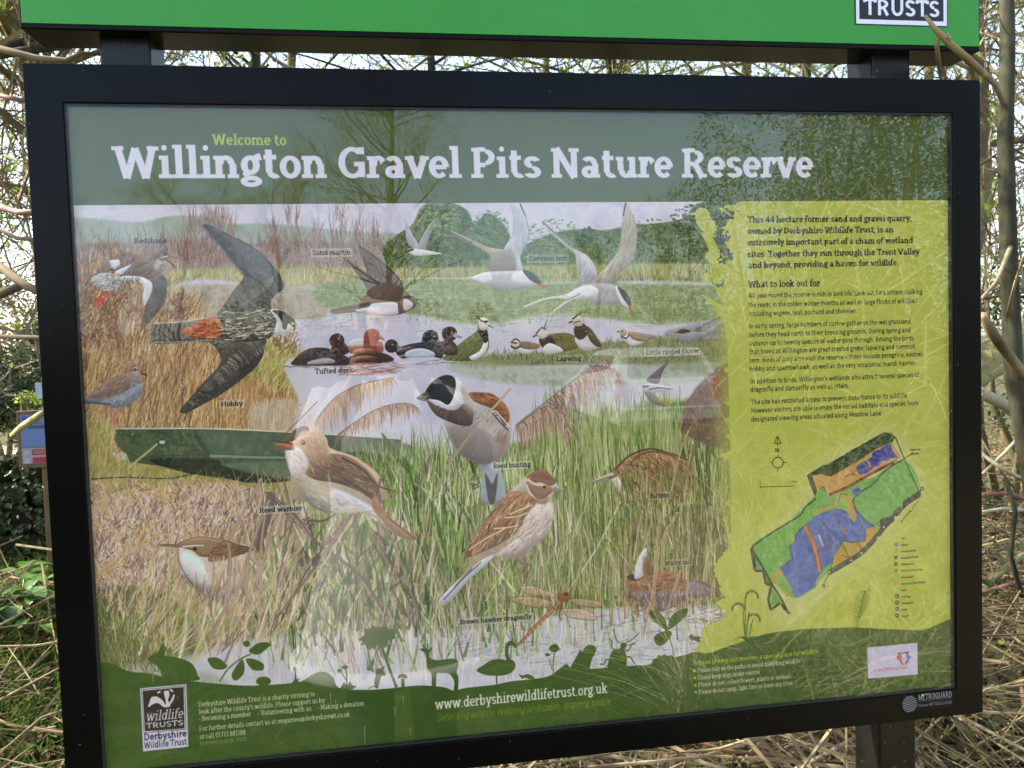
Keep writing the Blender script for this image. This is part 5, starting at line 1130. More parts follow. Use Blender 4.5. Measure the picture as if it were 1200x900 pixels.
# posts
for x0 in (at(117,70,.022).x, at(1022,85,.022).x):
    p = MB(); p.box(x0, x0+.060, .022, .086, -.3, zt+.34); child(p, 'post', M_black, board, bevel=.003)
# header sign
hz0 = at(25,33.5,0).z; hz1 = hz0+.30
h = MB(); h.box(-W/2, W/2, 0, .060, hz0, hz1); hd = child(h, 'header_sign', M_frame, board, bevel=.0018)
g_ = MB(); g_.box(-W/2+.0035, W/2-.0035, -.0016, -.0002, hz0+.0062, hz1-.004); g_.v = [tuple(q) for q in np.array(g_.v)-np.array(L_)]; gf = g_.build('green_face', M_green, hd, bevel=.0005)
# wildlife trusts plaque on the header
lw, lh = 660, 860; LG = np.zeros((lh, lw, 3), np.float32); LG[:] = C((226,226,240))
LG[3:-3, 3:7] = 0; LG[:, :5] = C((20,20,20)); LG[:, -5:] = C((20,20,20)); LG[-5:] = C((20,20,20)); LG[:5] = C((20,20,20))
LG[30:-34, 30:-30] = C((24,22,26))
text_px("THE", 60, 500, 60, (226,226,240), .12, False, target=LG)
text_px("wildlife", 60, 662, 250, (226,226,240), .1, True, 540, .28, target=LG)
text_px("TRUSTS", 60, 798, 148, (226,226,240), .15, False, 545, target=LG)
_IMG = IMG; IMG = LG; IW_, IH_ = IW, IH; IW, IH = lw, lh
def lp(s_): 
    P = smooth(np.array([[float(q) for q in p.split(',')] for p in s_.split()])); k = fillmask(P); over(k[0], k[1], k[2], C((226,226,240)))
lp("70,400 110,300 150,240 240,225 320,260 370,320 380,380 340,400 290,350 230,330 160,360 110,400"); lp("350,150 430,140 445,220 425,290 460,340 450,395 370,405 340,380 380,330 360,240"); lp("500,190 535,200 510,290 470,350 450,330 480,250"); lp("250,170 290,135 320,130 300,165 262,185"); lp("450,110 490,100 530,140 515,160 480,135")
IMG = _IMG; IW, IH = IW_, IH_
M_logo = image_mat('trust_plaque', LG, .4, .4)
a, b = at(1001,29.3,0), at(1109.2,31,0); wdt = b.x-a.x
uvplane('logo_plaque', M_logo, a.x, b.x, a.z, a.z+wdt*lh/lw, -.0024, (0,0,1,1), hd, .0008, tuple(L_))
# maker's label, bottom right of the frame
mw_, mh_ = 640, 230; MG = np.zeros((mh_, mw_, 3), np.float32); MG[:] = C((4,5,6)); sv = (124,126,128)
yy, xx = np.mgrid[0:mh_, 0:mw_]
dd = np.hypot((xx-95)/92, (yy-112)/98); wave = np.sin((yy+10*np.sin((xx-95)/60))*2*np.pi/21)
MG += (np.clip((wave+.25)*3, 0, 1)*(dd < 1))[...,None]*(C(sv)-MG)
text_px("METROGUARD", 200, 82, 100, sv, .16, False, 425, target=MG); MG[92:98, 200:630] = C((84,86,88))
text_px("Phone METROGUARD", 200, 160, 52, (106,108,110), .14, False, 425, target=MG); MG[112:124, 200:630:7] = C((80,82,84)); MG[176:188, 205:625:6] = C((80,82,84)); 
M_label = image_mat('makers_label', MG, .19, .13)
a, b = at(1057,838,0), at(1117,830,0); zz = at(1087,834.5,0).z
o = uvplane('maker_label', M_label, a.x, b.x, zz, zz+(b.x-a.x)*mh_/mw_, -.0004, (0,0,1,1), board, .0003, tuple(L_))
# screw heads and chips on the frame
M_steel = mat('bright_screw', (.6,.6,.6), .35, metal=1)
for px, py in ((1081,814.5),(130,96),(1112,118),(620,99)):
    p = at(px, py, 0); s = MB(); s.tube([p+Vector((0,.001,0)), p+Vector((0,-.0012,0))], .0017 if px == 1081 else .0011, 8); child(s, 'screw_head', M_steel if px == 1081 else M_frame, board)
# ---------------------------------------------------------------- vegetation materials
M_bark = mat('grey_bark', (.028,.027,.018), .9, (.085,.08,.055), 22, .005, .15, c3=(.05,.05,.03), detail=8, stretch=(1,1,.35))
M_moss = mat('mossy_bark', (.10,.085,.05), .95, (.22,.23,.07), 9, .004, .1, c3=(.15,.12,.07), detail=7)
M_twig = mat('brown_twig', (.10,.07,.04), .85, (.32,.25,.14), 5, spec=.2, detail=3)
M_redtwig = mat('red_brown_bramble', (.16,.05,.035), .7, (.26,.14,.09), 12, spec=.3)
M_pale = mat('pale_dead_wood', (.34,.28,.18), .85, (.52,.46,.32), 12, .002, .2, c3=(.42,.36,.22), detail=6, stretch=(1,1,.4))
M_yel = mat('lichen_green_wood', (.20,.19,.06), .85, (.42,.40,.16), 9, .002, .2, c3=(.28,.25,.12), detail=6)
M_leaf = mat('spring_leaf', (.15,.23,.02), .5, (.28,.36,.06), 6, spec=.3, trans=.45)
M_dark = mat('evergreen_leaf', (.022,.045,.012), .4, (.06,.09,.025), 5, spec=.4, trans=.15)
M_arum = mat('broad_leaf', (.06,.13,.025), .35, (.11,.20,.04), 14, spec=.5, trans=.25)
M_grass = mat('green_grass', (.07,.14,.015), .6, (.17,.24,.04), 3, spec=.3, trans=.3)
M_straw = mat('dry_straw', (.055,.04,.018), .85, (.26,.195,.095), 2.2, spec=.2, trans=.2)
M_litter = mat('brown_leaf_litter', (.045,.028,.016), .9, (.20,.125,.07), 6, spec=.15, trans=.1)
M_hedgerow = mat('winter_hedgerow', (.06,.055,.025), .8, (.12,.11,.05), 1.2, trans=.15)
M_bloss = mat('white_blossom', (.72,.72,.70), .7, spec=.2, trans=.3)

TWR = [1.]
def grow(lo, hi, lv, p, d, L, r, lev, mx, spread=.7, up=.12, nch=(3,5), leaf=0., seg=5, ls=.02):
    """one limb and, from it, smaller ones; limbs into lo, twigs into hi, leaves into lv"""
    P = [Vector(p)]; d = Vector(d).normalized(); rr = [r]
    for i in range(seg):
        d = (d+Vector((R_.gauss(0,.13), R_.gauss(0,.13), R_.gauss(0,.10)+up*.3))).normalized()
        P.append(P[-1]+d*L/seg); rr.append(r*(1-.62*(i+1)/seg))
    (lo if lev <= 1 else hi).tube(P, [max(q, .002*TWR[0]*TWR[0]) for q in rr] if TWR[0] > 1 else rr, 8 if lev == 0 else 5 if lev == 1 else 3, cap=False)
    if leaf and lev >= mx-1:
        for q in P[1:]:
            for _ in range(2):
                if R_.random() < leaf: lv.leaf(q, (R_.gauss(0,1), R_.gauss(0,1), R_.gauss(.3,1)), ls*R_.uniform(.6,1.5), ls*.55)
    if lev >= mx: return
    for _ in range(R_.randint(*nch)):
        t = R_.uniform(.25, 1)*seg; i = min(int(t), seg-1); q = P[i].lerp(P[i+1], t-i)
        a = (P[i+1]-P[i]).normalized(); s = a.cross(Vector((R_.gauss(0,1), R_.gauss(0,1), R_.gauss(0,1)))).normalized()
        nd = a*(1-spread*.6)+s*spread*R_.uniform(.6,1.2)+Vector((0,0,up))
        grow(lo, hi, lv, q, nd, L*R_.uniform(.45,.75), rr[i]*R_.uniform(.45,.65), lev+1, mx, spread, up, nch, leaf, max(3, seg-1), ls)
def tree(base, d, L, r, label, mx=4, trunk=None, bark=None, leaf=.3, nch=(3,5), spread=.7, up=.12, ls=.02, group=None, start=.25, name='bare_tree', leafm=None, twr=1.):
    TWR[0] = twr
    t = thing(name, label, 'tree', tuple(base), group)
    lo, hi, lv, tr = MB(), MB(), MB(), MB()
    if trunk: P = [Vector(q) for q in trunk]
    else:
        P = [Vector(base)]; dd = Vector(d).normalized()
        for i in range(7):
            dd = (dd+Vector((R_.gauss(0,.06), R_.gauss(0,.06), .04))).normalized(); P.append(P[-1]+dd*L/7)
    m = len(P)-1; rr = [r*(1-.55*i/m)*(1.25 if i == 0 else 1) for i in range(m+1)]
    tr.tube(P, rr, 12, rough=.05)
    tot = sum((P[i+1]-P[i]).length for i in range(m))
    for k in range(int(tot*3.2)+6 if mx < 5 else 12):
        t_ = R_.uniform(start, 1)*m; i = min(int(t_), m-1); q = P[i].lerp(P[i+1], t_-i)
        a = R_.uniform(0, 6.28); nd = Vector((math.cos(a), math.sin(a), R_.uniform(.1,.9)))
        grow(lo, hi, lv, q, nd, tot*R_.uniform(.14,.30), max(rr[i]*.38, .004), 1, mx, spread, up, nch, leaf, 5, ls)
    child(tr, 'trunk', bark or M_bark, t, smooth=True)
    child(lo, 'limbs', bark or M_bark, t, smooth=True) if lo.v else None
    child(hi, 'crown', M_twig, t)
    if lv.v: child(lv, 'leaves', leafm or M_leaf, t)
    return t
def V(*a): return Vector(a)
# trees seen beside and above the board
g1 = at(1188,560,.95); b1 = at(1262,760,1.0)
t1 = tree(b1, None, 0, .029, 'slender smooth grey trunk rising close behind the right edge of the board', 3, [b1, at(1214,590,.96), at(1188,440,.95), at(1182,300,.95), at(1178,160,.95), at(1181,40,.95), at(1178,-60,.95), at(1186,-260,.95), at(1196,-520,1.0)], leaf=.25, start=.78, nch=(2,4))
br = MB(); br.tube([at(1176,120,.93), at(1166,98,.5), at(1150,84,.12), at(1135,70,-.015), at(1112,50,-.04), at(1096,34,-.05), at(1084,18,-.05)], [.0075,.0068,.006,.0055,.0048,.0036,.002], 7)
br.tube([at(1099,38,-.046), at(1098,55,-.03), at(1100,75,.01), at(1103,95,.08)], [.003,.0032,.003,.002], 5); br.tube([at(1112,50,-.04), at(1113,43,-.05)], [.004,.002], 5); br.tube([at(1108,44,-.04), at(1112,40,-.045)], [.0025,.0035], 5)
ob = child(br, 'branch', M_twig, t1, smooth=True); ob['label'] = 'brown twig crossing in front of the green header sign'
br = MB(); br.tube([at(1150,370,.75), at(1168,398,.8), at(1186,422,.88), at(1206,448,.95)], [.012,.013,.014,.015], 8); child(br, 'branch', M_twig, t1, smooth=True)
br = MB(); br.tube([at(1140,362,.5), at(1168,330,.7), at(1184,290,.85)], [.004,.005,.006], 6); br.tube([at(1200,300,.7), at(1190,330,.85), at(1180,372,.9)], [.003,.004,.005], 5); child(br, 'branch', M_twig, t1, smooth=True)
b2 = V(at(1100,560,1.8).x, 1.8, 0); t2 = tree(b2, None, 0, .055, 'brown mossy ivy-clad trunk half hidden behind the right side of the frame', 4, [b2, at(1112,430,1.8), at(1126,340,1.8), at(1148,240,1.8), at(1150,150,1.8), at(1143,60,1.8), at(1140,-80,1.8), at(1120,-300,1.9)], bark=M_moss, leaf=.6, start=.4, ls=.03)
b3 = V(at(110,560,2.0).x, 2.0, 0); tree(b3, None, 0, .05, 'brown leaning trunk at the far left beside the header sign', 4, [b3, at(92,430,2.0), at(75,300,2.0), at(52,180,2.0), at(38,95,2.0), at(24,60,2.0), at(12,25,2.0), at(-10,-120,2.0)], bark=M_moss, leaf=.7, start=.35, ls=.02)
b4 = V(at(130,560,2.6).x, 2.6, 0); tree(b4, None, 0, .05, 'greenish trunk showing under the left end of the header sign', 4, [b4, at(110,400,2.6), at(80,250,2.6), at(46,110,2.6), at(34,55,2.6), at(20,-10,2.6), at(20,-160,2.6)], bark=M_moss, leaf=.7, start=.35, ls=.02)
for k, (px, Y, r, lean, lab) in enumerate(((300,2.4,.028,-4,'two-tone slim hedge stem behind the gap, just right of the left post'),(342,3.0,.03,10,'pale hedge stem in the gap above the words Welcome to'),(505,2.2,.024,-8,'dark hedge stem in the gap above the word Gravel'),(640,3.4,.03,6,'slim hedge stem in the gap above the word Pits'),(716,2.6,.03,-10,'brown hedge stem in the gap above the word Nature'),(876,3.2,.04,14,'thick mossy hedge stem in the gap above the word Reserve'),(945,2.3,.022,-12,'thin leaning hedge stem in the gap left of the right post'),(1090,3.0,.035,8,'hedge stem in the gap right of the right post'))):
    b = V(at(px,560,Y).x, Y, 0)
    tree(b, None, 0, r, lab, 4, [b, at(px-lean*2,430,Y), at(px-lean,200,Y), at(px,70,Y), at(px+lean,-80,Y), at(px+lean*2,-300,Y+.1)], bark=(M_bark, M_moss)[k % 2], leaf=.8, start=.45, group='hedge stems behind the board', ls=.024)
# long bare branches reaching in from a tree left of the picture
b5 = V(at(-230,500,1.2).x, 1.2, 0); t5 = tree(b5, None, 0, .07, 'bare tree just outside the left edge, its long branches reaching toward the frame', 4, [b5, at(-225,350,1.2), at(-240,200,1.2), at(-220,50,1.2), at(-240,-150,1.2), at(-230,-420,1.3)], leaf=.4, start=.4, ls=.02)
for P_, R0, m_ in (([(-228,40,1.2),(-90,50,.5),(0,57,.13),(42,68,.12),(78,71,.115),(96,62,.11),(120,64,.11)],(.012,.008,.005,.0045,.004,.003,.002),M_twig),([(92,64,.112),(98,54,.11),(110,49,.11)],(.004,.003,.002),M_twig),([(-228,90,1.2),(-100,100,.7),(0,112,.3),(30,119,.25),(60,130,.3)],(.012,.007,.004,.0035,.003),M_redtwig),([(-228,230,1.2),(-80,236,.6),(0,243,.4),(22,249,.35),(60,247,.3)],(.014,.008,.006,.005,.004),M_redtwig),([(-228,260,1.2),(-60,262,.6),(0,269,.4),(20,279,.4),(60,283,.4)],(.01,.006,.004,.004,.003),M_twig),
    ([(-228,220,1.2),(-90,260,.7),(0,312,.45),(27,333,.42),(60,348,.4)],(.02,.012,.008,.008,.006),M_twig),([(-228,380,1.2),(-60,352,.6),(0,345,.42),(26,334,.42)],(.02,.011,.008,.007),M_twig),([(-228,400,1.2),(-60,394,.6),(0,394,.4),(45,396,.38),(60,398,.38)],(.01,.005,.0035,.004,.003),M_twig),([(42,396,.385),(44,412,.38),(47,430,.4)],(.003,.002,.001),M_twig)):
    q = MB(); q.tube([at(*p) for p in P_], list(R0), 7); child(q, 'branch', m_, t5, smooth=True)
# thicket of fine hedge twigs filling the hedge
th, tl, tg = MB(), MB(), MB()
def twig(p, d, L, r, lev=0):
    P = [Vector(p)]; d = Vector(d).normalized()
    for i in range(4):
        d = (d+Vector((R_.gauss(0,.16), R_.gauss(0,.16), R_.gauss(0,.14)))).normalized(); P.append(P[-1]+d*L/4)
    th.tube(P, [r, r*.85, r*.7, r*.5, r*.3], 3, cap=False)
    if lev < 2:
        for _ in range(3): i = R_.randint(1,4); s = Vector((R_.gauss(0,1), R_.gauss(0,1), R_.gauss(.2,1))).normalized(); twig(P[i], d*.5+s*.8, L*.5, r*.55, lev+1)
    elif R_.random() < .75:
        for _ in range(R_.randint(1,3)): tl.leaf(P[R_.randint(2,4)], (R_.gauss(0,1), R_.gauss(0,1), R_.gauss(.4,1)), R_.uniform(.012,.038), .016)
for k in range(620):
    Y = R_.uniform(1.3, 5.5); X = R_.uniform(-4.2-Y*.3, 3.6+Y*.3); Z = R_.uniform(1.0, 3.6)
    twig((X, Y, Z), (R_.gauss(0,1), R_.gauss(0,.6), R_.gauss(.5,.8)), R_.uniform(.5,1.5), R_.uniform(.003,.009))
for k in range(170):          # the left view and the right view beside the frame
    Y = R_.uniform(1.5, 5); p = at(R_.uniform(-60, 90), R_.uniform(40, 360), Y); twig(p, (R_.gauss(0,.7), R_.gauss(0,.5), R_.gauss(.5,.9)), R_.uniform(.3,.9), R_.uniform(.003,.007))
for k in range(150):
    Y = R_.uniform(1.2, 5); p = at(R_.uniform(1110, 1260), R_.uniform(0, 400), Y); twig(p, (R_.gauss(0,.8), R_.gauss(0,.5), R_.gauss(.3,.9)), R_.uniform(.3,.9), R_.uniform(.003,.007))
o = th.build('hedge_twigs', M_twig, kind='stuff'); tag(o, 'tangle of fine bare hedge twigs behind the board', 'twigs')
o = tl.build('hedge_leaves', M_leaf, kind='stuff'); tag(o, 'small fresh green spring leaves scattered through the hedge twigs', 'leaves')
# far wood behind the hedge
def foliage_bush(center, rad, n, ls, label, m, cat='shrub', name='evergreen_shrub', stems=6, tw=None):
    c = Vector(center); t = thing(name, label, cat, (c.x, c.y, 0)); lv, st = MB(), MB()
    for k in range(stems):
        a = R_.uniform(0, 6.28); q = Vector((c.x+rad[0]*.5*math.cos(a), c.y+rad[1]*.5*math.sin(a), c.z+rad[2]*R_.uniform(0,.8)))
        st.tube([Vector((c.x+R_.gauss(0,.1), c.y+R_.gauss(0,.1), -.05)), (Vector((c.x, c.y, 0))+q)*.5+Vector((R_.gauss(0,.1), R_.gauss(0,.1), 0)), q], [.04,.025,.008], 6)
    cl = [(Vector((R_.gauss(0,.45), R_.gauss(0,.45), R_.gauss(0,.42))), R_.uniform(.18,.4)) for _ in range(int(16+n/700))]
    for k in range(n):
        g, s = R_.choice(cl); v = Vector((R_.gauss(0,1), R_.gauss(0,1), R_.gauss(0,1))).normalized()*s*R_.uniform(.55,1)+g
        lv.leaf((c.x+v.x*rad[0], c.y+v.y*rad[1], max(.03, c.z+v.z*rad[2])), (R_.gauss(0,1), R_.gauss(0,1), R_.gauss(0,.8)), ls*R_.uniform(.6,1.4), ls*.5)
    child(st, 'stems', M_moss, t, smooth=True); child(lv, 'leaves', m, t); return t
p = at(14,430,8.); foliage_bush((at(-4,430,7.).x, 7., 1.28), (.85,.7,.72), 9000, .06, 'dark evergreen bush beyond the path at the left edge', M_dark)
p = at(30,360,12.); foliage_bush((p.x-1, 15, 2.0), (3.4,2,1.6), 7000, .12, 'olive brown scrub farther behind the dark evergreen bush', mat('olive_leaf',(.09,.08,.035),.8,(.15,.14,.06),4,trans=.2), name='scrub_bush')
p = at(1190,345,3.4); foliage_bush((p.x+.15, 3.6, 1.75), (.7,.6,.5), 2600, .045, 'dark leafy ivy clump behind the grey trunk, above the big log', M_dark, name='ivy_clump')
p = at(36,468,5.); foliage_bush((p.x, 5, p.z), (.12,.12,.07), 160, .035, 'small bright green sapling tuft beside the left edge of the frame', M_leaf, name='green_sapling')
for k, (x, y, s) in enumerate(((-22,34,5.),(-9,38,5.5),(3,36,5.),(15,38,6.),(27,33,5.5))):
    tree((x,y,0), (R_.gauss(0,.05),0,1), 6+s*.5, .22, ('bare far tree at the left beyond the hedge','bare far tree left of centre beyond the hedge','bare far tree at the centre beyond the hedge','bare far tree right of centre beyond the hedge','bare far tree at the right beyond the hedge')[k], 4, leaf=.3, ls=.14, nch=(3,5), group='bare trees far beyond the hedge')
# logs, limbs and twigs on the right
def log(name, label, P, R0, m, cat='log', sides=14, extra=()):
    q = MB(); q.tube(P, R0, sides, rough=.06); t = Vector(P[0]); rt = thing(name, label, cat, tuple(t)); child(q, 'stem' if extra else 'bark', m, rt, smooth=True)
    for e in extra: q = MB(); q.tube(e[0], e[1], 8, rough=.05); child(q, 'side_branch', m, rt, smooth=True)
    return rt
log('leaning_log', 'thick pale fallen trunk sloping behind the right edge of the frame', [at(1120,452,2.3), at(1152,425,2.4), at(1176,412,2.5), at(1215,396,2.7), at(1330,350,3.4)], [.085,.095,.10,.105,.11], M_yel)
log('fallen_limb', 'pale bare limb lying just below the thick sloping trunk', [at(1130,450,2.0), at(1152,462,2.0), at(1176,474,2.05), at(1196,490,2.1), at(1240,520,2.2)], [.025,.026,.025,.023,.02], M_pale)
log('mossy_fork', 'mossy yellow-green forked branch low beside the bottom right corner of the frame', [at(1120,756,1.35), at(1152,762,1.4), at(1176,775,1.4), at(1190,800,1.4), at(1196,840,1.35)], [.03,.03,.028,.025,.02], M_yel, 'branch', extra=(([at(1190,800,1.4), at(1193,760,1.45), at(1198,700,1.5)],[.018,.014,.01]),([at(1130,735,1.3), at(1160,790,1.3), at(1178,830,1.25), at(1196,848,1.2)],[.02,.018,.016,.014])))
log('lichened_branch', 'straight lichen-yellow branch lying above the red bramble on the right', [at(1130,715,1.5), at(1156,685,1.55), at(1180,664,1.6), at(1215,640,1.7)], [.011,.012,.012,.011], M_yel, 'branch')
log('red_bramble', 'red-brown bramble stem crossing beside the right edge of the frame', [at(1130,698,1.2), at(1160,692,1.2), at(1200,680,1.2), at(1260,660,1.3)], [.006,.007,.007,.006], M_redtwig, 'bramble', 7)
log('red_bramble', 'long red-brown bramble stem lying under the bottom of the frame', [at(815,868,1.0), at(850,880,1.02), at(900,884,1.05), at(960,897,1.05), at(1040,912,1.0)], [.004,.0055,.0055,.005,.004], M_redtwig, 'bramble', 7)
log('dead_stick', 'pale crooked stick beyond the sign low at the bottom right', [at(1118,840,1.2), at(1134,860,1.2), at(1150,880,1.2), at(1160,900,1.15)], [.009,.011,.010,.009], M_yel, 'stick', 8)
log('dead_stick', 'pale slanting stick left of the foot of the right post', [at(925,905,1.1), at(950,893,1.1), at(972,882,1.1), at(1005,862,1.1)], [.006,.007,.007,.005], M_pale, 'stick', 8)
log('mossy_stick', 'yellow-green stick leaning in front of the small blue sign', [at(14,510,2.4), at(26,500,2.3), at(40,491,2.2), at(60,478,2.1)], [.010,.013,.014,.013], M_yel, 'stick', 8)
TL = ['pale twig slanting down from the frame just under the fallen limb', 'pale twig slanting up to the right across another pale twig', 'thin brown twig falling steeply beside the frame at mid height', 'red-brown stem lying level beside the frame at mid height', 'thin pale twig lying level just under the red-brown stem', 'lichen-yellow twig lying level above the lichened branch', 'brown twig sloping down above the mossy fork', 'thin red twig crossing over the mossy fork', 'grey upright stem threading down through the tangle at the right edge', 'pale twig arching at the bottom right below the frame', 'pale upright stalk under the frame, left of centre of the straw', 'pale upright stalk just right of the foot of the right post', 'thin straw-coloured upright stalk left of the slanting stick']
for ti, (P_, r, m) in enumerate((([(1148,530),(1175,550),(1200,562)],.006,M_pale),([(1152,555),(1178,530),(1200,505)],.005,M_pale),([(1150,515),(1168,545),(1190,575)],.004,M_twig),([(1150,580),(1180,578),(1200,585)],.009,M_redtwig),([(1150,600),(1175,596),(1205,598)],.006,M_pale),([(1150,640),(1180,632),(1205,640)],.005,M_yel),([(1150,725),(1178,745),(1200,760)],.005,M_twig),([(1152,805),(1180,795),(1205,782)],.004,M_redtwig),([(1178,560),(1190,600),(1184,650),(1198,700)],.008,M_bark),([(1120,900),(1150,870),(1180,862)],.004,M_pale),([(860,905),(880,880),(905,860)],.004,M_pale),([(1090,905),(1100,870),(1112,850)],.004,M_pale),([(935,905),(936,880),(938,856)],.0035,M_straw))):
    q = MB(); Y0 = R_.uniform(1.1,1.7); q.tube([at(x, y, Y0+R_.uniform(-.05,.05)) for x, y in P_], r, 6)
    v0 = q.v[0]; o = q.build('dead_twig', m, origin=v0, smooth=True); tag(o, TL[ti], 'twig', 'dead twigs in the tangle')
# ground cover
def march(px, py, far=9.):
    c_ = np.array([(px-600)/FPX, (py-450)/FPX, 1.]); d_ = RT@c_; d_ = Vector((d_[0], d_[2], -d_[1])).normalized(); t_ = .9
    while t_ < far+1:
        q_ = CAM+d_*t_
        if q_.z < gz(q_.x, q_.y): return q_ if q_.y > .12 else None
        t_ += .06
    return None
st, gr, lt = MB(), MB(), MB()
def clear(x, y): return (abs(x) < 1.5 and -32 < y < -.6) or (abs(x-CAM.x) < .35 and abs(y-CAM.y) < .5)
for k in range(8500):
    y = R_.uniform(.15, 4.6); x = R_.uniform(-1.2-y, 1.6+y*1.1)
    if x < -.6 and R_.random() < .86: continue
    if x > .8+y*.25 and R_.random() < .55: continue
    p = (x, y, gz(x,y)-.01); st.blade(p, (R_.gauss(0,1), R_.gauss(0,1), R_.uniform(.05,1.1)), R_.uniform(.10,.42), R_.uniform(.0025,.0055), R_.uniform(0,.9))
for k in range(1000):      # tangled heap on the right
    y = R_.uniform(.7, 2.6); x = R_.uniform(.55+y*.3, 2.6+y*.3); z = gz(x,y)+R_.uniform(.0,.75)
    a = R_.uniform(0,6.28); e = R_.gauss(0,.35); L = R_.uniform(.25,.9); d = Vector((math.cos(a), math.sin(a), e)).normalized()
    st.tube([Vector((x,y,z))-d*L/2, Vector((x,y,z+R_.gauss(0,.03))), Vector((x,y,z))+d*L/2], [R_.uniform(.001,.0032)]*2+[.001], 4, cap=False)
dk = MB()
for k in range(2300):
    y = R_.uniform(.7, 3.); x = R_.uniform(.5+y*.3, 2.6+y*.35) if R_.random() < .6 else R_.uniform(-1-y*.6, 1.4); z = gz(x,y)+R_.uniform(.0,.6 if x > .5 else .25)
    a = R_.uniform(0,6.28); d = Vector((math.cos(a), math.sin(a), R_.gauss(0,.35))).normalized(); L = R_.uniform(.2,.8)
    dk.tube([Vector((x,y,z))-d*L/2, Vector((x,y,z+R_.gauss(0,.03))), Vector((x,y,z))+d*L/2], [R_.uniform(.0015,.006)]*2+[.001], 4, cap=False)
bv = MB()
for k in range(1900):
    y = R_.uniform(.9, 3.4); x = R_.uniform(.75+y*.42, 1.5+y*.75); z = gz(x,y)+R_.uniform(.0,.8)
    bv.leaf((x,y,z), (R_.gauss(0,1), R_.gauss(0,1), R_.gauss(0,.6)), R_.uniform(.02,.05), R_.uniform(.015,.035), (R_.gauss(0,.6), R_.gauss(0,.6), 1))
bs = MB()
for k in range(1500):
    y = R_.uniform(.8, 3.6); x = R_.uniform(.6+y*.42, 1.5+y*.75) if k % 3 else R_.uniform(-1, 1.8); z = gz(x,y)+R_.uniform(.0,.5 if k % 3 else .12)
    bs.leaf((x,y,z), (R_.gauss(0,1), R_.gauss(0,1), R_.gauss(.3,.6)), R_.uniform(.015,.04), R_.uniform(.01,.025))
o = bs.build('fresh_shoots', M_leaf, kind='stuff'); tag(o, 'fresh yellow-green shoots poking through the straw behind the board', 'shoots')
o = bv.build('bramble_leaves', M_dark, kind='stuff'); tag(o, 'dark green bramble leaves scattered through the tangle on the right', 'bramble leaves')
o = dk.build('brown_stems', M_twig, kind='stuff'); tag(o, 'dark brown dead stems tangled among the dry grass behind the board', 'dead stems')
o = st.build('dry_grass', M_straw, kind='stuff'); tag(o, 'tangle of dry straw-coloured grass behind and below the board', 'dry grass')
for k in range(11000):
    y = R_.uniform(.15, 7); x = R_.uniform(-2.2-y*.95, 2.2+y)
    if x > -.4 and R_.random() < .72: continue
    if clear(x, y): continue
    gr.blade((x, y, gz(x,y)-.01), (R_.gauss(0,.6), R_.gauss(0,.6), 1), R_.uniform(.05,.2), R_.uniform(.004,.009), R_.uniform(.1,.8))
for k in range(6500):
    x = R_.uniform(-2.6, 1.4); y = R_.uniform(-4.2, -.5)
    if abs(x-CAM.x) < .34 and -1.75 < y < -.9: continue
    gr.blade((x, y, gz(x,y)-.01), (R_.gauss(0,.7), R_.gauss(0,.7), 1), R_.uniform(.05,.16), R_.uniform(.005,.010), R_.uniform(.1,.9))
for k in range(900): 
    x = R_.uniform(1.5,9)*R_.choice((-1,1)); y = R_.uniform(-12,-.8); gr.blade((x, y, gz(x,y)-.01), (R_.gauss(0,.6), R_.gauss(0,.6), 1), R_.uniform(.08,.25), .012, .4)
for k in range(9000):
    u_ = R_.random()
    q_ = march(R_.uniform(-50, 80), R_.uniform(590, 930)) if u_ < .72 else march(R_.uniform(1120, 1230), R_.uniform(440, 930)) if u_ < .90 else march(R_.uniform(100, 1200), R_.uniform(830, 930))
    if q_ is None or (u_ > .90 and R_.random() < .5): continue
    gr.blade(q_+Vector((R_.gauss(0,.03), R_.gauss(0,.03), -.01)), (R_.gauss(0,.7), R_.gauss(0,.7), 1), R_.uniform(.05,.17), R_.uniform(.004,.010), R_.uniform(.1,.9))
o = gr.build('green_grass', M_grass, kind='stuff'); tag(o, 'fresh green grass growing through the leaf litter', 'grass')
for k in range(9000):
    y = R_.uniform(.1, 7); x = R_.uniform(-2.2-y, 2.2+y); lt.leaf((x, y, gz(x,y)+R_.uniform(.002,.03)), (R_.gauss(0,1), R_.gauss(0,1), R_.gauss(0,.25)), R_.uniform(.02,.06), R_.uniform(.015,.035), (R_.gauss(0,.4), R_.gauss(0,.4), 1))
for k in range(5200):
    u_ = R_.random()
    q_ = march(R_.uniform(-50, 80), R_.uniform(600, 930)) if u_ < .35 else march(R_.uniform(1120, 1230), R_.uniform(470, 930)) if u_ < .65 else march(R_.uniform(100, 1230), R_.uniform(825, 930))
    if q_ is None: continue
    lt.leaf(q_+Vector((0,0,R_.uniform(.0,.05))), (R_.gauss(0,1), R_.gauss(0,1), R_.gauss(0,.35)), R_.uniform(.02,.055), R_.uniform(.015,.035), (R_.gauss(0,.6), R_.gauss(0,.6), 1))
for k in range(5000):
    q_ = march(R_.uniform(1120, 1230), R_.uniform(430, 760), 14)
    if q_: lt.leaf(q_+Vector((0,0,R_.uniform(0,.12))), (R_.gauss(0,1), R_.gauss(0,1), R_.gauss(0,.4)), R_.uniform(.03,.08), R_.uniform(.02,.05), (R_.gauss(0,.6), R_.gauss(0,.6), 1))
o = lt.build('leaf_litter', M_litter, kind='stuff'); tag(o, 'brown dead leaves scattered on the ground', 'leaf litter')
ps = MB()
for k in range(1500):
    y = R_.uniform(6,13); x = at(20,500,y).x+R_.uniform(-3.4,2.6); r = R_.uniform(.03,.11); ps.leaf((x, y, gz(x,y)+R_.uniform(.01,.08)), (R_.gauss(0,1), R_.gauss(0,1), R_.gauss(0,.4)), r*1.6, r*1.3, (0,0,1))
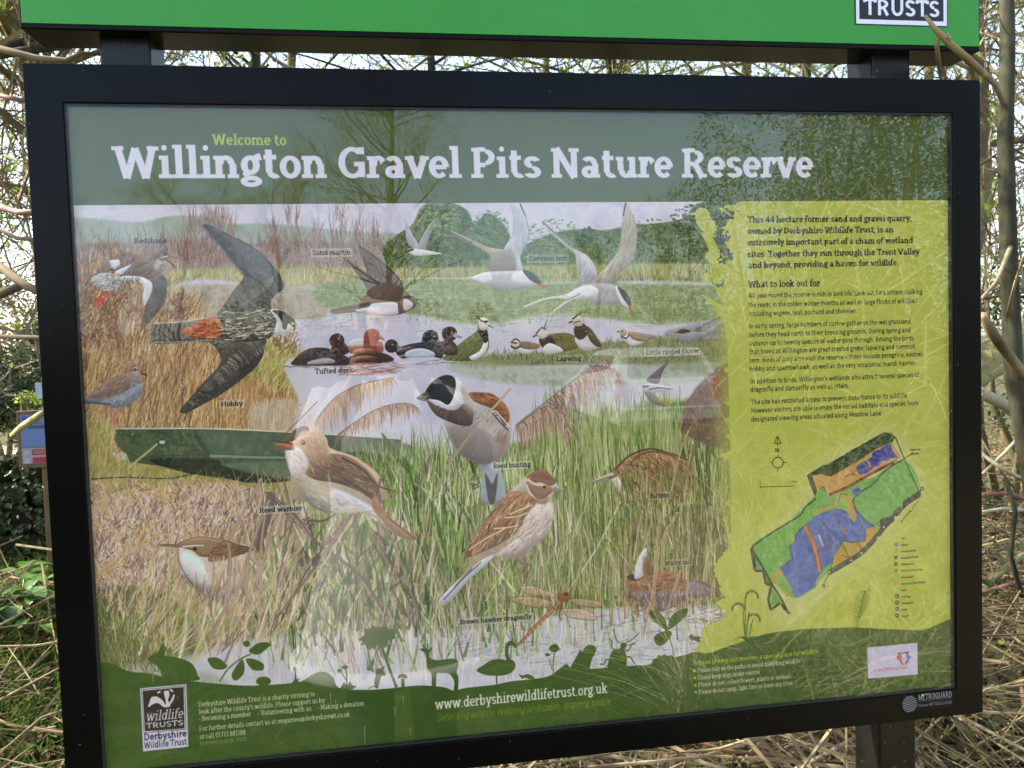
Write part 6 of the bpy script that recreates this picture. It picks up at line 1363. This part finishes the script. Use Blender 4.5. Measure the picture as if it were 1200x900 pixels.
o = ps.build('sunlit_leaves', mat('sunlit_pale_leaves',(.42,.38,.28),.7,(.6,.58,.5),9), kind='stuff'); tag(o, 'pale sunlit leaves and pebbles strewn on the path at the left', 'pale leaves')  # sunlight on the litter is put into this pale leaf colour
pp = MB(); pa = at(20,500,7.5).x
pp.quad((pa-4,6.4,.07),(pa+2.2,6.0,.07),(pa+1.2,14,.07),(pa-8,14,.07)); pp.build('footpath', mat('beaten_path',(.26,.22,.15),.95,(.42,.38,.29),7,.01), kind='structure')
# leafy plants low on the left
def rosette(px, py, n, L, label):
    g = march(px, py) or ground_at(px, py, .08); rt = thing('leafy_plant', label, 'plant', (g.x, g.y, g.z-.01))
    base = None
    for k in range(n):
        a = R_.uniform(0, 6.28); e = R_.uniform(.35,1.3); d = Vector((math.cos(a)*math.cos(e), math.sin(a)*math.cos(e), math.sin(e)))
        stalk = L*R_.uniform(.5,1.1); tip = d*stalk; out = Vector((math.cos(a), math.sin(a), R_.uniform(-.2,.35))).normalized(); l = L*R_.uniform(.7,1.1); w = l*.62
        sd = out.cross(Vector((0,0,1))).normalized(); up = sd.cross(out); q = MB()
        q.tube([Vector((0,0,0)), tip*.6, tip], [.003,.0028,.002], 4)
        c = len(q.v); rows = 6
        for i in range(rows+1):
            t = i/rows; ww = w*.5*math.sin(math.pi*min(1,(t*.86+.14)))**.8 if t < 1 else .001; m_ = tip+out*l*t-Vector((0,0,1))*l*.25*t*t
            q.v += [tuple(m_-sd*ww+up*ww*.3), tuple(m_), tuple(m_+sd*ww+up*ww*.3)]
        for i in range(rows):
            for j in range(2): k0 = c+i*3+j; q.f.append((k0, k0+1, k0+4, k0+3))
        q.build('leaf', M_arum, rt, smooth=True)
    return rt
rosette(24,690,10,.13,'upright broad-leaved plant just behind the larger clump at the left edge'); rosette(38,735,9,.10,'dull green broad-leaved plant in front of the larger clump'); rosette(22,715,13,.15,'glossy green broad-leaved plant on the bank at the left edge, the larger clump'); rosette(48,700,9,.11,'small broad-leaved plant tucked against the left side of the frame'); rosette(8,745,8,.10,'pale green broad-leaved plant below the larger clump at the left edge')
rosette(2,655,8,.10,'small leafy plant higher on the bank by the dark wall'); rosette(60,870,5,.06,'tiny green seedling beside the bottom left corner of the frame')
rosette(1160,600,6,.09,'bright green leafy shoot beside the right side of the frame'); rosette(1190,890,6,.07,'small green plant in the straw at the bottom right corner'); rosette(870,890,6,.07,'dark green leafy plant in the straw below the frame')
ivy = MB(); wz = at(20,534,3.6).z
for k in range(1500):
    x_ = R_.uniform(at(-260,560,3.6).x, at(66,560,3.6).x); z_ = R_.uniform(0, 1)**.8*wz*1.02; ivy.leaf((x_, 3.57-R_.uniform(0,.05), z_), (R_.gauss(0,1), -.4, R_.gauss(-.4,.6)), R_.uniform(.02,.05), R_.uniform(.02,.04), (R_.gauss(0,.5), -1, R_.gauss(0,.5)))
o = ivy.build('wall_ivy', M_dark, kind='stuff'); tag(o, 'dark ivy and moss creeping over the low stone wall', 'ivy')
# low old wall and the small notice at the left
M_wall = mat('old_mossy_stone', (.022,.019,.012), .95, (.07,.06,.035), 9, .03, .1, c3=(.035,.035,.016), detail=8)
wl = thing('stone_wall', 'low dark mossy stone wall behind the small blue notice at the left', 'wall', (at(10,600,3.6).x-1.2, 3.7, 0))
ztop = at(20,534,3.6).z; wx0 = at(-260,560,3.6).x; wx1 = at(66,560,3.6).x
nrow = 7
for r_ in range(nrow):
    h0, h1 = ztop*r_/nrow-.05*(r_ == 0), ztop*(r_+1)/nrow; x = wx0+(r_ % 2)*.12
    while x < wx1:
        w_ = R_.uniform(.10,.30); q = MB(); y_ = 3.6+R_.uniform(-.025,.02)
        q.box(x+.006, min(x+w_,wx1)-.006, y_, 3.92, h0+.006, h1-.006+(R_.uniform(-.02,.01) if r_ == nrow-1 else 0))
        v = q.v; q.v = [(a+R_.gauss(0,.013), b+R_.gauss(0,.013), c+R_.gauss(0,.013)) for a, b, c in v]; child(q, 'stone', M_wall, wl, bevel=.02); x += w_
q = MB(); q.box(wx0, wx1-.02, 3.66, 3.90, -.05, ztop-.05); child(q, 'core', M_wall, wl)
a, b = at(23,547,3.25), at(78,482,3.25)
nt_ = thing('small_notice', 'small blue white and red notice on a timber frame at the left edge', 'notice', (a.x+.1, 3.28, 0))
M_wood = mat('brown_timber', (.10,.07,.04), .8, (.18,.13,.08), 12, .001, .2, stretch=(1,1,.2))
q = MB(); q.box(a.x+.09, a.x+.16, 3.285, 3.345, -.1, b.z+.02); child(q, 'post', M_wood, nt_, bevel=.004)
q = MB(); q.box(a.x-.008, b.x+.008, 3.262, 3.284, a.z-.010, b.z+.010); child(q, 'frame', M_wood, nt_, bevel=.003)
def sheet(nm, x0, x1, z0, z1, y, c): q = MB(); q.box(x0, x1, y, y+.002, z0, z1); return child(q, nm, mat(nm, lin(c), .4, spec=.4), nt_)
Hn = b.z-a.z; Wn = b.x-a.x
sheet('blue_sheet', a.x+.012, b.x-.01, a.z+Hn*.36, b.z-.012, 3.259, (96,120,168)); sheet('white_sheet', a.x+.012, b.x-.01, a.z+.012, a.z+Hn*.335, 3.259, (150,150,158)); sheet('green_rule', a.x+.012, b.x-.01, a.z+Hn*.34, a.z+Hn*.357, 3.2588, (90,130,90))
for zf in (.20,.05): sheet('red_panel', a.x+.062, b.x-.02, a.z+Hn*zf, a.z+Hn*(zf+.11), 3.2575, (150,48,62)); sheet('pictogram', a.x+.022, a.x+.05, a.z+Hn*(zf+.01), a.z+Hn*(zf+.09), 3.2575, (165,165,180))
for k in range(4): sheet('text_line', a.x+.07, b.x-.03, a.z+Hn*(.225+.02*k), a.z+Hn*(.229+.02*k), 3.2568, (230,170,180)); 
sheet('photo_strip', a.x+.05, a.x+.14, a.z+Hn*.70, a.z+Hn*.76, 3.2575, (60,74,100)); sheet('text_line', a.x+.05, a.x+.12, a.z+Hn*.80, a.z+Hn*.815, 3.2575, (70,90,140)); sheet('emblem', a.x+.02, a.x+.04, a.z+Hn*.86, a.z+Hn*.93, 3.2575, (60,80,130))
nb = thing('tag_notice', 'tiny pale blue notice just above the small timber-framed notice', 'notice', (at(50,460,3.9).x, 3.9, 0)); c_ = at(42,466,3.9)
q = MB(); q.box(c_.x, c_.x+.12, 3.9, 3.905, c_.z, c_.z+.09); child(q, 'sheet', mat('pale_notice', lin((170,185,215)), .5), nb); q = MB(); q.box(c_.x+.04, c_.x+.07, 3.906, 3.93, -.1, c_.z+.09); child(q, 'post', M_wood, nb)
# ---------------------------------------------------------------- the place in front of the board, seen in the glass
for px, D, s, lean, lab in ((455,42,2.5,0,'big bare spreading tree behind the viewer, reflected over the word Gravel'),(200,46,1.7,.1,'bare tree behind the viewer, reflected over the word Willington'),(130,40,1.2,-.1,'small bare tree behind the viewer at the left of the reflection'),(320,50,1.8,.05,'bare tree behind the viewer between two others in the reflection')):
    m_ = mirror(px, 300, D); tree((m_.x, m_.y, 0), (lean, 0, 1), 6.2*s, .085*s, lab, 4, leaf=.0, nch=(4,5), spread=.8, start=.22, up=.3, twr=1.7, group='bare trees across the field')
for px, D, s, lab in ((700,26,1.9,'rounded twiggy thorn bush behind the viewer, reflected over the word Nature'),(820,22,2.0,'second rounded thorn bush behind the viewer beside the hedge'),(770,30,2.2,'taller thorn bush behind the other two')):
    m_ = mirror(px, 330, D); tree((m_.x, m_.y, 0), (0, 0, 1), 2.7*s, .10, lab, 4, leaf=.3, nch=(4,5), spread=1.1, start=.05, ls=.05, twr=1.5, group='thorn bushes across the field', name='thorn_bush')
hd_ = []
for k, (px, D, R3, z) in enumerate(((905,7.5,(1.1,1.1,2.2),2.2),(965,6.2,(1.0,1.0,2.2),2.3),(1030,5.6,(.95,.95,2.2),2.3),(1100,5.2,(1.,1.,2.3),2.3),(1180,4.8,(1.,1.,2.3),2.4))):
    m_ = mirror(px, 330, D); foliage_bush((m_.x, m_.y, z), R3, 13000, .042, ('hedge bush behind the viewer on the right, nearest the lane','hedge bush behind the viewer, second from the lane','hedge bush behind the viewer, third from the lane','hedge bush behind the viewer, fourth from the lane','hedge bush behind the viewer, farthest from the lane')[k], M_dark, name='hedge_bush')
bl = MB()
for k in range(2600):
    px, py = R_.uniform(850,1180), R_.uniform(90,330); m_ = mirror(px, py, R_.uniform(3.8,6.4)); bl.leaf(m_, (R_.gauss(0,1), R_.gauss(0,1), R_.gauss(0,1)), R_.uniform(.012,.03), .02)
o = bl.build('blossom', M_bloss, kind='stuff'); tag(o, 'white blackthorn blossom speckling the hedge behind the viewer', 'blossom')
M_reed = mat('brightened_reed_straw', (.42,.36,.2), .8, (.66,.60,.42), 3, trans=.2)  # straw brightened in its colour so sunlit strands show in the glass
sr = MB()
for k in range(5200):
    D = R_.uniform(1.5, 4.2); px = R_.uniform(780, 1230); m_ = mirror(px, 600, D); z0 = gz(m_.x, m_.y)
    if m_.x < .75: continue
    sr.blade((m_.x, m_.y, z0), (R_.gauss(0,.7), R_.gauss(0,.7), 1), R_.uniform(.25,1.1)*(1 if R_.random() < .8 else 1.7), R_.uniform(.003,.009), R_.uniform(.1,.9), 4)
for k in range(520):
    D = R_.uniform(1.6, 3.6); px = R_.uniform(840, 1230); py = R_.uniform(240, 860); m_ = mirror(px, py, D)
    if m_.z < .1: continue
    a = R_.uniform(0,6.28); d = Vector((math.cos(a), math.sin(a)*.4, R_.gauss(0,.6))).normalized(); L = R_.uniform(.2,.6); sr.tube([m_-d*L/2, m_+Vector((0,0,R_.gauss(0,.03))), m_+d*L/2], [.003,.004,.0015], 4, cap=False)
o = sr.build('tall_dry_grass', M_reed, kind='stuff'); tag(o, 'tall sunlit dry grass on the verge behind the viewer', 'dry grass')
for k, (px, D, R3, z) in enumerate(((-40,5,(1,1,.9),.9),(60,7,(1.2,1,.8),.8),(170,9,(1.5,1.2,.8),.8))):
    m_ = mirror(px, 420, D); foliage_bush((m_.x, m_.y, z), R3, 3500, .06, ('low dark bush behind the viewer on the left, nearest','low dark bush behind the viewer on the left, middle one','low dark bush behind the viewer on the left, farthest')[k], M_dark, name='low_bush')
for k, px in enumerate((-120,20,150,280,420,560,700)):
    m_ = mirror(px, 420, 31+2*(k % 3)); foliage_bush((m_.x, m_.y, 1.6), (3.4,1.6,1.8+.5*(k % 2)), 2600, .22, 'bushy stretch of the hedgerow across the field, '+('first','second','third','fourth','fifth','sixth','seventh')[k]+' from the left in the glass', M_hedgerow, name='hedgerow_bush')
# parked white car seen from behind in the reflection
def make_car(x, y):
    car = thing('parked_car', 'white parked hatchback behind the viewer, seen only as a reflection', 'car', (x, y, 0))
    M_white = mat('white_car_paint', (.50,.50,.51), .25, spec=.6); M_wg = mat('dark_window', (.01,.012,.014), .08, spec=.8); M_ty = mat('tyre_rubber', (.02,.02,.02), .8); M_red = mat('red_lamp_lens', (.5,.02,.02), .2, spec=.6); M_rim = mat('wheel_rim', (.4,.4,.42), .3, metal=1); M_pl = mat('yellow_plate', (.7,.55,.05), .5)
    prof = [(0,.28),(0,.62),(.02,.92),(.10,1.0),(.30,1.36),(.48,1.47),(1.3,1.5),(2.1,1.44),(2.8,1.02),(3.75,.86),(3.95,.66),(4.0,.3)]   # y from the tail forward, z
    b = MB(); m = len(prof)
    for sx in (-1, 1):
        for yy, zz in prof: w = .87 if zz <= 1.02 else .87-(zz-1.02)*.42; b.v.append((sx*w, -yy, zz))
    for i in range(m-1): b.f.append((i, i+1, m+i+1, m+i))
    b.f.append((m-1, 0, m, 2*m-1)); b.f.append(tuple(range(m))[::-1]); b.f.append(tuple(m+i for i in range(m)))
    b.build('body', M_white, car, bevel=.05)
    q = MB(); q.quad((-.66,-.115,1.04),(.66,-.115,1.04),(.60,-.285,1.345),(-.60,-.285,1.345)); q.v = [(a_, b_+.028, c_) for a_, b_, c_ in q.v]; q.build('rear_window', M_wg, car)
    for sx in (-1, 1):
        q = MB(); q.v = [(sx*.875,-.55,1.03),(sx*.875,-2.6,1.03),(sx*.73,-2.02,1.38),(sx*.73,-.6,1.38)]; q.f = [(0,1,2,3)]; q.build('side_window', M_wg, car)
        q = MB(); q.box(sx*.80-.07, sx*.80+.07, -.08, .03, .66, 1.0); q.build('tail_light', M_red, car, bevel=.02)
        for yy in (-.75,-3.2):
            q = MB(); q.tube([Vector((sx*.72,yy,.31)), Vector((sx*.9,yy,.31))], .31, 24); w = q.build('wheel', M_ty, car); q = MB(); q.tube([Vector((sx*.89,yy,.31)), Vector((sx*.91,yy,.31))], .2, 16); q.build('rim', M_rim, w)
    q = MB(); q.box(-.26,.26,.005,.02,.62,.73); q.build('number_plate', M_pl, car); q = MB(); q.box(-.85,.85,-.05,.05,.32,.55); q.build('bumper', M_white, car, bevel=.03)
    return car
m_ = mirror(785, 440, 10.5); make_car(m_.x, m_.y)

# the photographer, mirrored in the glazing
def photographer():
    X0, Y0 = CAM.x-.05, CAM.y-.40
    skin = mat('skin', (.50,.30,.22), .5, (.56,.34,.25), 12, spec=.4); M_coat = mat('pale_coat', (.42,.40,.39), .85, (.50,.48,.47), 30, .001); M_tr = mat('dark_trousers', (.03,.035,.05), .85, (.05,.055,.07), 40, .001); M_hair = mat('brown_hair', (.05,.03,.02), .6, (.10,.06,.035), 60, .002, stretch=(1,1,.2)); M_boot = mat('boot_leather', (.03,.02,.015), .5)
    man = thing('person', 'person in a pale coat photographing the board, seen only as a reflection', 'person', (X0, Y0, 0))
    vs, rs, es = [], [], []
    def v(p, r): vs.append(p); rs.append((r, r) if isinstance(r, (int, float)) else r); return len(vs)-1
    def chain(a, L):
        for p, r in L: b = v(p, r); es.append((a, b)); a = b
        return a
    pel = v((0,0,.95), (.14,.10)); chest = chain(pel, [((0,.0,1.12),(.13,.09)), ((0,0,1.32),(.15,.10)), ((0,0,1.42),(.10,.07))]); nk = chain(chest, [((0,.01,1.49),.052), ((0,.02,1.55),.056), ((0,.025,1.62),(.075,.09)), ((0,.02,1.69),(.07,.085)), ((0,.02,1.725),.04)])
    for s in (-1, 1):
        k = chain(pel, [((s*.09,0,.86),.085), ((s*.10,.01,.50),.058), ((s*.10,-.02,.10),.038), ((s*.10,.02,.04),.035), ((s*.11,.14,.03),.03)])
        w = chain(chest, [((s*.17,0,1.41),.055), ((s*.24,.10,1.22),.042), ((s*.13,.27,1.40),.03), ((s*.085,.32,1.47),.022), ((s*.078,.345,1.505),(.03,.014))])
        for q in range(4):
            z = 1.488+.019*q; L_ = (.9,1.,.95,.75)[3-q]
            chain(w, [((s*.082,.362,z),.0085), ((s*.068-(0),.385,z+.004),.0078), ((s*(.068-.026*L_),.390,z+.003),.0068), ((s*(.068-.044*L_),.386,z),.0058)])
        chain(w, [((s*.062,.338,1.478),.010), ((s*.045,.342,1.470),.009), ((s*.028,.352,1.474),.0075)])
    me = bpy.data.meshes.new('body'); me.from_pydata(vs, es, []); me.materials.append(skin); o = bpy.data.objects.new('body', me); col.objects.link(o); o.parent = man
    sk = o.modifiers.new('skin', 'SKIN'); sl = me.skin_vertices[0].data
    for i, r in enumerate(rs): sl[i].radius = r
    sl[0].use_root = True; sk.use_smooth_shade = True; ss = o.modifiers.new('sub', 'SUBSURF'); ss.levels = ss.render_levels = 2
    f = MB(); f.tube([(0,.105,1.635),(0,.128,1.612),(0,.118,1.603)], [.006,.012,.008], 8); f.build('nose', skin, o, smooth=True)
    for s in (-1, 1):
        f = MB(); f.tube([(s*.031,.098,1.637),(s*.031,.106,1.637)], [.010,.008], 8); f.build('eye', M_tr, o, smooth=True)
        f = MB(); f.tube([(s*.084,.02,1.60),(s*.092,.01,1.625),(s*.088,.012,1.65)], [.008,.012,.010], 8); f.build('ear', skin, o, smooth=True)
    f = MB(); f.tube([(-.022,.103,1.580),(0,.110,1.578),(.022,.103,1.580)], [.003,.005,.003], 6); f.build('mouth', mat('lips', (.45,.16,.14), .5), o, smooth=True)
    def lathe(rows, m, name, n=22):
        q = MB()
        for z, a, b, dy in rows:
            for j in range(n): t = 2*math.pi*j/n; q.v.append((a*math.cos(t), dy+b*math.sin(t), z+.006*math.sin(5*t)))
        for i in range(len(rows)-1):
            for j in range(n): q.f.append((i*n+j, i*n+(j+1)%n, (i+1)*n+(j+1)%n, (i+1)*n+j))
        return q
    q = lathe([(1.475,.075,.07,.005),(1.46,.11,.085,0),(1.43,.19,.11,0),(1.37,.215,.13,0),(1.2,.205,.14,0),(1.05,.20,.145,0),(.9,.24,.175,0),(.75,.285,.20,0),(.585,.325,.235,0),(.575,.31,.22,0)], M_coat, 'coat')
    for s in (-1, 1): q.tube([(s*.175,0,1.405),(s*.225,.05,1.30),(s*.245,.10,1.225),(s*.20,.19,1.30),(s*.13,.27,1.40),(s*.108,.295,1.435)], [.075,.068,.062,.055,.048,.046], 12)
    q.tube([(.325*math.cos(k_*math.pi/12), .235*math.sin(k_*math.pi/12), .59) for k_ in range(25)], .024, 10)
    q.build('coat', M_coat, man, smooth=True)
    q = MB()
    for s in (-1, 1): q.tube([(s*.09,0,.9),(s*.10,.01,.5),(s*.10,-.02,.1)], [.10,.078,.062], 12)
    q.build('trousers', M_tr, man, smooth=True)
    for s in (-1, 1): q = MB(); q.tube([(s*.10,-.06,.05),(s*.10,.02,.065),(s*.108,.10,.05),(s*.11,.18,.03)], [.04,.05,.045,.03], 10); q.build('boot', M_boot, man, smooth=True)
    hm = bpy.data.meshes.new('hair'); bm = bmesh.new(); bmesh.ops.create_uvsphere(bm, u_segments=20, v_segments=14, radius=1)
    for vv in bm.verts: vv.co = Vector((vv.co.x*.095, vv.co.y*.11+.005, vv.co.z*.115+1.645))
    bmesh.ops.delete(bm, geom=[x for x in bm.verts if x.co.y > .06 and x.co.z < 1.685], context='VERTS'); bm.to_mesh(hm); bm.free(); hm.materials.append(M_hair); ho = bpy.data.objects.new('hair', hm); col.objects.link(ho); ho.parent = o
    for pg in hm.polygons: pg.use_smooth = True
    ph = thing('phone', 'smartphone held up sideways in both hands of the reflected person', 'phone', (CAM.x-.02, CAM.y-.03, CAM.z))
    M_ph = mat('phone_case', (.02,.02,.022), .3, spec=.5); q = MB(); q.box(-.075,.075,-.008,0,-.052,.020); q.build('body', M_ph, ph, bevel=.003)
    q = MB(); q.tube([(0,0,0),(0,.0015,0)], [.006,.006], 16); q.build('lens', mat('lens_glass', (.01,.01,.015), .05, spec=.8), ph); q = MB(); q.box(-.070,.070,-.0088,-.0081,-.048,.016); q.build('screen', mat('phone_screen', (.01,.01,.012), .08, spec=.6), ph)
photographer()
